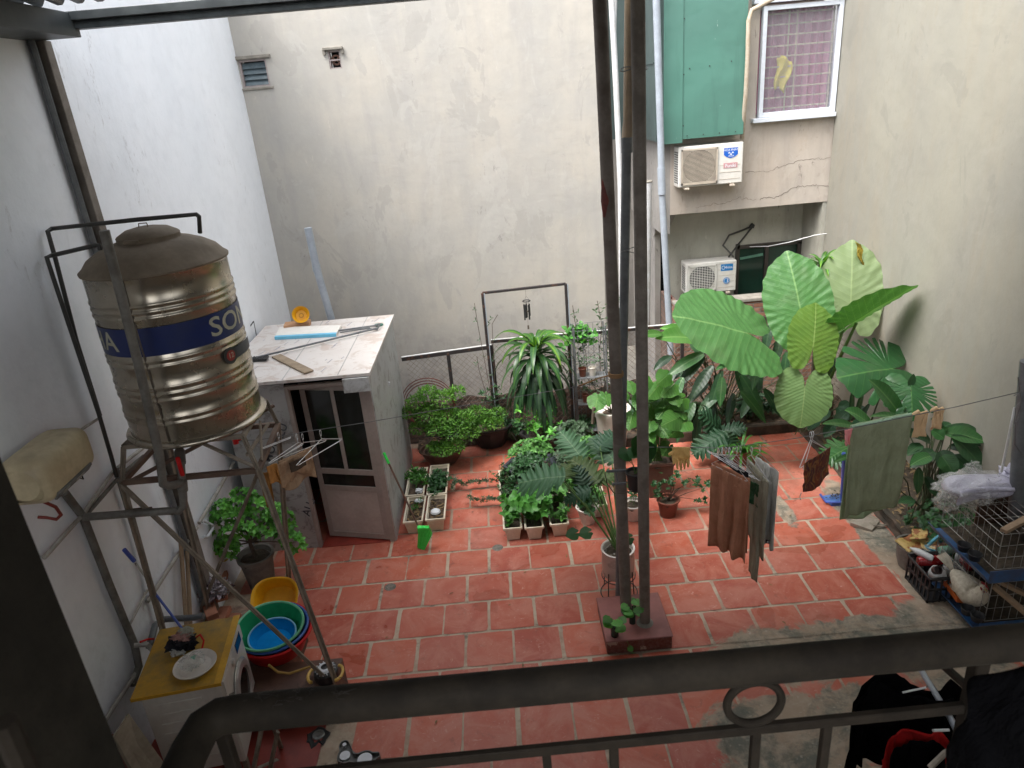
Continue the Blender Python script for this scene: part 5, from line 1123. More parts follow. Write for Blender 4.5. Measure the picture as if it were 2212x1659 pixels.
def R_sel(th):
    a = abs(th); r = 1.0-.50*sin(min(a, pi/2))**.8 if a < pi/2 else .50+.04*(a-pi/2); sl = 0; sg = .05 if th < 0 else 0
    n = 8
    for i in range(n):
        ai = .22+i*.335+sg; sl = max(sl, exp(-((a-ai)/(.075))**2)*(.50 if i < 6 else .3))
    lob = .93+.07*cos((a-.06)*18.7); return r*(1-sl)*lob*(1 if a < 2.95 else .5)
def leaf_pin(mb, A, T, nrm, W=.6, seed=0, nl=5.5):
    W *= 1.35
    A, T = V(A), V(T); L = (T-A).length; d, s, n = frame(T-A, nrm); N = 120; vs = []; us = []
    for k in range(N+1):
        t = -.16+1.16*k/N; e = max(0, 1-((t-.22)/.80)**2)**.75 if t > .22 else max(0, 1-((t-.22)/.44)**2)**.6
        for sg in (-1, 1):
            ph_ = (t*nl+(.22 if sg > 0 else 0)+seed*.3); c = abs(sin(pi*ph_))**.55; lob = .36+.64*c*(1+.12*sin(k*.9+seed))
            w_ = W*.5*e*lob
            for j in (1, .66, .33, 0) if sg < 0 else (.33, .66, 1):
                x = sg*j*w_; y = t+.50*j*w_*(.4+t) + .10*abs(x)
                z = -.16*y*y*(1 if y > 0 else .3)-.10*abs(x)+.03*sin(k*.45+seed)*j+.02*mnoise.noise(V((x*6, y*6, seed)))
                vs.append(A+d*(y*L)+s*(x*L)+n*(z*L)); us.append((x, y))
    f = [(k*7+j, k*7+j+1, (k+1)*7+j+1, (k+1)*7+j) for k in range(N) for j in range(6)]; mb.add(vs, f, us)
def leaf_strip(mb, base, d, up, L, W, droop=.5, fold=.25, n=8, prof=None, wave=0, seed=0):
    """blade leaf: starts along d, bends down by droop"""
    d = V(d).normalized(); p = V(base); vs = []; us = []; prof = prof or (lambda t: sin(pi*min(1, t*.93+.07))**.75*(1-.15*t))
    dirn = d.copy(); step = L/n; s0 = d.cross(V(up)); s0 = s0.normalized() if s0.length > 1e-4 else V((1, 0, 0))
    for i in range(n+1):
        t = i/n; w_ = W*.5*prof(t) if i < n else W*.02; nn = s0.cross(dirn).normalized(); k = wave*sin(t*9+seed)
        for j in (-1, 0, 1): vs.append(p+s0*(j*w_)+nn*(fold*abs(j)*w_+k*j*w_)); us.append((j*w_/L, t))
        dirn = (dirn+V((0, 0, -1))*droop/n*(.4+1.3*t)).normalized(); p = p+dirn*step
    f = []
    for i in range(n):
        for j in (0, 1): a = i*3+j; f.append((a, a+1, a+4, a+3))
    mb.add(vs, f, us)
def small_leaf(mb, p, d, n, L, W):
    d, s, n = frame(d, n); b = p; a1 = p+d*L*.38; a2 = p+d*L*.72; t = p+d*L-n*L*.12
    mb.add([b, a1+s*W*.5+n*W*.12, a1, a1-s*W*.5+n*W*.12, a2+s*W*.38+n*W*.08, a2-n*L*.02, a2-s*W*.38+n*W*.08, t], [(0, 1, 2), (0, 2, 3), (1, 4, 5, 2), (2, 5, 6, 3), (4, 7, 5), (5, 7, 6)], [(0, 0), (.25, .38), (0, .38), (-.25, .38), (.2, .72), (0, .72), (-.2, .72), (0, 1)])
def clump(mb, c, r, n, L, W, rng, up=.5, shell=.35, down=0):
    c = V(c)
    for i in range(n):
        while True:
            d = V((rng.gauss(0, 1), rng.gauss(0, 1), rng.gauss(0, 1)))
            if d.length > .1: d.normalize(); break
        if d.z < -.45: d.z *= -.6
        k = (shell+(1-shell)*rng.random()**.5)
        p = c+V((d.x*r[0]*k, d.y*r[1]*k, d.z*r[2]*k)); dd = d*.8+V((rng.gauss(0, .5), rng.gauss(0, .5), rng.gauss(0, .4)-down)); nn = V((0, 0, 1))*up+d*.5+V((rng.gauss(0, .35), rng.gauss(0, .35), 0))
        s = rng.uniform(.65, 1.15); small_leaf(mb, p, dd, nn, L*s, W*s)
def rosette(mb, p, d, n, L, W, rng, spread=.8):
    d = V(d).normalized(); s = d.orthogonal().normalized(); t = d.cross(s); a0 = rng.random()*6
    for i in range(n):
        a = a0+2*pi*i/n; o = s*cos(a)+t*sin(a); small_leaf(mb, p, (o*spread+d*.45), d, L*rng.uniform(.8, 1.1), W)
def branchy(mb, base, targets, r0, rng, r1=.25):
    for t in targets:
        b = V(base); t = V(t); m1 = b.lerp(t, .45)+V((rng.uniform(-.04, .04), rng.uniform(-.04, .04), .03)); mb.tube([b, m1, t], [r0, r0*.65, r0*r1], 6)
def soil_disc(c, r, parent, name='soil', mat=None, sx=1, sy=1):
    q = MB(); q.lathe([(0, .006), (r*.5, .01), (r, 0)], c, 20, sx, sy, jit=.3); return q.build(name, mat or m_soil, parent)
def round_pot(c, R, h, mat, t, rb=.7, rim=.012, name='pot'):
    q = MB(); q.lathe([(0, 0), (R*rb, 0), (R*rb*1.02, .004), (R*.96, h-rim*1.6), (R*.965, h-rim*1.5), (R+rim*.6, h-rim*1.2), (R+rim*.6, h-.002), (R+rim*.2, h), (R*.92, h-.002), (R*.90, h-.03), (0, h-.035)], c, 40); return q.build(name, mat, t, angle=45)
rng = random.Random(11)

# ---- gardenia
gp = P(568, 1262, z=0); g = thing('gardenia_bush', gp, 'glossy green gardenia bush in a cement pot before the shed', 'plant')
q = MB(); Rg, hg = .165, .36; q.lathe([(0, 0), (.12, 0), (Rg*.95, hg-.05), (Rg+.01, hg-.035), (Rg+.012, hg), (Rg-.012, hg), (Rg-.02, hg-.05), (0, hg-.05)], gp, 40); q.build('pot', m_cempot, g)
soil_disc(gp+V((0, 0, hg-.045)), Rg-.02, g)
tb = gp+V((0, 0, hg-.04)); q = MB(); q.tube([tb, tb+V((-.02, 0, .15)), tb+V((.0, 0, .34))], [.022, .018, .012], 8)
cl = [(-.30, -.02, .48), (-.18, 0, .62), (-.05, .02, .60), (.12, .02, .62), (.28, 0, .52), (.36, .0, .40), (.38, -.02, .25), (.22, -.05, .36), (-.12, -.08, .40), (-.34, -.05, .22), (-.22, -.06, .16), (.05, -.1, .45), (.42, 0, .12), (.0, .05, .72)]
cs = [gp+V((a*.95, b, hg+c*.88-.02)) for a, b, c in cl]; branchy(q, tb+V((0, 0, .18)), cs, .009, rng); q.build('stems', m_twig, g)
q = MB()
for c in cs:
    for i in range(19):
        d = V((rng.gauss(0, 1), rng.gauss(0, 1), rng.gauss(.3, .8))).normalized(); rosette(q, c+V((d.x*.09, d.y*.09, d.z*.07)), d+V((0, -.2, .5)), 5, .062, .034, rng)
q.build('foliage', l_gard, g)
q = MB(); 
for c in (cs[0]+V((-.09, -.05, -.02)), cs[10]+V((.02, -.08, -.04)), cs[12]+V((-.03, -.05, -.16))): rosette(q, c, V((0, -.5, -.4)), 2, .075, .035, rng)
q.build('yellow_leaves', l_yel, g)

# ---- bonsai aralias
def aralia(potc, R, hp, clumps, label, matp, octo=False, dens=1.0, lmat=None, sx=1.0):
    t = thing('aralia_bonsai', potc, label, 'plant')
    if octo:
        q = MB(); q.lathe([(0, 0), (R*.62, 0), (R*.66, .02), (R*.93, hp-.05), (R*1.06, hp-.02), (R*1.06, hp), (R*.95, hp), (R*.86, hp-.05), (0, hp-.05)], potc, 8, sx=1.15*sx, sy=.9); q.build('pot', matp, t, smooth=False)
    else:
        q = MB(); q.lathe([(0, 0), (R*.6, 0), (R*.8, hp*.4), (R*.97, hp-.03), (R*1.05, hp-.012), (R*1.04, hp), (R*.95, hp), (R*.9, hp-.04), (0, hp-.04)], potc, 40, sx=1.15, sy=.85); q.build('pot', matp, t, angle=50)
    soil_disc(potc+V((0, 0, hp-.035)), R*.82, t, sx=1.1*sx, sy=.85, mat=m_mulch)
    b = potc+V((0, 0, hp-.04)); q = MB(); cs = [P(px, py, Y=yy) for px, py, r, yy in clumps]
    top = sum(cs, V())/len(cs); m1 = b.lerp(top, .5)+V((.05, 0, 0)); q.tube([b+V((-.03, 0, 0)), m1, b.lerp(top, .8)], [.035, .026, .015], 8); branchy(q, m1, cs, .014, rng); q.build('trunk', m_bark, t)
    q = MB()
    for (px, py, r, yy), c in zip(clumps, cs):
        rr_ = r/190.0; clump(q, c, (rr_, rr_*.9, rr_*.62), int(680*dens*(r/35)**1.6), .044, .016, rng, up=.9, shell=.55)
    q.build('foliage', lmat or l_aral, t); return t
Yb = 7.95
aralia(P(958, 998, z=0), .24, .20, [(925, 850, 26, Yb), (955, 862, 30, Yb), (985, 848, 22, 8.05), (900, 870, 26, Yb), (880, 893, 20, Yb), (925, 895, 34, 7.9), (965, 900, 34, 7.9), (1000, 905, 30, 7.9), (950, 925, 32, 7.8), (985, 930, 34, 7.8), (905, 925, 22, 7.9), (1015, 935, 24, 7.85), (955, 970, 26, 7.72), (980, 965, 26, 7.72), (935, 965, 14, 7.75)], 'wide bonsai aralia in a low brown bowl beside the shed', m_terrabig)
aralia(P(1062, 960, z=0), .255, .29, [(1030, 893, 26, 8.1), (1052, 905, 24, 8.1), (1075, 893, 20, 8.15), (1040, 918, 24, 8.0), (1068, 915, 22, 8.05), (1022, 910, 16, 8.0)], 'smaller bonsai aralia in a black octagonal pot', m_black, True)
# ---- dracaena
dpz = P(1178, 975, z=0); dpz = V((.40, 8.05, 0)); dr_ = thing('dracaena', dpz, 'tall dracaena with arching striped leaves in a black pot under the arch', 'plant')
q = MB(); q.lathe([(0, 0), (.17, 0), (.19, .02), (.26, .24), (.29, .26), (.29, .29), (.26, .29), (.235, .24), (0, .22)], dpz, 8, sx=1.15, sy=.85); q.build('pot', m_black, dr_, smooth=False)
soil_disc(dpz+V((0, 0, .235)), .22, dr_)
crown = P(1157, 748, Y=7.95); q = MB(); q.tube([dpz+V((0, 0, .22)), V((crown.x+.04, 7.98, .7)), crown-V((0, 0, .12))], [.035, .03, .028], 8); q.build('trunk', m_bark, dr_)
q1, q2, q3 = MB(), MB(), MB()
for i in range(92):
    t = i/92; a = i*2.39996; z = -.50*t*1.0; el = 1.05-1.2*min(1,t*1.8)+rng.uniform(-.12, .12)
    d = V((cos(a)*cos(el), sin(a)*cos(el), sin(el))); L = rng.uniform(.48, .74)*(1 if i > 9 else .5+.04*i); mb = q1 if i < 14 else (q2 if i < 40 else q3)
    leaf_strip(mb, crown+V((cos(a)*.02, sin(a)*.02, .03+z)), d, V((0, 0, 1)), L, .082, droop=2.2+1.2*t, fold=.3, n=10, wave=.12, seed=i)
q1.build('young_leaves', l_dracy, dr_); q2.build('striped_leaves', l_drac, dr_); q3.build('drooping_leaves', l_dark, dr_)
# dracaena companion shrub in front
def shrub(c, name, label, stems, leafm, L, W, n, ros=5, r0=.006, pot=None, cat='plant', group=None, spread=.06, twig=None):
    t = thing(name, c, label, cat, group); q = MB(); branchy(q, c, stems, r0, rng); q.build('stems', twig or m_twig, t); q = MB()
    for s in stems:
        s = V(s)
        for i in range(n):
            k = rng.uniform(.45, 1); p = V(c).lerp(s, k)+V((rng.gauss(0, spread*.5), rng.gauss(0, spread*.5), rng.gauss(0, spread*.3))); rosette(q, p, V((rng.gauss(0, .4), rng.gauss(-.2, .4), 1)), ros, L, W, rng)
    q.build('foliage', leafm, t); return t
bb = V((.35, 7.75, .24)); shrub(bb, 'citrus_seedling', 'light leafy shrub growing in front of the dracaena pot', [P(px, py, Y=7.7) for px, py in ((1120, 880), (1140, 900), (1160, 865), (1175, 880), (1190, 875), (1150, 885), (1205, 905), (1115, 900), (1185, 905), (1165, 915))], l_gard, .075, .032, 4, 4)
# black rectangular tub in front with bare twigs
bt = thing('black_tub', (.20, 7.30, 0), 'black square tub with bare twigs and few leaves behind the planter boxes', 'plant')
q = MB(); q.lathe([(0, 0), (.22, 0), (.24, .02), (.29, .22), (.32, .24), (.32, .26), (.29, .26), (.265, .22), (0, .2)], (.20, 7.30, 0), 8, sx=1.12, sy=.8); q.build('pot', M('slate_black_plastic', (.03, .034, .042, 1), (.045, .05, .06, 1), 7, .45), bt, smooth=False); soil_disc(V((.20, 7.30, .21)), .25, bt, mat=m_mulch)
q = MB(); branchy(q, V((.2, 7.3, .2)), [P(px, py, Y=7.25) for px, py in ((1100, 930), (1130, 905), (1160, 950), (1175, 985), (1120, 960), (1205, 940))], .006, rng); q.build('bare_twigs', m_twig, bt)
q = MB()
for px, py in ((1188, 935), (1200, 945), (1180, 950), (1165, 948), (1195, 930)): rosette(q, P(px, py, Y=7.2), V((0, -.3, 1)), 4, .075, .034, rng)
q.build('foliage', l_gard, bt)

# ================================================================= planter boxes
def planter(x0, x1, y0, y1, h, label, group, fol=None, mat=None):
    t = thing('planter_box', ((x0+x1)/2, (y0+y1)/2, 0), label, 'planter', group)
    q = MB(); tp = .022
    def ringp(i, z): return [V((x0+i, y0+i, z)), V((x1-i, y0+i, z)), V((x1-i, y1-i, z)), V((x0+i, y1-i, z))]
    lv = [ringp(tp+.012, .006), ringp(.010, h-.022), ringp(-.004, h-.020), ringp(-.004, h), ringp(.013, h), ringp(.016, h-.035), ringp(.02, h-.04)]
    vs = [p for l_ in lv for p in l_]; f = [(0, 3, 2, 1)]+[(i*4+j, i*4+(j+1) % 4, (i+1)*4+(j+1) % 4, (i+1)*4+j) for i in range(len(lv)-1) for j in range(4)]
    q.add(vs, f); q.build('box', mat or m_planter, t, smooth=False)
    q = MB(); q.grid(lambda u, v: V((x0+.016+u*(x1-x0-.032), y0+.016+v*(y1-y0-.032), h-.045+.012*mnoise.noise(V((u*9, v*14, x0*7))))), 8, 16); q.build('soil', m_soil if not fol or fol != 'dry' else m_mulch, t)
    return t
def herb(t, x0, x1, y0, y1, z, n, hmax, mat, L, W, ros=4, stem=True, lean=.05):
    q = MB(); q2 = MB()
    for i in range(n):
        x, y = rng.uniform(x0, x1), rng.uniform(y0, y1); h = rng.uniform(.35, 1)*hmax; top = V((x+rng.gauss(0, lean), y+rng.gauss(0, lean), z+h))
        if stem: q2.tube([V((x, y, z-.02)), V((x, y, z)).lerp(top, .6), top], .0022, 4, False)
        for k in (1.0, .72, .45):
            rosette(q, V((x, y, z)).lerp(top, k), V((rng.gauss(0, .5), rng.gauss(0, .5), 1)), ros, L*(1.15-.2*k), W*(1.15-.2*k), rng)
    o = q.build('foliage', mat, t)
    if stem: q2.build('stems', m_stem, t)
    return o
G1 = 'cream planter boxes beside the shed'
pz = .17
t = planter(-1.285, -1.075, 6.97, 7.60, pz, 'rear left planter box beside the shed with lettuce like seedlings', G1, 'dry'); herb(t, -1.25, -1.11, 7.15, 7.5, pz-.05, 9, .10, l_herb, .085, .03)
q = MB(); q.grid(crumple(V((-1.13, 7.06, pz)), .05, .04, .025, .6, 2, 2), 18, 10, False); q.build('eggshell', m_lwhite, t)
t = planter(-1.04, -.815, 6.96, 7.63, pz, 'rear right planter box beside the shed with dense dark herbs', G1); herb(t, -1.01, -.85, 7.0, 7.45, pz-.05, 60, .09, l_herbd, .045, .026)
t = planter(-1.25, -1.045, 6.43, 6.94, pz, 'front left planter box beside the shed with dry shells and litter', G1, 'dry'); herb(t, -1.2, -1.1, 6.6, 6.9, pz-.05, 4, .08, l_herb, .05, .02)
q = MB(); q.grid(crumple(V((-1.12, 6.84, pz)), .055, .03, .02, .4, 2, 5), 18, 10, False); q.build('eggshell', m_lwhite, t)
q = MB()
for i in range(26): small_leaf(q, V((rng.uniform(-1.22, -1.08), rng.uniform(6.47, 6.9), pz-.03)), V((rng.gauss(0, 1), rng.gauss(0, 1), .1)), V((0, 0, 1)), .06, .022)
q.build('dry_leaves', l_dry, t)
t = planter(-1.015, -.81, 6.44, 6.93, pz, 'front right planter box beside the shed with a white shell', G1, 'dry')
q = MB(); q.lathe([(.0, .05), (.025, .048), (.05, .03), (.055, .012), (.04, 0)], (-.92, 6.62, pz-.04), 20); q.build('white_shell', m_lwhite, t)
q = MB()
for i in range(20): small_leaf(q, V((rng.uniform(-.98, -.84), rng.uniform(6.5, 6.9), pz-.03)), V((rng.gauss(0, 1), rng.gauss(0, 1), .1)), V((0, 0, 1)), .06, .022)
q.build('dry_leaves', l_dry, t)
# centre group
G2 = 'cream planter boxes crowded with herbs in the middle'
PL = [(-.19, .0, 6.14, 6.68, 'front left box of the middle planters with bare dark soil', l_sweet, 5, .16, .07, .045, (.35, 1)),
      (.03, .22, 6.12, 6.66, 'second box from the left in front, overflowing with heart leaves', l_sweet, 24, .26, .075, .06, (0, .85)),
      (.29, .48, 6.14, 6.64, 'separate front box with young pepper leaves and open soil', l_herb, 9, .17, .075, .035, (0, .7)),
      (-.215, .09, 6.72, 7.36, 'wide left box in the second row with fine trailing herbs', l_herbd, 70, .14, .035, .018, (0, 1)),
      (.28, .50, 6.70, 7.26, 'second row box in the centre with pale fine herbs', l_grey, 60, .17, .04, .018, (0, 1)),
      (.52, .76, 6.72, 7.3, 'second row box behind the white pot with dense herbs', l_herb, 40, .2, .05, .025, (0, 1)),
      (.70, .92, 6.42, 6.98, 'right hand box of the middle planters near the posts', l_herb, 18, .13, .055, .022, (0, 1))]
for x0, x1, y0, y1, lab, lm, n_, hm, L_, W_, (ya, yb_) in PL:
    t = planter(x0, x1, y0, y1, pz, lab, G2); herb(t, x0+.02, x1-.02, y0+.02+(y1-y0)*(1-yb_)*0+(y1-y0)*ya*0+.0, y1-.02, pz-.05, n_, hm, lm, L_, W_)
def heap(c, label, mat, L, W, n, r, name='herb_clump', cat='plant', stems=True, group=None, base=None):
    t = thing(name, base or (c[0], c[1], 0), label, cat, group); q = MB(); q2 = MB(); c = V(c)
    for i in range(n):
        d = V((rng.gauss(0, .5), rng.gauss(0, .5), abs(rng.gauss(0, .6)))); d = d if d.length < 1 else d.normalized(); p = c+V((d.x*r[0], d.y*r[1], d.z*r[2]))
        rosette(q, p, V((d.x, d.y-.2, 1.0)), rng.choice((4, 5, 6)), L, W, rng)
        if stems and i % 3 == 0: q2.tube([V((c.x+d.x*r[0]*.3, c.y+d.y*r[1]*.3, max(.02, c.z-.25))), p], .003, 4, False)
    q.build('foliage', mat, t)
    if stems: q2.build('stems', m_stem, t)
    return t
heap((.10, 6.42, .27), 'mass of bright heart shaped sweet potato leaves over the front boxes', l_sweet, .085, .062, 60, (.24, .24, .18), 'sweet_potato_plant')
heap((.28, 6.55, .30), 'broad leaved vine spilling between the front boxes', l_herb, .11, .075, 18, (.20, .15, .12), 'leafy_vine')
heap((.12, 6.95, .36), 'compound leaved green herb clump left of the middle', l_herbd, .055, .022, 130, (.20, .20, .20), 'herb_clump')
heap((.18, 7.15, .45), 'fresh light green bushy herb behind the boxes', l_herb, .06, .03, 120, (.24, .16, .16), 'bushy_herb')
heap((.62, 7.0, .34), 'dense mid green herb mass in the centre of the planters', l_grey, .05, .024, 150, (.26, .22, .20), 'herb_mass')
heap((.82, 7.1, .40), 'green leafy clump right behind the split leaf plant', l_herb, .06, .03, 90, (.2, .2, .2), 'leafy_clump')
heap((.70, 7.55, .42), 'variegated small leaved shrub behind the split leaves', l_grey, .07, .035, 90, (.22, .15, .18), 'small_shrub')
# trailing branch toward the left
q = MB(); tt = thing('trailing_branch', P(1040, 1060, z=.1), 'thin trailing branch with tiny leaves over the red tiles', 'plant'); q2 = MB()
for pts in ([(1085, 1040), (1060, 1035), (1030, 1038), (1000, 1045)], [(1080, 1078), (1055, 1075), (1030, 1080), (1010, 1070)], [(1000, 1045), (985, 1035), (975, 1048)]):
    w3 = [P(px, py, z=.12) for px, py in pts]; q.tube(w3, .003, 5)
    for a, b in zip(w3, w3[1:]):
        for k in range(12): p = a.lerp(b, k/12)+V((rng.gauss(0, .012), rng.gauss(0, .012), -abs(rng.gauss(0, .02)))); rosette(q2, p, V((rng.gauss(0, .5), rng.gauss(0, .5), 1)), 5, .042, .014, rng)
q.build('stems', m_twig, tt); q2.build('foliage', l_grey, tt)

# small pots
def potplant(c, R, h, mat, name, label, rb=.7, group=None):
    t = thing(name, c, label, 'plant', group); round_pot(c, R, h, mat, t, rb); soil_disc(V(c)+V((0, 0, h-.035)), R*.9, t); return t
GW = 'small white ceramic pots by the planters'
c = P(1270, 1128, z=0); t = potplant(c, .115, .20, m_potwhite, 'potted_seedling', 'small white scalloped pot left of the post base', .62, GW); herb(t, c.x-.06, c.x+.06, c.y-.06, c.y+.06, .18, 6, .16, l_herbd, .08, .05)
c = P(1368, 1120, z=0); t = potplant(c, .115, .20, m_potwhite, 'potted_seedling', 'small white pot seen between the steel posts', .62, GW); herb(t, c.x-.05, c.x+.05, c.y-.05, c.y+.05, .18, 4, .3, l_herbd, .07, .03)
c = P(1443, 1112, z=0); t = potplant(c, .115, .20, m_terra, 'small_potted_shrub', 'brown plastic pot with a low branching shrub right of the posts', .72)
q = MB(); ss = [P(px, py, Y=c.y) for px, py in ((1420, 1050), (1435, 1035), (1460, 1030), (1480, 1045), (1500, 1040), (1515, 1055), (1418, 1070), (1450, 1045), (1512, 1080))]; branchy(q, c+V((0, 0, .17)), ss, .005, rng); q.build('stems', m_twig, t)
q = MB(); rr = rng
for s in ss:
    for i in range(7): rosette(q, s+V((rng.gauss(0, .035), rng.gauss(0, .035), rng.gauss(0, .022))), V((rng.gauss(0, .4), rng.gauss(-.2, .4), 1)), 5, .038, .019, rng)
q.build('foliage', l_herbd, t)
# selloum on stand
sc = V(P(1336, 1291, z=.012)); sc = V((.83, 5.22, 0)); sp = thing('pot_stand', sc, 'black wire plant stand with a round foot ring by the posts', 'stand')
q = ring(sc+V((0, 0, .008)), .165, .005, 'z', 40, 8); q.build('foot_ring', m_blackpipe, sp)
for k in range(4):
    a_ = radians(45+90*k); q = MB(); q.tube([sc+V((.165*cos(a_), .165*sin(a_), .008)), sc+V((.148*cos(a_), .148*sin(a_), .29))], .005, 8); q.build('leg', m_blackpipe, sp)
q = ring(sc+V((0, 0, .20)), .15, .005, 'z', 40, 8); q.build('support_ring', m_blackpipe, sp)
pc_ = sc+V((0, 0, .215)); se = thing('split_leaf_philodendron', pc_, 'large deeply cut philodendron in a white cylinder pot on the stand', 'plant')
Rp, hp_ = .145, .27; q = MB(); q.lathe([(0, 0), (Rp*.9, 0), (Rp, .015), (Rp, hp_-.01), (Rp+.006, hp_-.004), (Rp+.006, hp_+.004), (Rp-.004, hp_+.006), (Rp-.014, hp_), (Rp-.016, hp_-.05), (0, hp_-.05)], pc_, 56); q.build('pot', m_potwhite, se, angle=50)
soil_disc(pc_+V((0, 0, hp_-.045)), Rp-.02, se)
q = MB()
for i in range(14): a_ = rng.random()*6.28; r_ = rng.uniform(.05, .12); q.lathe([(0, 0), (.012, .004), (.01, .012), (0, .016)], pc_+V((r_*cos(a_), r_*sin(a_), hp_-.042)), 7)
o = q.build('pebbles', m_conc, se); o['kind'] = 'stuff'
cb_ = pc_+V((0, 0, hp_-.03))
SEL = [((1206, 1030), (1122, 1036), 5.35, 5.5, l_sel), ((1286, 1034), (1238, 990), 5.6, 5.85, l_selo), ((1292, 1036), (1338, 1022), 5.6, 5.6, l_selo), ((1267, 1058), (1248, 1012), 5.5, 5.6, l_seld), ((1253, 985), (1214, 932), 5.95, 6.2, l_sel), ((1322, 990), (1280, 942), 5.9, 6.2, l_sel), ((1268, 1060), (1222, 1078), 5.4, 5.4, l_seld), ((1212, 1030), (1232, 1000), 5.5, 5.7, l_selo), ((1296, 965), (1330, 930), 6.0, 6.2, l_seld)]
qs = MB()
for i, ((ax, ay), (tx, ty), Ya, Yt, mt) in enumerate(SEL):
    A = P(ax, ay, Y=Ya); T = P(tx, ty, Y=Yt); qs.tube([cb_+V((rng.uniform(-.03, .03), 0, 0)), cb_.lerp(A, .55)+V((0, 0, .05)), A], [.009, .007, .005], 7)
    q = MB(); leaf_pin(q, A, A+(T-A)*1.12, (CAM-A).normalized()+V((0, 0, .9)), .62, i); q.build('leaf', mt, se)
qs.build('petioles', m_stem, se)
q = MB()
for (px, py, Yq) in ((1228, 1150, 5.25), (1345, 1160, 5.05), (1256, 1148, 5.2)):
    A = P(px+14, py+2, Y=Yq); leaf_polar(q, A, P(px-8, py+8, Y=Yq-.03), V((0, -.6, .8)), R_heart(), 4, 28)
q.build('low_leaves', l_herbd, se)
# hanging black pot on the posts
hc_ = P(1372, 1032, Y=4.74); hp2 = thing('hanging_pot', hc_, 'small black pot with a vine tied to the steel posts', 'plant')
q = MB(); q.lathe([(0, 0), (.052, 0), (.068, .14), (.074, .142), (.074, .156), (.066, .156), (.062, .13), (0, .125)], hc_-V((0, 0, .10)), 32); q.build('pot', m_black, hp2)
soil_disc(hc_+V((0, 0, .03)), .06, hp2)
q = MB(); branchy(q, hc_+V((0, 0, .03)), [P(px, py, Y=4.8) for px, py in ((1385, 960), (1400, 985), (1360, 970), (1345, 985), (1395, 1000))], .004, rng); q.build('stems', m_stem, hp2)
q = MB()
for (ax, ay), (tx, ty) in (((1378, 965), (1366, 948)), ((1392, 985), (1410, 1000)), ((1355, 980), (1335, 985)), ((1370, 975), (1358, 990)), ((1400, 975), (1418, 962)), ((1385, 955), (1398, 940)), ((1388, 1000), (1400, 1018))): leaf_polar(q, P(ax, ay, Y=4.78), P(tx, ty, Y=4.72), V((0, -.7, .7)), R_heart(), 4, 28)
q.build('foliage', l_herbd, hp2)
q = MB(); bx_ = P(1327, 1036, Y=4.85).z
q.beam(P(1310, 1018, Y=4.78), P(1352, 1016, Y=4.78), .012, .02); q.beam(P(1322, 1046, Y=4.78), P(1352, 1044, Y=4.78), .012, .02); q.beam(P(1330, 1017, Y=4.775), P(1335, 1046, Y=4.775), .012, .012); pb2 = tag(q.build('pot_bracket', m_pvc), 'small metal bracket holding the black pot to the post', 'bracket')
q = MB(); q.tube([P(px, py, Y=4.70) for px, py in ((1306, 1020), (1312, 1045), (1326, 1065), (1345, 1066), (1370, 1058), (1385, 1040), (1392, 1020))], .004, 6); tag(q.build('twisted_wire', m_twig), 'twisted wire slung below the black hanging pot', 'wire')
# jars with pothos on the block
for i, (px, py, r_, h_) in enumerate(((1328, 1372, .032, .10), (1366, 1345, .026, .085), (1370, 1322, .028, .05))):
    c = P(px, py, z=.142); t = thing('glass_jar', c, ('dark glass jar with heart leaved cutting on the front of the red block', 'narrow dark jar with a cutting between the two posts', 'open dark jar behind the cutting on the red block')[i], 'jar', 'dark jars on the red block')
    q = MB(); q.lathe([(0, 0), (r_, 0), (r_, h_*.85), (r_*.85, h_), (r_*.8, h_), (r_*.9, h_*.8), (0, h_*.5)], c, 20); q.build('jar', m_greenglass, t)
    q = MB(); q2 = MB()
    for k in range(7 if i < 2 else 3):
        a_ = rng.random()*6.28; A = c+V((.05*cos(a_), .05*sin(a_)-.01, h_+rng.uniform(.0, .12))); q2.tube([c+V((0, 0, h_*.8)), A], .003, 5); leaf_polar(q, A, A+V((.055*cos(a_), .055*sin(a_)-.02, .01)), V((0, -.3, 1)), R_heart(), 3, 24, W=1.1)
    q.build('leaves', l_sweet, t); q2.build('stems', m_stem, t)
q = MB(); q2 = MB(); vp = [P(px, py, Y=4.455) for px, py in ((1355, 1385), (1360, 1400), (1366, 1415), (1370, 1428))]; q2.tube(vp, .0025, 5)
for p in vp[1:]: leaf_polar(q, p, p+V((.03, -.02, -.02)), V((0, -1, .5)), R_heart(), 3, 20)
t = thing('trailing_cutting', vp[0], 'little trailing heart leaf vine over the front of the red block', 'plant'); q.build('leaves', l_sweet, t); q2.build('stem', m_stem, t)
# big white urn with heart leaves and dry twigs (behind the posts)
c = V((1.18, 7.60, 0)); t = thing('white_urn_plant', c, 'tall white rimmed pot with heart leaves behind the steel posts', 'plant')
q = MB(); q.lathe([(0, 0), (.13, 0), (.15, .1), (.185, .62), (.22, .70), (.225, .74), (.20, .745), (.18, .69), (0, .66)], c, 44); q.build('pot', m_potwhite, t, angle=50); soil_disc(c+V((0, 0, .67)), .17, t, mat=m_mulch)
q = MB(); leaf_polar(q, P(1290, 862, Y=7.45), P(1284, 892, Y=7.3), V((0, -.7, .8)), R_heart(), 5, 48, W=1.0); leaf_polar(q, P(1308, 855, Y=7.5), P(1316, 878, Y=7.35), V((.3, -.8, .6)), R_heart(), 5, 48, W=1.0); q.build('leaves', l_heart, t)
q = MB(); branchy(q, c+V((0, 0, .68)), [P(px, py, Y=7.55) for px, py in ((1245, 838), (1262, 810), (1290, 800), (1300, 790), (1230, 862))], .006, rng); q.tube([P(1283, 880, Y=7.35), P(1280, 915, Y=7.35)], .02, 6); q.build('dry_twigs', m_twig, t)
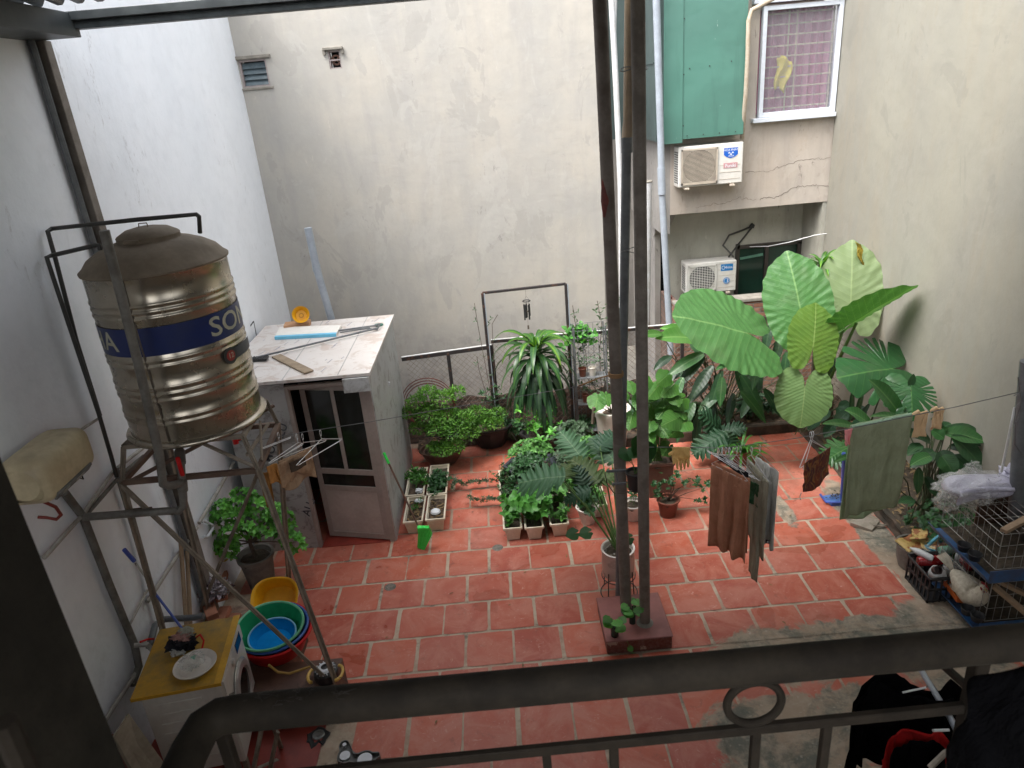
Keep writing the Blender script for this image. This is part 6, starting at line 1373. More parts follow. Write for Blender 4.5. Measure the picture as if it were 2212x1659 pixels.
# heart leaf cluster in brown square pot (right of posts)
c = V((1.56, 6.85, 0)); t = thing('heart_leaf_plant', c, 'cluster of glossy heart shaped leaves in a tall brown square pot', 'plant')
q = MB(); q.lathe([(0, 0), (.17, 0), (.20, .40), (.215, .41), (.215, .44), (.19, .44), (.18, .40), (0, .38)], c, 4, R=Matrix.Rotation(radians(45), 3, 'Z')); q.build('pot', m_terrabig, t, smooth=False); soil_disc(c+V((0, 0, .39)), .15, t)
HL = [((1418, 838), (1398, 862)), ((1450, 835), (1428, 856)), ((1472, 862), (1440, 876)), ((1440, 880), (1418, 905)), ((1402, 880), (1398, 912)), ((1460, 905), (1430, 918)), ((1480, 912), (1455, 925)), ((1428, 922), (1448, 948)), ((1398, 935), (1412, 962)), ((1405, 915), (1400, 935)), ((1470, 890), (1482, 905)), ((1395, 820), (1388, 845)), ((1462, 930), (1446, 940)), ((1405, 960), (1398, 990)), ((1430, 862), (1412, 880)), ((1385, 860), (1378, 890)), ((1365, 900), (1358, 930)), ((1345, 850), (1338, 872)), ((1362, 830), (1370, 852)), ((1340, 890), (1343, 912)), ((1440, 812), (1420, 830)), ((1475, 895), (1460, 915)), ((1445, 965), (1432, 985)), ((1408, 850), (1392, 868)), ((1425, 895), (1440, 915)), ((1456, 858), (1470, 878))]
q = MB(); q2 = MB()
for i, ((ax, ay), (tx, ty)) in enumerate(HL):
    Yq = 6.75+.12*((i*7) % 5)/5-.15*(ay > 900); A = P(ax, ay, Y=Yq+.08); T = P(tx, ty, Y=Yq-.06); T = A+(T-A)*1.0; leaf_polar(q, A, T, V((rng.uniform(-.5, .5), -.75, .7)), R_heart(.5, .58, .42), 5, 36, .18, .2, .02, 5, .95, i); q2.tube([c+V((rng.uniform(-.06, .06), 0, .4)), (c+V((0, 0, .4))).lerp(A, .6)+V((0, .05, .08)), A], .006, 6, False)
q.build('leaves', l_heart, t); q2.build('petioles', m_stem, t)

# ================================================================= elephant ear
eb = P(1790, 850, Y=7.75); e = thing('elephant_ear', V((eb.x, eb.y, .1)), 'giant elephant ear plant with huge ribbed leaves in the right corner', 'plant')
q = MB(); q.tube([V((eb.x+.03, eb.y, .05)), V((eb.x, eb.y, .55)), eb+V((0, 0, .12))], [.07, .06, .04], 10); q.build('stalk', m_bark, e)
EL = [((1729, 668), (1703, 538), 7.45, 7.75, l_eleph, 1.04, V((-.1, -1, .35)), .05, 'upright'),
      ((1600, 716), (1462, 672), 7.25, 7.05, l_eleph, 1.28, V((-.05, -.55, .9)), .05, 'flat'),
      ((1757, 745), (1768, 652), 7.15, 7.35, l_eleph_y, 1.20, V((.1, -1, .2)), .05, 'young'),
      ((1738, 845), (1731, 926), 7.0, 6.85, l_eleph_b, 1.45, V((-.05, -1, .35)), .05, 'droop'),
      ((1838, 648), (1844, 516), 7.85, 8.05, l_eleph_p, .98, V((-.25, -1, .1)), .05, 'pale'),
      ((1856, 690), (1982, 610), 7.3, 6.95, l_eleph, .95, V((.35, -.02, 1)), -.25, 'side')]
qs = MB()
for i, ((ax, ay), (tx, ty), Ya, Yt, mt, W, nn, cup, nm) in enumerate(EL):
    A = P(ax, ay, Y=Ya); T = P(tx, ty, Y=Yt); q = MB(); leaf_polar(q, A, T, nn, R_eleph, 14, 120, cup, .10 if nm != 'side' else .05, .012, 22, W, i*1.7)
    o = q.build('leaf', mt, e, angle=180)
    if nm == 'pale': o['label'] = 'pale torn leaf with yellowed tip'
for pts, r in (([(1838, 660), (1815, 730), (1788, 810)], .017), ([(1850, 698), (1820, 760), (1788, 830)], .020), ([(1650, 770), (1700, 810), (1738, 840), (1782, 850)], .019), ([(1642, 775), (1690, 820), (1728, 850)], .013), ([(1757, 745), (1760, 790), (1780, 845)], .016), ([(1738, 845), (1728, 820), (1712, 800), (1705, 780)], .007), ([(1735, 690), (1770, 770), (1785, 830)], .018), ([(1600, 716), (1630, 745), (1655, 772)], .016)):
    qs.tube([P(px, py, Y=7.4+.1*k) for k, (px, py) in enumerate(pts)], [r*.8]+[r]*(len(pts)-1), 9)
qs.build('petioles', m_stem, e)
# torn yellow tip patch
q = MB(); A = P(1842, 540, Y=7.98); q.grid(lambda u, v: P(1846+u*(13-4*v)+v*16+3*sin(v*9), 522+u*6+v*58, Y=7.96)+V((0, .02*mnoise.noise(V((u*6, v*6, 0))), 0)) if True else None, 8, 10); q.build('yellow_tip', l_yel, e)
# small dracaena behind, top right
c = P(1775, 575, Y=8.25); t = thing('small_dracaena', V((c.x, c.y, .1)), 'small dracaena crown showing between the two tallest elephant ear leaves', 'plant')
q = MB(); q.tube([V((c.x, c.y, .1)), c-V((0, 0, .05))], .02, 8); q.build('trunk', m_bark, t); q = MB()
for i in range(26): a = i*2.4; el = 1.2-1.2*i/26; leaf_strip(q, c, V((cos(a)*cos(el), sin(a)*cos(el), sin(el))), V((0, 0, 1)), rng.uniform(.24, .36), .06, droop=1.8, fold=.3, n=7)
q.build('leaves', l_dracy, t)
# ================================================================= broad bladed plants
def blades(name, label, base, specs, mat, W=.11, n=9, fold=.22, stems=True, cat='plant', smat=None, cane=None):
    t = thing(name, base, label, cat); q = MB(); q2 = MB()
    for i, s in enumerate(specs):
        (ax, ay), (tx, ty), Yq = s[:3]; w_ = s[3] if len(s) > 3 else W; dY = s[4] if len(s) > 4 else -.12
        A = P(ax, ay, Y=Yq); T = P(tx, ty, Y=Yq+dY); L = (T-A).length; ch = (T-A).normalized()
        sag = .45; d0 = (ch+V((0, 0, sag*.5))).normalized(); s0 = ch.cross(V((0, -.25, 1))); s0 = s0.normalized() if s0.length > .05 else V((1, 0, 0))
        # quadratic arc from A to T
        mid = (A+T)/2+V((0, 0, L*.10)); nn_ = n; vs = []; us = []
        tocam = (CAM-A).normalized(); 
        for k in range(nn_+1):
            u = k/nn_; p = A*(1-u)**2+mid*2*u*(1-u)+T*u*u; tg = ((mid-A)*(1-u)+(T-mid)*u).normalized(); sd = tg.cross((tocam*.8+V((0, 0, .55)))).normalized(); up = sd.cross(tg).normalized()
            wd = w_*.5*(sin(pi*min(1, .06+u*.94))**.72)*(1.02-.18*u) if k < nn_ else .001
            for j in (-1, -.5, 0, .5, 1): vs.append(p+sd*(j*wd)+up*(fold*abs(j)*wd+.10*wd*j*sin(u*11+i)*abs(j))); us.append((j*wd/L, u))
        q.add(vs, [(a*5+b, a*5+b+1, a*5+b+6, a*5+b+5) for a in range(nn_) for b in range(4)], us)
        if stems: q2.tube([V((base[0]+rng.gauss(0, .07), base[1]+rng.gauss(0, .05), base[2])), V(base).lerp(A, .55)+V((rng.gauss(0, .03), 0, .04)), A], .006, 6, False)
    q.build('leaves', mat, t, angle=180)
    if stems: q2.build('stems', smat or m_stemd, t)
    return t
# dark ginger-like clump behind the fence, right of posts
DG = [((1500, 790), (1415, 835), 8.2, .16), ((1490, 735), (1520, 775), 8.3, .12), ((1520, 775), (1455, 850), 8.0, .13), ((1540, 790), (1490, 868), 7.95, .15), ((1560, 800), (1530, 900), 7.9, .12), ((1570, 830), (1505, 900), 7.9, .16), ((1580, 790), (1640, 825), 8.1, .13), ((1590, 800), (1620, 880), 8.0, .13), ((1600, 810), (1650, 900), 7.9, .15), ((1560, 780), (1600, 745), 8.3, .1),
      ((1460, 800), (1425, 850), 8.1, .12), ((1480, 880), (1462, 958), 7.8, .13), ((1510, 890), (1500, 975), 7.75, .12), ((1610, 770), (1660, 790), 8.2, .1), ((1640, 800), (1635, 860), 8.1, .12), ((1650, 840), (1690, 905), 7.9, .12), ((1545, 810), (1560, 875), 8.0, .1), ((1450, 770), (1412, 800), 8.2, .12), ((1530, 830), (1475, 880), 8.0, .12), ((1625, 850), (1600, 905), 7.9, .12), ((1665, 700), (1650, 770), 8.4, .12), ((1690, 720), (1670, 800), 8.4, .13), ((1700, 760), (1690, 840), 8.2, .12), ((1780, 720), (1775, 800), 8.3, .12), ((1800, 760), (1790, 830), 8.3, .1), ((1540, 870), (1545, 930), 7.9, .1), ((1520, 760), (1480, 800), 8.2, .1), ((1585, 850), (1570, 920), 7.9, .11), ((1500, 760), (1560, 760), 8.3, .12), ((1560, 760), (1610, 800), 8.2, .12)]
blades('ginger_clump', 'dense dark clump of long drooping leaves behind the fence', V((2.75, 8.35, .15)), DG, l_dark)
DG2 = [((1520, 765), (1440, 815), 8.0, .17), ((1560, 815), (1555, 880), 7.8, .13), ((1600, 845), (1655, 915), 7.7, .13), ((1640, 780), (1625, 845), 7.9, .11), ((1475, 815), (1450, 880), 7.85, .13), ((1590, 780), (1545, 800), 8.0, .1), ((1500, 870), (1468, 940), 7.7, .14), ((1695, 855), (1720, 880), 7.9, .1), ((1535, 770), (1590, 790), 8.0, .11)]
blades('ginger_clump', 'lighter green arching leaves in front of the dark clump', V((2.7, 8.15, .15)), DG2, l_mid)
BN = [((1515, 735), (1415, 732), 8.05, .26, -.2), ((1500, 722), (1425, 710), 8.1, .15, -.1), ((1430, 722), (1385, 728), 7.9, .12, -.1)]
blades('young_banana_plant', 'young plant with broad light green leaves left of the elephant ear', V((2.6, 8.15, .15)), BN, l_bright, fold=.35)
# canna like plants by the right wall
CN = [((1945, 898), (1876, 820), 6.35, .20, -.05), ((1880, 918), (1824, 886), 6.5, .17), ((1950, 903), (1878, 900), 6.2, .08), ((1848, 922), (1775, 916), 6.3, .10), ((1925, 935), (1850, 930), 6.3, .12), ((1948, 900), (1958, 880), 6.4, .08), ((1842, 985), (1800, 1000), 6.1, .07), ((1860, 960), (1815, 968), 6.2, .1)]
blades('canna_plant', 'canna with long light blades behind the olive towel', V((3.85, 6.4, .08)), CN, l_mid, fold=.3)
CR = [((2040, 930), (2140, 962), 5.95, .22, -.1), ((2056, 942), (2128, 1018), 5.85, .20, -.1), ((2018, 975), (1965, 1012), 5.8, .17, -.1), ((2030, 975), (2060, 1030), 5.7, .20, -.15), ((2035, 1010), (2036, 1060), 5.7, .13, -.05), ((1985, 1010), (1982, 1068), 5.7, .09, -.05), ((2010, 955), (1950, 935), 6.0, .14), ((2040, 940), (2010, 905), 6.0, .12), ((2060, 985), (2095, 1020), 5.9, .16), ((1990, 960), (1960, 985), 5.9, .12), ((2050, 965), (2100, 975), 6.0, .1), ((2000, 1030), (2025, 1075), 5.7, .1), ((1930, 1050), (1870, 1108), 5.55, .13, -.2), ((1975, 1080), (1940, 1088), 5.5, .1), ((1920, 990), (1890, 1010), 5.7, .08), ((2070, 1000), (2110, 1030), 5.9, .1), ((1960, 930), (1935, 905), 6.1, .12), ((2000, 940), (1975, 920), 6.1, .1), ((2020, 935), (2055, 915), 6.1, .12)]
blades('canna_plant', 'large dark leaved canna clump behind the chicken cage', V((3.95, 5.8, .08)), CR, l_dark, W=.16, fold=.3)
CR2 = [((2040, 935), (2130, 955), 5.9, .18, -.1), ((2010, 985), (1966, 1006), 5.7, .14, -.1), ((2034, 985), (2062, 1028), 5.6, .19, -.12), ((2020, 945), (2050, 925), 6.0, .1), ((2012, 930), (2040, 948), 5.9, .14, -.05)]
blades('canna_plant', 'three broad mid green canna leaves nearest the cage', V((3.9, 5.7, .08)), CR2, l_mid, W=.16, fold=.3)
# monstera
for (nm, lab, A_, T_, Ya, Yt, W, mt, nn) in (('monstera', 'dark split leaved monstera against the right wall', (1922, 797), (1822, 806), 7.0, 6.8, 1.25, l_mon, V((-.1, -.7, .75))), ('monstera', 'smaller drooping monstera leaf near the beige gloves', (1968, 843), (1975, 905), 6.45, 6.2, 1.5, l_mon, V((.0, -.6, .8)))):
    A = P(*A_, Y=Ya); T = P(*T_, Y=Yt); t = thing(nm, V((3.95, A.y+.1, .08)), lab, 'plant'); q = MB(); leaf_polar(q, A, T, nn, R_cut(R_eleph, (.45, .75, 1.02, 1.28, 1.55, 1.85, 2.2), .62), 10, 260, .12, .18, .02, 7, W, 2); q.build('leaf', mt, t)
    q = MB(); q.tube([V((3.95, A.y+.1, .08)), V((4.0, A.y+.05, .5)), A], .009, 8); q.build('petiole', m_stemd, t)
q = MB(); leaf_strip(q, P(1965, 835, Y=6.5), V((.15, 0, 1)), V((0, -1, 0)), .14, .09, droop=.1); t = thing('furled_leaf', P(1965, 835, Y=6.5), 'folded dark leaf standing above the smaller monstera leaf', 'leaf'); q.build('blade', l_dark, t)
# dark corner plants under the elephant ear
t = blades('syngonium_patch', 'low dark arrow leaves under the elephant ear', V((3.55, 7.7, .12)), [((1790, 885), (1760, 915), 7.4, .17), ((1810, 880), (1835, 915), 7.3, .17), ((1830, 890), (1800, 925), 7.2, .15), ((1850, 880), (1870, 900), 7.3, .14), ((1770, 905), (1745, 930), 7.3, .13), ((1800, 920), (1780, 945), 7.1, .14), ((1755, 860), (1775, 890), 7.6, .15), ((1835, 870), (1812, 885), 7.5, .14), ((1865, 905), (1840, 935), 7.0, .13)], l_seld, fold=.2)
t = blades('snake_plant', 'upright dark snake plant blades against the right wall', V((3.85, 7.1, .08)), [((1838, 905), (1842, 838), 7.1, .06, 0), ((1848, 905), (1866, 842), 7.1, .06, 0), ((1855, 910), (1880, 870), 7.0, .06, 0)], l_dark, stems=False)
for i, (A_, T_, Ya, W) in enumerate((((1557, 932), (1535, 905), 7.6, 1.5), ((1558, 935), (1590, 925), 7.6, 1.3), ((1560, 940), (1520, 965), 7.4, 1.1), ((1570, 940), (1590, 968), 7.4, 1.0))):
    A = P(*A_, Y=Ya); T = P(*T_, Y=Ya-.08); T = A+(T-A)*1.5
    if i == 0: t = thing('cut_leaf_philodendron', V((A.x, A.y+.2, .08)), 'dark fingered philodendron at the front edge of the back bed', 'plant'); qp = MB()
    q = MB(); leaf_pin(q, A, T, V((0, -.6, .8)), .62, i); q.build('leaf', l_seld, t); qp.tube([V((A.x, A.y+.2, .08)), A], .007, 6)
qp.build('petioles', m_stem, t)
q = MB(); c = P(1820, 970, Y=6.6)
t = thing('lobed_leaf_plant', V((3.6, 6.6, .05)), 'bright lobed leaf beside the blue dustpan', 'plant'); leaf_pin(q, P(1835, 965, Y=6.5), P(1790, 988, Y=6.35), V((0, -.6, .8)), .8, 3); q.build('leaf', l_mid, t)
q = MB(); q.tube([V((3.6, 6.6, .05)), P(1835, 965, Y=6.5)], .006, 6); q.build('petiole', m_stem, t)
# airy light fern-like plant behind the hanging clothes
t = thing('ribbon_cactus', P(1600, 1010, z=0), 'light green ribbon leaved plant behind the hanging clothes', 'plant'); c = P(1600, 1000, z=.0); q = MB(); q.lathe([(0, 0), (.09, 0), (.12, .18), (.10, .18), (0, .15)], c, 24); q.build('pot', m_terra, t); q = MB()
for i in range(34):
    a = i*2.4; el = rng.uniform(.2, 1.1); leaf_strip(q, c+V((0, 0, .16)), V((cos(a)*cos(el), sin(a)*cos(el), sin(el))), V((0, 0, 1)), rng.uniform(.25, .5), .035, droop=1.6, fold=.2, n=8, wave=.5, seed=i)
q.build('leaves', l_sweet, t)
for (c, lab, mt, L_, W_, n_, r_) in (((.95, 8.35, .14), 'dark low weeds between the arch foot and the plant rack', l_herbd, .06, .028, 60, (.3, .12, .14)), ((1.75, 8.25, .28), 'mixed dark ground leaves behind the brown square pot', l_dark, .10, .045, 70, (.35, .15, .2)),
    ((2.35, 8.2, .22), 'low leafy growth at the left foot of the dark clump', l_herbd, .08, .035, 60, (.3, .12, .16)), ((3.1, 8.25, .22), 'shaded undergrowth beneath the elephant ear leaves', l_dark, .09, .04, 70, (.35, .15, .2)), ((-.75, 8.4, .14), 'sparse weeds behind the wide bonsai', l_grey, .05, .02, 50, (.35, .1, .16)), ((.05, 8.4, .16), 'small dark weeds around the black octagonal pot', l_herbd, .06, .025, 40, (.2, .1, .14))):
    heap(c, lab, mt, L_, W_, n_, r_, 'undergrowth')
t = heap((3.95, 5.35, .22), 'low dark ground plant in the side bed beside the cage', l_herbd, .05, .032, 170, (.36, .5, .20), 'ground_plant', stems=False); 
t = heap((3.85, 6.9, .2), 'small dark seedlings along the right wall', l_herbd, .07, .03, 40, (.25, .4, .15), 'seedlings', stems=False)
# ---- vines and tall weeds along the fence
def climber(name, label, base, lines, mat, L, W, per=12, spread=.05, Yv=8.4, r=.004, ros=3, st=None):
    t = thing(name, base, label, 'plant'); q = MB(); q2 = MB()
    for ln in lines:
        w3 = [P(px, py, Y=Yv) for px, py in ln]; q2.tube([V(base)]+w3 if ln[0][1] > 800 else w3, r, 5, False)
        for a, b in zip(w3, w3[1:]):
            for k in range(per): p = a.lerp(b, k/per)+V((rng.gauss(0, spread), rng.gauss(0, spread*.6), rng.gauss(0, spread*.6))); rosette(q, p, V((rng.gauss(0, .5), rng.gauss(-.3, .4), .8)), ros, L, W, rng)
    q.build('foliage', mat, t); q2.build('stems', st or m_twig, t); return t
climber('climbing_vine', 'grey green vine climbing behind the left steel post', V((1.2, 8.3, .1)), [[(1300, 850), (1295, 760), (1300, 700), (1290, 650)], [(1330, 870), (1325, 780), (1330, 700), (1335, 640)], [(1310, 820), (1312, 740), (1325, 690)]], l_grey, .06, .028, 9, .05)
climber('climbing_vine', 'thin upright vine with paired leaves by the plant rack', V((1.0, 8.3, .1)), [[(1275, 850), (1265, 760), (1245, 715), (1237, 660)], [(1260, 840), (1250, 770), (1260, 740)], [(1228, 760), (1215, 800), (1240, 840)]], l_grey, .055, .024, 6, .03)
climber('vine_on_rail', 'bright vine leaves spilling over the fence rail right of the arch', V((.8, 8.4, .5)), [[(1222, 722), (1245, 715), (1265, 712)], [(1235, 735), (1255, 728), (1272, 735)]], l_sweet, .10, .06, 9, .05)
climber('tall_weed', 'thin tall weed stems left of the arch', V((-.35, 8.4, .1)), [[(1060, 850), (1045, 770), (1030, 690), (1025, 655)], [(1050, 850), (1035, 800), (1030, 770)], [(1070, 850), (1063, 700), (1075, 680)]], l_grey, .05, .016, 2, .03)
climber('weed_shrub', 'small grey green weeds at the fence foot left of the arch', V((-.15, 8.35, .1)), [[(1045, 880), (1050, 850), (1060, 835)], [(1065, 890), (1070, 860), (1080, 850)], [(1082, 930), (1085, 905), (1092, 900)]], l_herbd, .05, .024, 8, .05)
# plant rack with pots
rk_ = thing('plant_rack', (1.1, 8.2, 0), 'grey tiered wire plant rack with small pots behind the big white pot', 'rack')
YK = 8.15; q = MB(); XL, XR = P(1246, 850, Y=YK).x, P(1312, 850, Y=YK).x; ZT = P(1250, 708, Y=YK).z
for x in (XL, XR): q.beam(V((x, YK, .1)), V((x, YK, ZT)), .02, .02); q.beam(V((x, YK+.18, .1)), V((x, YK+.18, ZT)), .015, .015)
q.build('uprights', m_pvc, rk_)
zs = [P(1280, py, Y=YK).z for py in (815, 872, 930)]
for z in zs: q = MB(); q.bx(XL, XR, YK-.01, YK+.18, z-.012, z, .003); q.build('shelf', m_pvc, rk_)
q = MB()
for k in range(7): x = XL+(XR-XL)*k/6; q.tube([(x, YK+.17, .15), (x, YK+.17, ZT)], .003, 5, False)
for k in range(7): z = ZT-.1*k; q.tube([(XL, YK+.17, z), (XR, YK+.17, z)], .003, 5, False)
q.build('wire_back', m_pvc, rk_)
for i, (px, z, mt, r_, lab) in enumerate(((1262, zs[0], m_terra, .05, 'small brown square pot on the upper rack shelf'), (1283, zs[0], m_potwhite, .05, 'small white pot on the upper rack shelf'), (1266, zs[1], m_terra, .045, 'left small brown pot on the middle rack shelf'), (1286, zs[1], m_terrabig, .05, 'right small brown pot on the middle rack shelf'))):
    x = P(px, 850, Y=YK).x; c = V((x, YK+.07, z)); t = thing('small_pot', c, lab, 'pot', 'small pots on the plant rack'); round_pot(c, r_, .11, mt, t, .75, .006)
    q = MB()
    for k in range(9): rosette(q, c+V((rng.gauss(0, .04), rng.gauss(0, .03), .14+rng.random()*.12)), V((0, -.2, 1)), 3, .05, .02, rng)
    q.build('foliage', l_grey, t)
q = MB(); q.grid(crumple(P(1238, 935, z=.15), .1, .06, .04, .7, 2.5, 3), 22, 12, False); tag(q.build('crumpled_litter', m_foamw), 'pale crumpled litter on the soil left of the plant rack', 'litter')
q = MB(); q.lathe([(0, 0), (.06, 0), (.08, .1), (.07, .1), (0, .07)], P(1255, 928, z=.13), 20, R=Matrix.Rotation(radians(25), 3, 'Y')); tag(q.build('terracotta_pot', M('orange_terracotta', (.38, .13, .07, 1), rough=.8)), 'small tipped orange pot at the foot of the plant rack', 'pot')
q = MB(); q.grid(crumple(P(1172, 920, z=.36), .09, .05, .02, .5, 2.5, 3), 16, 10, False); tag(q.build('blue_scrap', M('blue_scrap_plastic', (.06, .25, .45, 1), rough=.4)), 'bright blue plastic scrap behind the dracaena pot', 'scrap')
q = MB()
for i in range(34):
    x, y = rng.uniform(-2.6, 3.4), rng.uniform(3.9, 7.6); small_leaf(q, V((x, y, .01)), V((rng.gauss(0, 1), rng.gauss(0, 1), .12)), V((0, 0, 1)), rng.uniform(.02, .05), rng.uniform(.008, .016))
tag(q.build('fallen_leaf_litter', l_dry), 'scattered dry leaf bits on the red tiles', 'leaf litter', kind='stuff')

q = MB()
for i in range(420):
    if i % 3: x, y, z = rng.uniform(3.66, 4.38), rng.uniform(4.95, 8.0), .10
    else: x, y, z = rng.uniform(-1.2, 4.3), rng.uniform(8.05, 8.5), .16
    if y > 8 and x < 1.3: y = rng.uniform(8.36, 8.55); z = .07
    small_leaf(q, V((x, y, z+rng.random()*.02)), V((rng.gauss(0, 1), rng.gauss(0, 1), .2)), V((0, 0, 1)), rng.uniform(.04, .11), rng.uniform(.015, .035))
tag(q.build('bed_leaf_litter', l_dry), 'dry fallen leaves covering the soil of the planting beds', 'leaf litter', kind='stuff')
# ================================================================= CLOTHESLINES
LC = P(1400, 966, Y=4.76)                     # at the right post
LR = P(2206, 846, Y=4.72)
def line_pt(px, py, Y=4.76): return P(px, py, Y=Y)
q = MB(); q.tube([P(1396, 966, Y=4.74), P(1470, 966, Y=4.76), P(1560, 968, Y=4.78), P(1700, 950, Y=4.78), P(1840, 925, Y=4.78), P(1970, 898, Y=4.78), P(2060, 880, Y=4.76), LR], .003, 6)
tag(q.build('clothesline', m_line), 'clothesline wire from the right steel post to the post by the right wall', 'clothesline')
q = MB(); q.tube([P(1326, 822, Y=5.0), P(1250, 835, Y=4.98), P(1037, 870, Y=4.95), P(789, 913, Y=4.9), P(669, 931, Y=4.85), P(560, 950, Y=4.75), P(510, 952, Y=4.7)], .0025, 6)
tag(q.build('clothesline', m_line), 'clothesline wire from the left steel post across to the tank stand', 'clothesline')
# right post with wires
rp = thing('line_post', P(2200, 1010, Y=4.72), 'thick dark grey post with hanging wires against the right wall', 'post')
q = MB(); q.tube([P(2193, 1120, Y=4.82), P(2206, 930, Y=4.8), P(2222, 780, Y=4.8)], .055, 14); q.build('post', m_pvc, rp)
q = MB(); q.tube([P(2163, 1020, Y=4.7), P(2192, 880, Y=4.74)], .009, 8); q.build('white_rod', m_pvcw, rp)
q = MB(); q.tube([P(2199, 815, Y=4.7), P(2206, 870, Y=4.7), P(2195, 905, Y=4.7), P(2192, 960, Y=4.7), P(2210, 985, Y=4.7)], .004, 6); q.tube([P(2190, 855, Y=4.7), P(2215, 842, Y=4.7)], .003, 6); q.tube([P(2206, 868, Y=4.7), P(2194, 880, Y=4.69), P(2191, 915, Y=4.69), P(2203, 900, Y=4.7), P(2206, 868, Y=4.7)], .003, 6); q.build('wire_ties', m_line, rp)

def drape(name, TL, TR, L, mat, label, cat='cloth', folds=5, amp=.018, grow=0.0, taper=0.0, bottom=None, seed=0, solid=.004, parent=None, group=None, nu=44, nv=26, off=V((0, -1, 0)), skew=0.0, top_amp=.25):
    TL, TR = V(TL), V(TR); ax = (TR-TL); w_ = ax.length; u_ = ax.normalized(); nrm = off
    def fn(u, v):
        l = L*(bottom(u) if bottom else 1.0); x = (u-.5)*(1-taper*v)+.5+skew*v
        k = top_amp+(1-top_amp)*min(1, v*1.8)
        ph_ = 2*pi*folds*(u+.10*mnoise.noise(V((u*2.2, v*1.3, seed*3)))) + seed
        d = amp*k*(sin(ph_+v*.7)+.6*mnoise.noise(V((u*folds*1.7, v*1.4, seed*5)))*1.6)+.03*mnoise.noise(V((u*3, v*2.5, seed)))*v+.006*mnoise.noise(V((u*9, v*6, seed*2)))
        return TL+u_*(x*w_)+V((0, 0, -l*v))+nrm*(d+grow*v)
    q = MB(); q.grid(fn, nu, nv)
    o = q.build(name, mat, parent, angle=180, solid=solid, fix=False)
    if label: tag(o, label, cat, group)
    return o
def hanger(A, B, hook, label, mat, r=.0028, droop=.0, group='wire clothes hangers on the lines'):
    """A, B = ends of the bar, hook = point on the line"""
    A, B, H = V(A), V(B), V(hook); neck = (A+B)/2+V((0, 0, .12)); neck = V(((A.x+B.x)/2, (A.y+B.y)/2, max(A.z, B.z)+.09)) if H is None else H-V((0, 0, .07))
    q = MB(); q.tube([neck, A+(neck-A)*.06, A, A+(B-A)*.04-V((0, 0, .008)), B+(A-B)*.04-V((0, 0, .008)), B, B+(neck-B)*.06, neck], r, 6)
    pts = [neck]; 
    for k in range(9): a = radians(-60+k*32); pts.append(H+V((0, .022*sin(a)-.0, -.022+.024*cos(a)))-V((0, 0, .0)))
    q.tube(pts, r*.9, 6); return tag(q.build('wire_hanger', mat), label, 'hanger', group)
Yc = 4.78
# trousers on hangers: bars run towards the camera and right (seen at an angle)
def hpt(px, py, Y): return P(px, py, Y=Y)
# brown trousers
A, B = hpt(1537, 1002, 4.95), hpt(1615, 1040, 4.62); 
hanger(A+V((0, 0, .004)), B+V((0, 0, .004)), P(1575, 967, Y=4.78), 'wire hanger carrying the terracotta trousers', m_chrome)
tr = thing('hanging_trousers', (A+B)/2-V((0, 0, .8)), 'terracotta brown trousers folded over a hanger on the line', 'trousers', 'trousers drying on the clothesline')
nv_ = V((-.55, -.83, 0))
drape('leg', A, A.lerp(B, .53), .76, c_tan, None, folds=1.3, amp=.022, parent=tr, seed=1, off=nv_, bottom=lambda u: 1-.02*u+.03*sin(u*3))
drape('leg', A.lerp(B, .47), B+(B-A)*.06, .74, c_tan, None, folds=1.6, amp=.028, parent=tr, seed=2.6, off=nv_, bottom=lambda u: 1.0-.05*abs(u-.5))
drape('back_layer', A+V((.03, .03, 0)), B+V((.03, .03, 0)), .70, c_tan, None, folds=2, amp=.02, parent=tr, seed=4, off=nv_)
A2, B2 = hpt(1546, 985, 4.98), hpt(1610, 1030, 4.68)
drape('dark_folded_cloth', A2+V((.03, .02, .02)), B2+V((.03, .02, .02)), .06, c_dark, 'dark charcoal cloth strip over the hangers beside the terracotta trousers', 'cloth', folds=2, amp=.01, off=nv_)
# leaf print cloth
A, B = hpt(1606, 1032, 4.9), hpt(1640, 1048, 4.72)
drape('leaf_print_cloth', A, B, .20, c_leaf, 'small green leaf printed cloth between the brown and grey trousers', 'cloth', folds=1, amp=.01, off=nv_)
# olive grey trousers
A, B = hpt(1614, 988, 4.95), hpt(1661, 1040, 4.60)
hanger(A, B, P(1624, 966, Y=4.78), 'wire hanger carrying the olive grey trousers', m_wirew)
tr = thing('hanging_trousers', (A+B)/2-V((0, 0, .9)), 'longest olive grey trousers hanging in the middle of the clothesline', 'trousers', 'trousers drying on the clothesline')
drape('leg', A, B, .78, c_olive, None, folds=2.2, amp=.022, parent=tr, seed=1, off=nv_, taper=.05, bottom=lambda u: .88+.08*u)
drape('leg', A.lerp(B, .3), A.lerp(B, .86), .99, c_olive, None, folds=1.2, amp=.02, parent=tr, seed=3, off=nv_, grow=.02, taper=.25)
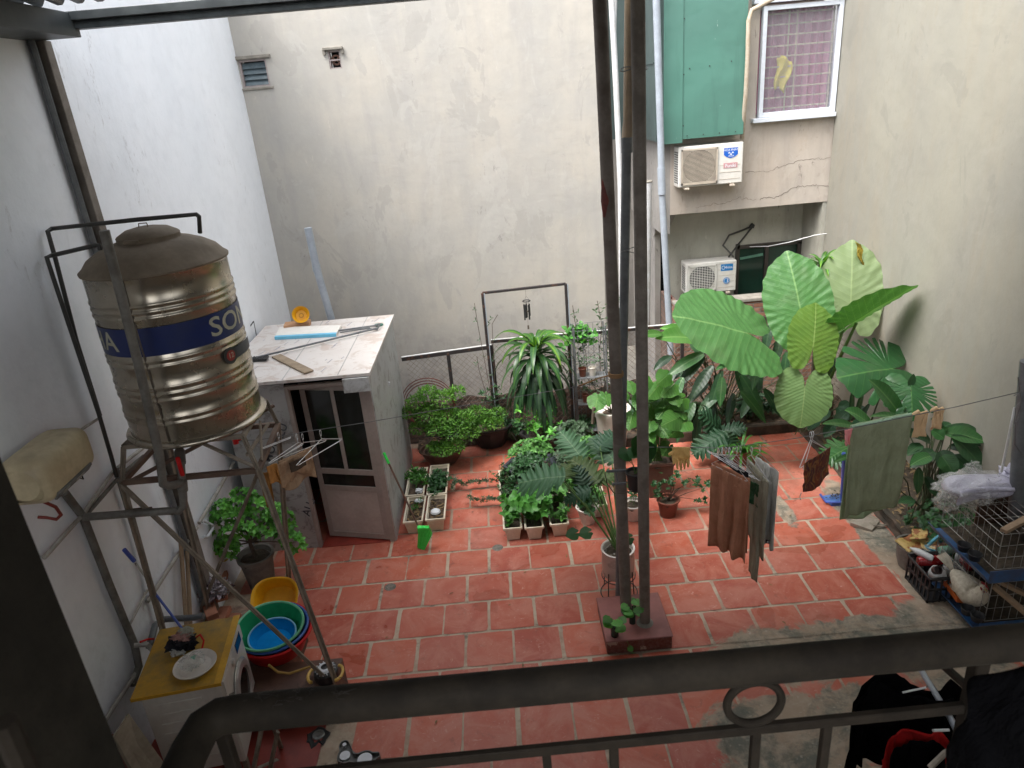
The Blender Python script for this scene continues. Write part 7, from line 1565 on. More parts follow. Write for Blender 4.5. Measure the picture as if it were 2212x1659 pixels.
# pale trousers
A, B = hpt(1633, 985, 5.0), hpt(1680, 1018, 4.66)
hanger(A, B, P(1642, 962, Y=4.78), 'wire hanger carrying the pale grey trousers', m_chrome)
tr = thing('hanging_trousers', (A+B)/2-V((0, 0, .8)), 'pale grey trousers with small black hem label on the clothesline', 'trousers', 'trousers drying on the clothesline')
drape('leg', A, A.lerp(B, .62), .76, c_pale, None, folds=1.6, amp=.022, parent=tr, seed=2, off=nv_)
drape('leg', A.lerp(B, .45), B+(B-A)*.05, .72, c_pale, None, folds=1.5, amp=.025, parent=tr, seed=5, off=nv_)
hp_ = P(1658, 1170, Y=4.58); q = MB(); q.box(hp_, (.032, .003, .035), Matrix.Rotation(radians(-25), 3, 'Z')); lb = q.build('black_hem_label', c_dark, tr)
q = MB(); q.add([hp_+V((-.008, -.005, -.004)), hp_+V((.008, -.005, -.004)), hp_+V((0, -.005, .009))], [(0, 1, 2)]); q.build('label_mark', m_lwhite, lb, fix=False)
# bundle of empty hangers
rr = random.Random(9)
for i in range(7):
    dx = i*6; A = hpt(1526+dx*1.3+rr.uniform(-4, 4), 972+i*3+rr.uniform(-3, 3), 5.0); B = hpt(1598+dx*1.2+rr.uniform(-4, 4), 1012+i*4+rr.uniform(-4, 4), 4.64+.01*i)
    hanger(A, B, P(1552+i*8, 968-i*.5, Y=4.78), 'empty wire hanger in the bundle on the line, ' + ('outermost on the left', 'second from the left end', 'third from the left end', 'in the middle of the bundle', 'third from the right end', 'second from the right end', 'nearest the leaf printed cloth')[i], m_wirew if i % 2 else m_chrome, group='empty hangers bundled on the clothesline')
# maroon printed cloth
A, B = hpt(1745, 1010, 4.62), hpt(1790, 975, 4.98)
for i, (a, b, hk, lab) in enumerate((((1727, 1010), (1790, 972), (1752, 934), 'front wire hanger with the maroon printed cloth'), ((1735, 1014), (1792, 976), (1756, 932), 'rear wire hanger behind the maroon printed cloth'))):
    hanger(hpt(*a, 4.6), hpt(*b, 4.98), P(*hk, Y=4.78), lab, m_wirew, .003)
drape('printed_cloth', hpt(1738, 1000, 4.6), hpt(1795, 965, 4.98), .27, c_batik, 'maroon and gold printed cloth on two hangers', 'cloth', folds=.6, amp=.005, off=V((.6, -.8, 0)), bottom=lambda u: .92+.16*sin(u*3.1), top_amp=.6)
q = MB(); q.tube([hpt(1731, 1064, 4.6), hpt(1728, 1072, 4.6), hpt(1729, 1080, 4.6)], .0025, 5); tag(q.build('cord', m_wirew), 'short white cord dangling from the maroon printed cloth', 'cord')
# towel
A, B = P(1841, 925, Y=4.78), P(1971, 897, Y=4.80)
tw = thing('towel', (A+B)/2-V((0, 0, .7)), 'large olive green towel hanging over the clothesline', 'towel')
drape('front_layer', A, B, .80, c_towel, None, folds=3.2, amp=.014, parent=tw, seed=1.2, top_amp=.1, taper=.03, bottom=lambda u: 1.0+.02*u, nu=60, nv=40, solid=.007)
drape('back_layer', A+V((.01, .05, 0)), B+V((-.01, .05, 0)), .86, c_towel2, None, folds=2, amp=.012, parent=tw, seed=3, bottom=lambda u: 1.0+.04*sin(u*3)-.06*u, solid=.007)
q = MB(); q.tube([A+V((0, .012, .004)), A.lerp(B, .5)+V((0, .012, .0)), B+V((0, .012, .004))], .012, 10); q.build('folded_edge', cloth('mint_towel_edge', (.36, .50, .36, 1), (.3, .42, .3, 1), 9, 170), tw)
# gloves
def glove(px0, px1, py, H, mat, label, Y, kind=0):
    A, B = P(px0, py[0], Y=Y), P(px1, py[1], Y=Y); g_ = thing('rubber_glove', (A+B)/2-V((0, 0, H)), label, 'glove', 'rubber gloves drying on the clothesline')
    drape('cuff', A, B, H, mat, None, 'x', folds=1.3, amp=.008, parent=g_, seed=px0, solid=.006, top_amp=.4, nu=20, nv=14, bottom=lambda u: 1)
    return g_, A, B
g_, A, B = glove(1452, 1490, (966, 966), .135, c_glove, 'amber yellow rubber glove folded over the line near the posts', 4.75)
def fingers(g_, A, B, H, L, mat, n=4, side=-1):
    w_ = (B-A)
    for k in range(n):
        p = A+w_*(.30+.17*k)+V((0, -.01, -H*.80)); l_ = L*(1-.14*abs(k-1)); q = MB(); q.tube([p, p+V((.006*(k-1), -.006, -l_*.5)), p+V((.004*k, 0, -l_))], [.012, .012, .007], 8); q.build('finger', mat, g_)
    p = A+V((0, -.01, -.03)); q = MB(); q.tube([p+V((.02, 0, 0)), p+V((-.015*1, 0, -.02)), p+V((-.03, -.005, .005-.03))], [.014, .014, .009], 8); q.build('thumb', mat, g_)
fingers(g_, A, B, .12, .10, c_glove)
g_, A, B = glove(1978, 2005, (895, 889), .20, c_glove2, 'beige rubber glove cuff next to the olive towel', 4.79); fingers(g_, A+V((.01, .02, .05)), B+V((0, .02, .05)), .06, .05, c_glove2)
g_, A, B = glove(2017, 2039, (887, 881), .165, c_glove2, 'beige rubber glove farthest right on the line', 4.79); fingers(g_, A+V((.01, .02, .05)), B+V((0, .02, .05)), .06, .04, c_glove2)
q = MB(); A, B = P(1825, 929, Y=4.76), P(1842, 926, Y=4.76); drape('pink_glove', A, B, .13, c_pink, 'small pink rubber glove left of the olive towel', 'glove', folds=1, amp=.01, solid=.006, taper=.45, skew=-.05)

# ---- hangers and rags on the left line
YL = 4.78
for i, (a, b, hk, lab, mt) in enumerate((((640, 1005), (738, 948), (691, 930), 'wide wire hanger with its hook in front of the shed door', m_chrome), ((612, 985), (705, 950), (652, 938), 'wire hanger hooked left of the shed door', m_chrome), ((580, 1000), (655, 958), (640, 938), 'white wire hanger holding the brown rag', m_wirew), ((566, 968), (628, 944), (600, 935), 'short white hanger close to the tank stand', m_wirew))):
    hanger(P(*a, Y=4.45), P(*b, Y=4.95), P(*hk, Y=4.82), lab, mt, .003, group='wire hangers near the tank stand')
A, B = P(598, 1003, Y=4.5), P(668, 972, Y=4.75)
rg = thing('terry_rag', (A+B)/2-V((0, 0, .25)), 'ragged brown terry cloth with dark square on the hangers', 'rag')
drape('front_layer', A, B, .17, c_rag, None, folds=1.6, amp=.014, parent=rg, seed=1, off=V((.2, -1, 0)), bottom=lambda u: 1.0+.12*sin(u*9)+.06*sin(u*23))
drape('back_layer', A+V((.0, .04, 0)), B+V((0, .04, 0)), .24, c_rag, None, folds=1.4, amp=.014, parent=rg, seed=3, off=V((.2, -1, 0)), bottom=lambda u: 1.0+.10*sin(u*7))
mc = A.lerp(B, .55)+V((.0, -.035, -.02)); drape('dark_patch', A.lerp(B, .38)+V((0, -.028, -.02)), A.lerp(B, .86)+V((0, -.028, -.02)), .075, cloth('dark_brown_patch', (.085, .06, .045, 1), (.06, .04, .03, 1)), None, folds=.6, amp=.006, parent=rg, off=V((.2, -1, 0)), nu=14, nv=8)
A, B = P(575, 1008, Y=4.35), P(598, 1000, Y=4.5)
drape('mustard_rag', A, B, .15, c_ragy, 'mustard rag on the hanger next to the stand leg', 'rag', folds=1.2, amp=.015, bottom=lambda u: .8+.3*u, off=V((.2, -1, 0)))
A, B = P(556, 1022, Y=4.45), P(582, 1020, Y=4.45)
drape('rust_brown_rag', A, B, .27, c_ragy, 'long rust brown rag hanging behind the stand leg', 'rag', folds=1.0, amp=.014, taper=.4, off=V((0, -1, 0)))

# ================================================================= BROOM, DUSTPAN
bm_ = thing('push_broom', P(912, 1185, z=0), 'broom with green bristles leaning on the shed corner', 'broom')
b0 = P(905, 1140, Y=6.15); b1 = P(829, 978, Y=6.28); q = MB(); q.tube([b0, b1], .010, 8); q.build('stick', m_stick, bm_)
q = MB(); q.tube([b1-(b1-b0).normalized()*.12, b1], .014, 8); q.build('green_grip', m_limeg, bm_)
q = MB(); d_ = (b0-b1).normalized(); c0 = b0; sd = V((1, -.25, .12)).normalized()
q.box(c0+d_*.02+V((.016, 0, .0)), (.06, .04, .035), Matrix.Rotation(radians(20), 3, 'Y'), .010); q.build('broom_head', m_teal, bm_)
q = MB(); e0, e1, e2, e3 = P(903, 1138, Y=6.12), P(925, 1138, Y=6.12), P(916, 1184, z=.01), P(904, 1180, z=.01)
mbx = MB()
for i in range(9):
    for j in range(4):
        s_ = i/8; top = e0.lerp(e1, s_)+V((0, (j-1.5)*.012, 0)); bot = e3.lerp(e2, s_)+V((rr.uniform(-.006, .006), (j-1.5)*.018, 0)); mbx.tube([top, top.lerp(bot, .35)+V((.034*(.3+s_), 0, 0)), bot], [.007, .010, .007], 5)
mbx.build('bristles', m_limeg, bm_)
dpn = thing('dustpan', P(1808, 1080, z=0), 'blue long handled dustpan full of leaf litter', 'dustpan')
q = MB(); a, b, c, d = P(1772, 1068, z=.03), P(1795, 1094, z=.0), P(1862, 1090, z=0), P(1850, 1058, z=.03)
q.add([a+V((0, 0, -.02)), b+V((0, 0, .01)), c+V((0, 0, .01)), d+V((0, 0, -.02))], [(0, 1, 2, 3)]); q.build('pan_floor', m_bluepan, dpn, fix=False)
q = MB(); q.tube([a+V((0, 0, .0)), P(1785, 1085, z=.035), b+V((.02, 0, .045)), c+V((-.01, 0, .045)), P(1862, 1082, z=.04), d+V((0, 0, .03))], .012, 8)
q.prism([(b.x+.0, b.y-.005), (c.x, c.y-.005), (c.x, c.y+.008), (b.x, b.y+.008)], lambda x, y: V((x, y, .002)), lambda x, y: V((x, y, .05))); q.build('pan_rim', m_bluestick, dpn)
q = MB(); hb, ht_ = P(1818, 1082, z=.03), P(1823, 978, Y=6.25); q.tube([hb, ht_], .016, 10)
for k in range(5): p = ht_.lerp(hb, .02+.025*k); q.tube([p, p-V((0, 0, .006))], .021, 10)
q.build('handle', m_bluestick, dpn)
q = MB(); c0 = P(1812, 1070, z=.03)
for i in range(40): small_leaf(q, c0+V((rr.gauss(0, .07), rr.gauss(0, .05), rr.random()*.02)), V((rr.gauss(0, 1), rr.gauss(0, 1), .2)), V((0, 0, 1)), .035, .016)
o = q.build('leaf_litter', m_soil, dpn, fix=False); o['kind'] = 'stuff'
mt_ = thing('metal_pan', P(1872, 1132, z=0), 'dusty grey square metal pan lying upturned on the tiles', 'pan')
q = MB(); a, b, c, d = P(1837, 1129, z=.05), P(1884, 1145, z=.03), P(1901, 1124, z=.05), P(1867, 1115, z=.07)
q.add([a, b, c, d, a-V((0, 0, .035)), b-V((0, 0, .03)), c-V((0, 0, .035)), d-V((0, 0, .035))], [(0, 1, 2, 3), (7, 6, 5, 4), (0, 4, 5, 1), (1, 5, 6, 2), (2, 6, 7, 3), (3, 7, 4, 0)]); q.build('pan', m_spring, mt_, smooth=False)
q = MB(); q.tube([P(1886, 1135, z=.04), P(1906, 1137, z=.03), P(1914, 1134, z=.03)], .011, 8); q.build('handle', m_spring, mt_)
# ================================================================= GREY BUCKET, CRATE
c = P(1972, 1222, z=0); gb_ = thing('cement_bucket', c, 'grey cement bucket topped with flattened yellow packaging', 'bucket')
q = MB(); q.lathe([(0, 0), (.12, 0), (.15, .10), (.155, .22), (.165, .225), (.165, .235), (.145, .235), (.14, .12), (0, .1)], c, 36, jit=.05); q.build('bucket', m_cempot, gb_, angle=50)
m_pack = M('yellow_printed_packaging', (.50, .36, .12, 1), (.28, .10, .03, 1), 16, .6, lo=.52, hi=.56)
for i, (dx, dy, dz, a_, tl, sx, sy) in enumerate(((-.06, .0, .25, 20, 14, .20, .16), (.05, .06, .29, 55, -20, .18, .13), (.10, -.02, .26, -15, 10, .16, .18))):
    R_ = Matrix.Rotation(radians(a_), 3, 'Z') @ Matrix.Rotation(radians(tl), 3, 'X'); cc = c+V((dx, dy, dz)); q = MB(); q.grid(lambda u, v: cc+R_ @ V(((u-.5)*sx, (v-.5)*sy, .012*sin(u*7+i)+.01*mnoise.noise(V((u*5, v*5, i*4.0))))), 10, 10)
    tag(q.build('yellow_packaging', m_pack, solid=.002, angle=180), ('left yellow carton flap on the cement bucket', 'uppermost tilted yellow carton piece on the cement bucket', 'right yellow carton piece hanging over the cement bucket')[i], 'packaging', 'yellow carton pieces on the cement bucket')
q = MB(); q.grid(crumple(c+V((.08, -.08, .24)), .08, .05, .03, .8, 3, 2), 20, 12, False); tag(q.build('clear_wrapper', m_bagfilm, angle=25), 'clear plastic wrapper crumpled on the cement bucket rim', 'wrapper')
# crate
cr0 = V((3.36, 4.70, 0)); cr = thing('plastic_crate', (3.55, 4.90, 0), 'black plastic crate full of empty bottles', 'crate')
CX0, CX1, CY0, CY1, CH = 3.36, 3.78, 4.72, 5.06, .25
q = MB()
for z in (0.01, CH*.5, CH-.02): q.bx(CX0, CX1, CY0, CY0+.012, z, z+.02); q.bx(CX0, CX1, CY1-.012, CY1, z, z+.02); q.bx(CX0, CX0+.012, CY0, CY1, z, z+.02); q.bx(CX1-.012, CX1, CY0, CY1, z, z+.02)
for k in range(9):
    x = CX0+(CX1-CX0-.014)*k/8; q.bx(x, x+.014, CY0+.001, CY0+.011, 0, CH-.005); q.bx(x, x+.014, CY1-.011, CY1-.001, 0, CH-.005)
for k in range(7):
    y = CY0+(CY1-CY0-.014)*k/6; q.bx(CX0+.001, CX0+.011, y, y+.014, 0, CH-.005); q.bx(CX1-.011, CX1-.001, y, y+.014, 0, CH-.005)
q.bx(CX0+.01, CX1-.01, CY0+.01, CY1-.01, 0, .012); q.build('crate_lattice', m_black, cr, smooth=False)
q = MB()
for (a, b, c_, d, ) in ((CX0-.008, CX1+.008, CY0-.01, CY0+.006), (CX0-.008, CX1+.008, CY1-.006, CY1+.01)): q.bx(a, b, c_, d, CH, CH+.012, .003)
for (a, b, c_, d, ) in ((CX0-.01, CX0+.006, CY0+.0061, CY1-.0061), (CX1-.006, CX1+.01, CY0+.0061, CY1-.0061)): q.bx(a, b, c_, d, CH, CH+.012, .003)
q.build('crate_rim', m_black, cr)
def bottle(c, d, L, r, mat, label, cap=None, lab=None, group='empty bottles piled in the black crate'):
    c, d = V(c), V(d).normalized(); t = thing('plastic_bottle', c, label, 'bottle', group); Rm = d.to_track_quat('Z', 'Y').to_matrix()
    q = MB(); q.lathe([(0, 0), (r*.8, .002), (r, .02), (r*.96, L*.35), (r, L*.62), (r*.8, L*.76), (r*.34, L*.9), (r*.34, L*.96), (0, L*.96)], c, 24, R=Rm); q.build('bottle', mat, t, angle=60)
    if cap: q = MB(); q.lathe([(0, L*.93), (r*.40, L*.93), (r*.40, L), (0, L)], c, 18, R=Rm); q.build('cap', cap, t)
    if lab: q = MB(); q.lathe([(r*1.01, L*.3), (r*1.015, L*.31), (r*1.015, L*.58), (r*1.01, L*.59)], c, 24, R=Rm); q.build('label_band', lab, t)
    return t
m_cola = M('dark_red_bottle', (.33, .02, .02, 1), (.22, .012, .015, 1), 9, .25)
m_gbot = M('green_tinted_plastic', (.12, .33, .20, 1), (.3, .42, .36, 1), 9, .25)
m_wbot = M('milky_white_plastic', (.55, .56, .55, 1), (.48, .48, .47, 1), 6, .35)
bottle((3.40, 4.98, .24), (1, -.12, .05), .26, .045, m_cola, 'red soda can like bottle along the back edge of the crate')
bottle((3.45, 4.86, .235), (.5, -1, -.1), .14, .06, m_wbot, 'milky white jug with its mouth down in the crate')
bottle((3.73, 4.86, .25), (-1, -.22, .0), .24, .055, m_bottle, 'clear bottle with a round red cap pointing at the viewer', m_red)
bottle((3.50, 4.93, .29), (-.7, .8, .15), .20, .03, m_wbot, 'white bottle neck sticking out at the back of the crate')
bottle((3.60, 5.02, .30), (.9, -.1, .1), .22, .038, m_gbot, 'green and white bottle across the rear of the crate')
bottle((3.70, 4.95, .28), (.8, -.55, .0), .22, .04, m_wbot, 'white bottle with a green band at the right of the crate', None, m_greenp)
bottle((3.76, 4.80, .25), (-.2, 1, .25), .20, .036, m_cola, 'dark red bottle under the green one in the crate')
q = MB(); q.lathe([(.034, 0), (.036, .05), (.030, .052), (.028, .01), (0, .008)], P(2020, 1232, z=.30), 20, R=Matrix.Rotation(radians(50), 3, 'X')); tag(q.build('dark_cup', M('dark_brown_cup', (.05, .03, .028, 1), rough=.3)), 'dark brown cup lying on the crate of bottles', 'cup')
bb_ = thing('blue_basket', P(2040, 1180, z=.1), 'light blue plastic basket handle behind the crate of bottles', 'basket')
m_aqua = M('aqua_plastic', (.09, .36, .48, 1), rough=.4)
c0 = P(2055, 1195, z=.22); q = MB(); pts = [c0+V((-.16+.34*k/14, .10, .02+.13*sin(pi*k/14))) for k in range(15)]; q.tube(pts, .014, 8); q.build('handle', m_aqua, bb_)
q = MB(); q.lathe([(.15, -.2), (.18, -.02), (.19, 0), (.19, .012), (.175, .012), (.17, -.02), (.14, -.2)], c0+V((.02, .10, .02)), 36, sx=1.1, sy=.7); q.build('basket_body', m_aqua, bb_)
q = MB(); q.lathe([(0, 0), (.1, .05), (.15, 0)], c0+V((.03, .1, -.06)), 20, sx=1.1, sy=.7, jit=.6); q.build('rag_content', cloth('maroon_rag', (.3, .05, .05, 1), (.5, .42, .2, 1), 22), bb_)

# ================================================================= CHICKEN CAGE
cg = thing('chicken_cage', (3.95, 4.7, 0), 'two tier wire chicken cage with blue trays by the right wall', 'cage')
KX0, KX1, KY0, KY1 = 3.60, 4.30, 4.36, 5.05
m_wire = M('galvanised_cage_wire', (.34, .33, .30, 1), (.22, .2, .18, 1), 9, .5, metal=.4, bump=0)
def cage(z0, z1, name):
    q = MB(); r = .0028
    def ln(a, b, rr_=r): q.tube([a, b], rr_, 4, False)
    nx, ny, nz = 11, 10, 3
    for k in range(nx+1):
        x = KX0+(KX1-KX0)*k/nx; ln((x, KY0, z0), (x, KY0, z1)); ln((x, KY1, z0), (x, KY1, z1)); ln((x, KY0, z1), (x, KY1, z1))
    for k in range(ny+1):
        y = KY0+(KY1-KY0)*k/ny; ln((KX0, y, z0), (KX0, y, z1))
        if k % 3 == 0: ln((KX0, y, z1), (KX1, y, z1))
    for k in range(nz+1):
        z = z0+(z1-z0)*k/nz; ln((KX0, KY0, z), (KX1, KY0, z), .0035); ln((KX0, KY0, z), (KX0, KY1, z), .0035); ln((KX0, KY1, z), (KX1, KY1, z))
    for x, y in ((KX0, KY0), (KX0, KY1), (KX1, KY0)): ln((x, y, z0), (x, y, z1+.02), .005)
    return q.build(name, m_wire, cg, smooth=False, fix=False)
cage(.10, .47, 'lower_cage'); cage(.60, .92, 'upper_cage')
def tray(z0, z1, name):
    q = MB(); e = .07; q.bx(KX0-e, KX0, KY0-.04, KY1, z0, z0+.006)
    f_ = MB(); f_.bx(KX0+.0005, KX1, KY0-.039, KY1, z0, z0+.006); f_.build(name+'_dark_floor', m_soil, cg)  # tray floor is a separate piece in dark brown
    q.add([(KX0-e, KY0-.04, z0), (KX0-e, KY1, z0), (KX0-e-.05, KY1, z1), (KX0-e-.05, KY0-.04, z1), (KX0-e+.006, KY0-.04, z0), (KX0-e+.006, KY1, z0), (KX0-e-.044, KY1, z1), (KX0-e-.044, KY0-.04, z1)], [(0, 1, 2, 3), (7, 6, 5, 4), (3, 2, 6, 7), (0, 3, 7, 4), (1, 5, 6, 2)])
    q.bx(KX0-e, KX1, KY0-.046, KY0-.04, z0, z1+.03); o = q.build(name, m_bluetray, cg, smooth=False); return o
m_bluetray = M('scuffed_blue_tray', (.02, .10, .26, 1), (.045, .07, .14, 1), 6, .45, bump=.05)
tray(.02, .09, 'lower_tray'); tray(.51, .59, 'upper_tray')
for A_, B_ in (((KX0+.02, KY0+.03, .93), (KX1, KY0+.35, .93)), ((KX0+.04, KY0+.06, .47), (KX1, KY0-.1, .10)), ((KX0+.0, KY0-.02, .46), (KX0+.5, KY0-.5, .02))): q = MB(); q.beam(A_, B_, .05, .03); q.build('timber_brace', m_woodl, cg)
q = MB(); q.bx(KX1+.02, KX1+.04, KY0, KY1, 0, .95); q.bx(KX0+.3, KX1, KY1+.01, KY1+.02, .5, .9); q.build('backing_board', M('brown_board', (.09, .05, .03, 1), rough=.8), cg)
for i, (px, py, z) in enumerate(((2083, 1176, .60), (2107, 1196, .60), (2091, 1313, .14), (2112, 1328, .14))):
    c = P(px, py, z=z+.03); q = MB(); q.lathe([(0, -.055), (.038, -.055), (.050, 0), (.053, .002), (.050, .004), (.045, -.003), (.034, -.045), (0, -.045)], c, 26)
    tag(q.build('feed_cup', m_black), ('far upper feed cup on the blue tray of the cage', 'near upper feed cup on the blue tray of the cage', 'far lower feed cup beside the orange trough', 'nearest lower feed cup above the railing')[i], 'cup', 'black feed cups hooked on the cage')
q = MB(); c0 = P(2062, 1272, z=.17); R_ = Matrix.Rotation(radians(-6), 3, 'Z')
def trough(x, y, z): return c0+R_ @ V((x, y, z))
o1 = [(-.045, -.13), (.03, -.15), (.05, -.11), (.05, .11), (.03, .13), (-.045, .13)]; n = len(o1)
vs = [trough(x*.8, y*.9, -.04) for x, y in o1]+[trough(x, y, .02) for x, y in o1]+[trough(x*.88, y*.94, .02) for x, y in o1]+[trough(x*.72, y*.84, -.03) for x, y in o1]
q.add(vs, [tuple(range(n-1, -1, -1))]+[(r_*n+i, r_*n+(i+1) % n, (r_+1)*n+(i+1) % n, (r_+1)*n+i) for r_ in range(3) for i in range(n)]+[tuple(3*n+i for i in range(n))]); tag(q.build('feed_trough', M('orange_plastic', (.58, .13, .015, 1), (.5, .11, .02, 1), 5, .5), smooth=False), 'orange feed trough hanging on the lower cage', 'trough')
# hen: one continuous lofted body
hc2 = P(2098, 1272, z=.25); hn = thing('white_hen', V((hc2.x, hc2.y, .11)), 'white hen sitting in the lower cage with its head turned back', 'hen')
def loft(path, name, mat, parent, n=22, fluff=0):
    q = MB(); vs = []; k = len(path)
    for i, (c, rx, rz_, dx) in enumerate(path):
        c = V(c); dn = V(dx).normalized(); s_ = dn.cross(V((0, 0, 1))).normalized(); up = s_.cross(dn)
        for j in range(n):
            a = 2*pi*j/n; f = 1+fluff*mnoise.noise(V((cos(a)*3, sin(a)*3, i*1.3))); vs.append(c+s_*(rx*cos(a)*f)+up*(rz_*sin(a)*f))
    q.add(vs, [(i*n+j, i*n+(j+1) % n, (i+1)*n+(j+1) % n, (i+1)*n+j) for i in range(k-1) for j in range(n)]+[tuple(range(n-1, -1, -1)), tuple((k-1)*n+j for j in range(n))])
    o = q.build(name, mat, parent, angle=180); md = o.modifiers.new('smooth', 'SUBSURF'); md.levels = 1; md.render_levels = 2; return o
def feather():
    s = NT('white_feathers'); f = s.ramp(s.noise(24, 6, .7, s.coords('Object', (1, 1, .5)), 1.2), .40, .62); col = s.mix(f, (.62, .57, .46, 1), (.50, .44, .34, 1)); b = s.bump(s.noise(30, 4, .6, s.coords('Object', (1, .45, 1))), .7, .012); return s.fin(col, .9, 0, b, .1)
m_feather = feather(); h0 = V((hc2.x, hc2.y, .22))
loft([(h0+V((-.08, .16, .10)), .012, .03, (.4, -1, -.3)), (h0+V((-.06, .12, .08)), .055, .06, (.35, -1, -.3)), (h0+V((-.03, .06, .045)), .10, .09, (.3, -1, -.2)), (h0+V((.0, .0, .01)), .122, .11, (.2, -1, 0)), (h0+V((.01, -.05, .0)), .115, .105, (.1, -1, .2)), (h0+V((.015, -.085, .025)), .085, .08, (.0, -.7, .7)), (h0+V((.015, -.092, .06)), .056, .056, (.05, -.2, 1)), (h0+V((.016, -.094, .092)), .040, .042, (.05, -.1, 1)), (h0+V((.018, -.097, .120)), .031, .035, (.05, -.1, 1)), (h0+V((.018, -.098, .145)), .008, .012, (.05, -.1, 1))], 'body', m_feather, hn, fluff=.08)
q = MB()
for s_ in (-1, 1):
    for k in range(9): q.grid(lambda u, v: h0+V((s_*(.085-.01*k*.3+.02*sin(v*3)), .02+.02*k*.9+v*.09-.05, .03-.01*k+.05*(u-.5)-v*.03)), 3, 4)
wg = q.build('wing_feathers', m_feather, hn, solid=.003)
q = MB()
for k in range(12):
    a = -.9+k*.16; leaf_strip(q, h0+V((-.07, .15, .09)), V((-.25+.35*sin(a), .7, .75+.25*cos(a))), V((0, 0, 1)), .17, .045, droop=.7, fold=.1, n=5)
q.build('tail_feathers', m_feather, hn, angle=180)
hd = h0+V((.018, -.100, .122)); q = MB()
for k in range(5): q.box(hd+V((0, -.030+.014*k, .034+.006*sin(k*1.3))), (.007, .012, .024), None, .003)
q.build('comb', M('red_comb', (.40, .03, .03, 1), (.28, .02, .02, 1), 20, .6), hn)
q = MB(); q.lathe([(.011, 0), (.007, .012), (0, .026)], hd+V((0, -.026, .0)), 8, R=Matrix.Rotation(radians(95), 3, 'X')); q.build('beak', M('horn_beak', (.42, .28, .10, 1), rough=.4), hn)
q = MB()
for s_ in (-1, 1): q.lathe([(0, -.022), (.009, -.012), (.007, 0), (0, .004)], hd+V((s_*.010, -.026, -.012)), 8); q.lathe([(0, 0), (.014, .002), (0, .006)], hd+V((s_*.024, -.012, .0)), 12, R=Matrix.Rotation(radians(90*s_), 3, 'Y'))
q.build('wattles', M('red_wattle', (.36, .03, .03, 1), rough=.6), hn)
for s_ in (-1, 1): q = MB(); q.lathe([(0, 0), (.004, .001), (0, .004)], hd+V((s_*.029, -.014, .006)), 10, R=Matrix.Rotation(radians(90*s_), 3, 'Y')); q.build('eye', m_black, hn)
for s_ in (-1, 1):
    q = MB(); f0 = h0+V((s_*.035, -.02, -.09)); q.tube([f0+V((0, 0, .03)), f0+V((0, 0, -.015))], .007, 6)
    for a in (-.5, 0, .5): q.tube([f0+V((0, 0, -.015)), f0+V((.03*sin(a), -.035*cos(a), -.02))], .004, 5)
    q.build('foot', M('yellow_leg', (.45, .28, .08, 1), rough=.6), hn)
# second bird hint: red comb in the upper tier
hd = V((4.02, 4.62, .70)); hn2 = thing('dark_hen', hd, 'dark hen with a red comb in the shade of the upper cage', 'hen')
loft([(hd+V((.16, .10, .02)), .02, .03, (-1, -.5, 0)), (hd+V((.08, .05, -.03)), .08, .08, (-1, -.5, 0)), (hd+V((.0, .0, -.03)), .07, .075, (-.8, -.6, .3)), (hd+V((-.04, -.03, .03)), .035, .035, (-.3, -.2, 1)), (hd+V((-.05, -.04, .09)), .024, .028, (-.2, -.2, 1)), (hd+V((-.055, -.045, .115)), .006, .008, (-.2, -.2, 1))], 'body', M('black_feathers', (.03, .025, .02, 1), (.05, .04, .03, 1), 20, .7), hn2)
q = MB()
for k in range(4): q.box(hd+V((-.06+.012*k, -.045, .125)), (.010, .007, .022), None, .003)
q.build('comb', M('red_comb_dim', (.40, .03, .03, 1), rough=.6), hn2)
q = MB(); q.lathe([(.008, 0), (0, .02)], hd+V((-.07, -.055, .09)), 8, R=Matrix.Rotation(radians(-95), 3, 'Y')); q.build('beak', m_twig, hn2)

# ---- bag with lilac cloth on the cage
lb_ = thing('lilac_cloth_bundle', P(2110, 1060, z=.93), 'folded lilac white cloth wrapped inside the clear bag on the cage', 'cloth')
c0 = P(2112, 1050, z=1.0)
def bolster(c0, rx, ry, rz_, f, amp, seed, ang):
    R_ = Matrix.Rotation(radians(ang), 3, 'Z')
    def fn(u, v):
        th = u*2*pi; ph_ = (v-.5)*pi; x = sin(ph_); r = cos(ph_)**.55; d = V((x, cos(th)*r, sin(th)*r)); n = mnoise.noise(V((x*1.2, th*f*.4, seed)))+.5*abs(sin(th*2.5+x*2+seed)); k = 1+amp*n
        return c0+R_ @ V((rx*x, ry*d.y*k, rz_*d.z*k))
    return fn
q = MB(); q.grid(bolster(c0, .26, .13, .085, 3, .22, 1.5, -8), 56, 40, False); q.build('cloth_roll', c_lilac, lb_, angle=60)
q = MB(); q.grid(lambda u, v: c0+V((-.24+u*.44, -.135-.015*sin(v*6), .06-.14*v*(1-.5*u)+.02*sin(u*4))), 20, 8); q.build('loose_flap', c_lilac, lb_, solid=.004)
q = MB(); q.grid(crumple(c0+V((-.04, .0, .0)), .30, .18, .12, .28, 1.9, 3), 110, 60, False); bgf = tag(q.build('clear_plastic_bag', m_bagfilm, angle=180), 'crinkled clear plastic bag around the lilac cloth on the cage', 'bag')
q = MB(); q.grid(crumple(c0+V((.0, .08, .13)), .06, .05, .05, .5, 2.5, 4), 40, 24, False); q.grid(crumple(c0+V((-.27, -.06, -.08)), .11, .07, .09, .4, 2.2, 7), 40, 24, False); o = q.build('bag_knot', m_bagfilm, None, angle=180); o.parent = bgf; o.location = o.location-bgf.location
q = MB(); q.grid(crumple(P(2200, 1030, z=1.02), .15, .12, .12, .4, 2.2, 9), 30, 20, False); tag(q.build('lilac_cloth', c_lilac), 'second lilac cloth bunched at the right edge of the picture', 'cloth')

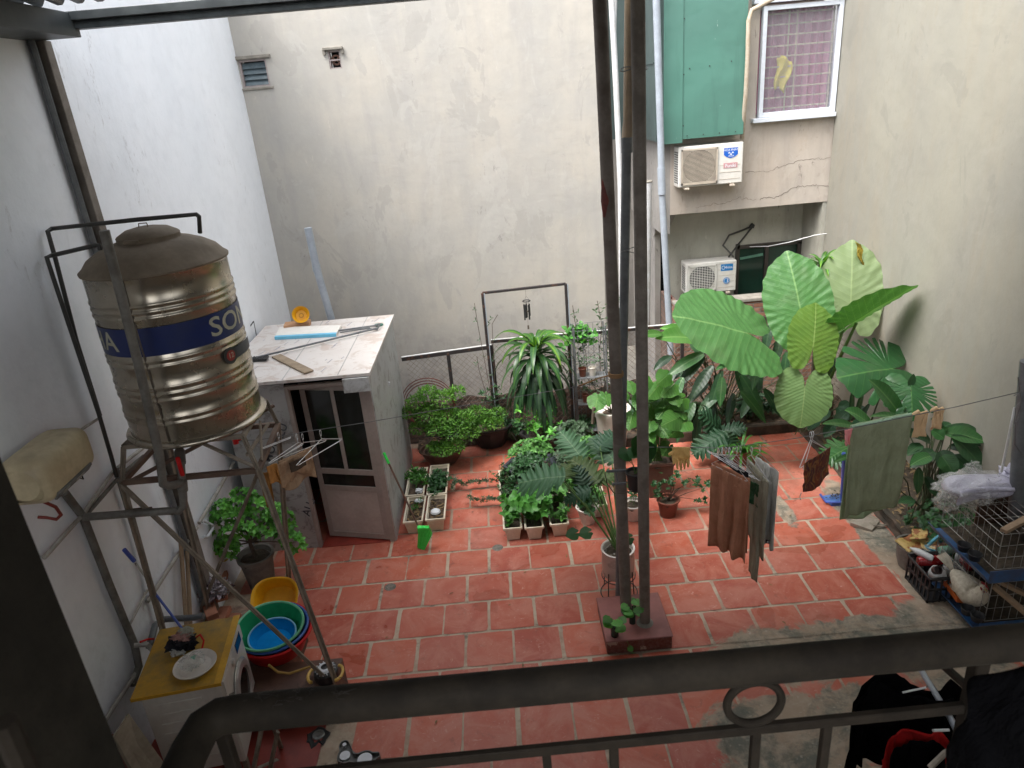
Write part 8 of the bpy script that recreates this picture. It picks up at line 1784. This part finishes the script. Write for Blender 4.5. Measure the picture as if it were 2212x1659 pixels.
# ================================================================= LOWER RIGHT: black shirts on a pole
hs2 = thing('drying_pole', P(2020, 1490, Y=2.2), 'grey metal pole below the railing carrying black shirts', 'pole')
q = MB(); q.tube([P(1985, 1440, Y=2.45), P(2052, 1550, Y=2.05), P(2100, 1640, Y=1.85)], .0125, 10); q.build('pole', m_pvcb, hs2)
q = MB(); q.tube([P(2010, 1475, Y=2.3), P(1995, 1490, Y=2.28), P(1996, 1505, Y=2.25), P(2012, 1520, Y=2.25)], .003, 5); q.tube([P(2015, 1478, Y=2.3), P(2030, 1500, Y=2.28), P(2060, 1520, Y=2.25)], .003, 5); q.build('twisted_wire', m_line, hs2)
def shirt(pts, Y, L, mat, name, label, amp=.02, seed=0, grow=0, skewy=0):
    """pts: picture outline of the shoulder line, left to right"""
    W3 = [P(px, py, Y=Y+skewy*i/(len(pts)-1)) for i, (px, py) in enumerate(pts)]
    def fn(u, v):
        s = u*(len(W3)-1); i = min(int(s), len(W3)-2); t = s-i; p = W3[i].lerp(W3[i+1], t)
        return p+V((0, -amp*(sin(u*19+seed)+.5*sin(u*41+v*2))*(.2+v)-grow*v+.03*mnoise.noise(V((u*4, v*3, seed))), -L*v*(1-.04*sin(u*21+seed))))
    q = MB(); q.grid(fn, 60, 20); return tag(q.build(name, mat, solid=.005, angle=180, fix=False), label, 'shirt', 'shirts hanging below the railing')
shirt([(1842, 1515), (1860, 1480), (1892, 1458), (1935, 1453), (1952, 1462), (1968, 1478), (1995, 1490), (2030, 1488), (2056, 1468), (2078, 1488), (2085, 1520)], 2.25, .52, c_black, 'black_shirt', 'black shirt hanging widest at the back below the railing', seed=1)
shirt([(1850, 1520), (1868, 1490), (1900, 1480), (1960, 1500), (2010, 1510), (2060, 1510)], 2.1, .42, c_black, 'black_shirt', 'second black garment in front of the widest black shirt', seed=4)
shirt([(1905, 1640), (1922, 1600), (1935, 1582), (1960, 1577), (2010, 1578), (2032, 1582), (2050, 1600)], 1.75, .30, c_redc, 'red_trimmed_shirt', 'red and black shirt lowest under the railing', seed=2)
shirt([(1930, 1640), (1950, 1608), (1975, 1600), (2020, 1602), (2045, 1620)], 1.70, .25, c_black, 'black_shirt', 'black front panel over the red shirt', seed=3)
q = MB(); q.tube([P(1950, 1496, Y=2.05), P(2000, 1485, Y=2.05)], .004, 6); tag(q.build('hanger_bar', m_wirew), 'white hanger bar lying across the neck of the black shirt', 'hanger')
q = MB(); q.tube([P(2015, 1578, Y=1.72), P(2050, 1577, Y=1.72)], .005, 6); tag(q.build('hanger_bar', m_wirew), 'white hanger bar at the collar of the red shirt', 'hanger')
q = MB(); q.tube([P(2008, 1659, Y=1.6), P(2040, 1628, Y=1.62), P(2070, 1610, Y=1.65)], .010, 8); tag(q.build('timber_stick', m_spring), 'pale stick at the bottom edge beside the red shirt', 'stick')

# ================================================================= FOREGROUND: railing, pillar, dark sleeve
YRL = .80
rl = thing('balcony_railing', (.2, YRL, 2.9), 'dusty dark metal balcony railing with a ring ornament', 'railing')
e0 = P(462, 1548, Y=YRL); e1 = P(2240, 1381, Y=YRL); zr = (e0.z+e1.z)/2
q = MB(); bend = [V((e0.x-.012, YRL-.30, zr)), V((e0.x-.012, YRL-.06, zr)), V((e0.x-.008, YRL-.02, zr)), V((e0.x+.01, YRL-.003, zr)), V((e0.x+.04, YRL, zr)), V((1.6, YRL, zr))]
q.tube(bend, .0268, 24); hr = q.build('handrail', m_rail, rl, angle=60)
zl = P(1555, 1570, Y=YRL).z
q = MB(); q.beam(P(470, 1690, Y=YRL), P(2420, 1494, Y=YRL), .012, .018); q.build('lower_bar', m_rail2, rl)
q = ring(P(1629, 1518, Y=YRL), .0415, .0065, 'y', 48, 10); q.build('ring_ornament', m_rail2, rl)
for px in (1182, 1327, 1628, 1776):
    x = P(px, 1650, Y=YRL).x; q = MB(); q.bx(x-.007, x+.007, YRL-.006, YRL+.006, 2.95, P(px, 1664-.1005*(px-724), Y=YRL).z-.0061, .001); q.build('baluster', m_rail2, rl)
x = P(2107, 1470, Y=YRL).x; q = MB(); q.bx(x-.011, x+.011, YRL-.011, YRL+.011, 2.95, zr-.025, .002); q.build('post', m_rail2, rl)
q = MB(); q.beam(P(2035, 1435, Y=YRL+.15), P(2108, 1500, Y=YRL+.02), .012, .012); q.build('corner_stay', m_rail2, rl)
x = P(486, 1600, Y=YRL).x; q = MB(); q.bx(x-.009, x+.009, YRL-.009, YRL+.009, 2.95, zr-.025, .002); q.build('end_post', m_rail2, rl)
q = MB(); rr = random.Random(12)
for i in range(20):
    c = V((e0.x+.05+rr.random()*.22, YRL+rr.uniform(-.012, .014), zr+.028)); pts = [c]
    for k in range(5): pts.append(pts[-1]+V((rr.gauss(0, .007), rr.gauss(0, .004), rr.gauss(.0003, .0018))))
    q.tube(pts, .0004, 3, False)
o = q.build('cobweb_fluff', m_dust, rl, fix=False); o['kind'] = 'stuff'
# pillar
pe = P(135, 1296, Y=.62); pl = thing('dark_pillar', (pe.x-.25, .6, 2.8), 'shade darkened concrete pillar filling the lower left corner', 'pillar')
q = MB(); q.bx(pe.x-.6, pe.x, .30, .62, 1.0, 3.86+.0, .006)
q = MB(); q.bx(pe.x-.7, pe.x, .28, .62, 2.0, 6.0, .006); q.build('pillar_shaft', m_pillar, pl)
q = MB(); q.tube([P(8, 1560, Y=.27), P(70, 1700, Y=.27)], .006, 8); q.build('conduit', m_rail2, pl)
# dark sleeve hanging close to the viewer on the right
sl = MB(); YS = .56
oc = [(2056, 1700), (2058, 1630), (2062, 1570), (2078, 1525), (2110, 1490), (2160, 1455), (2230, 1415), (2330, 1375)]
W3 = [P(px, py, Y=YS) for px, py in oc]
def slv(u, v):
    s = u*(len(W3)-1); i = min(int(s), len(W3)-2); p = W3[i].lerp(W3[i+1], s-i); c = V((W3[-1].x+.05, YS, W3[0].z-.1)); q_ = p.lerp(c, 1-cos(v*pi/2))
    return q_+V((0, -.10*sin(v*pi/2)+.008*sin(u*13+v*7)+.012*mnoise.noise(V((u*6, v*5, 2))), 0))
sl.grid(slv, 50, 24); tag(sl.build('dark_jacket_sleeve', c_black, solid=.006, angle=180, fix=False), 'soft black garment close by at the lower right edge', 'garment')
# behind the viewer: unseen wall added to darken the railing and bounce light
q = MB(); q.bx(-3.1, 4.6, -1.5, -1.3, 0, 3.3); tag(q.build('unseen_terrace_wall', m_room), 'unseen terrace wall behind the balcony, added to shape the light', 'wall')
q = MB(); q.bx(-3.0, 4.5, -1.3, .86, 2.72, 2.9); tag(q.build('balcony_floor', m_room), 'concrete balcony slab under the railing', 'balcony')
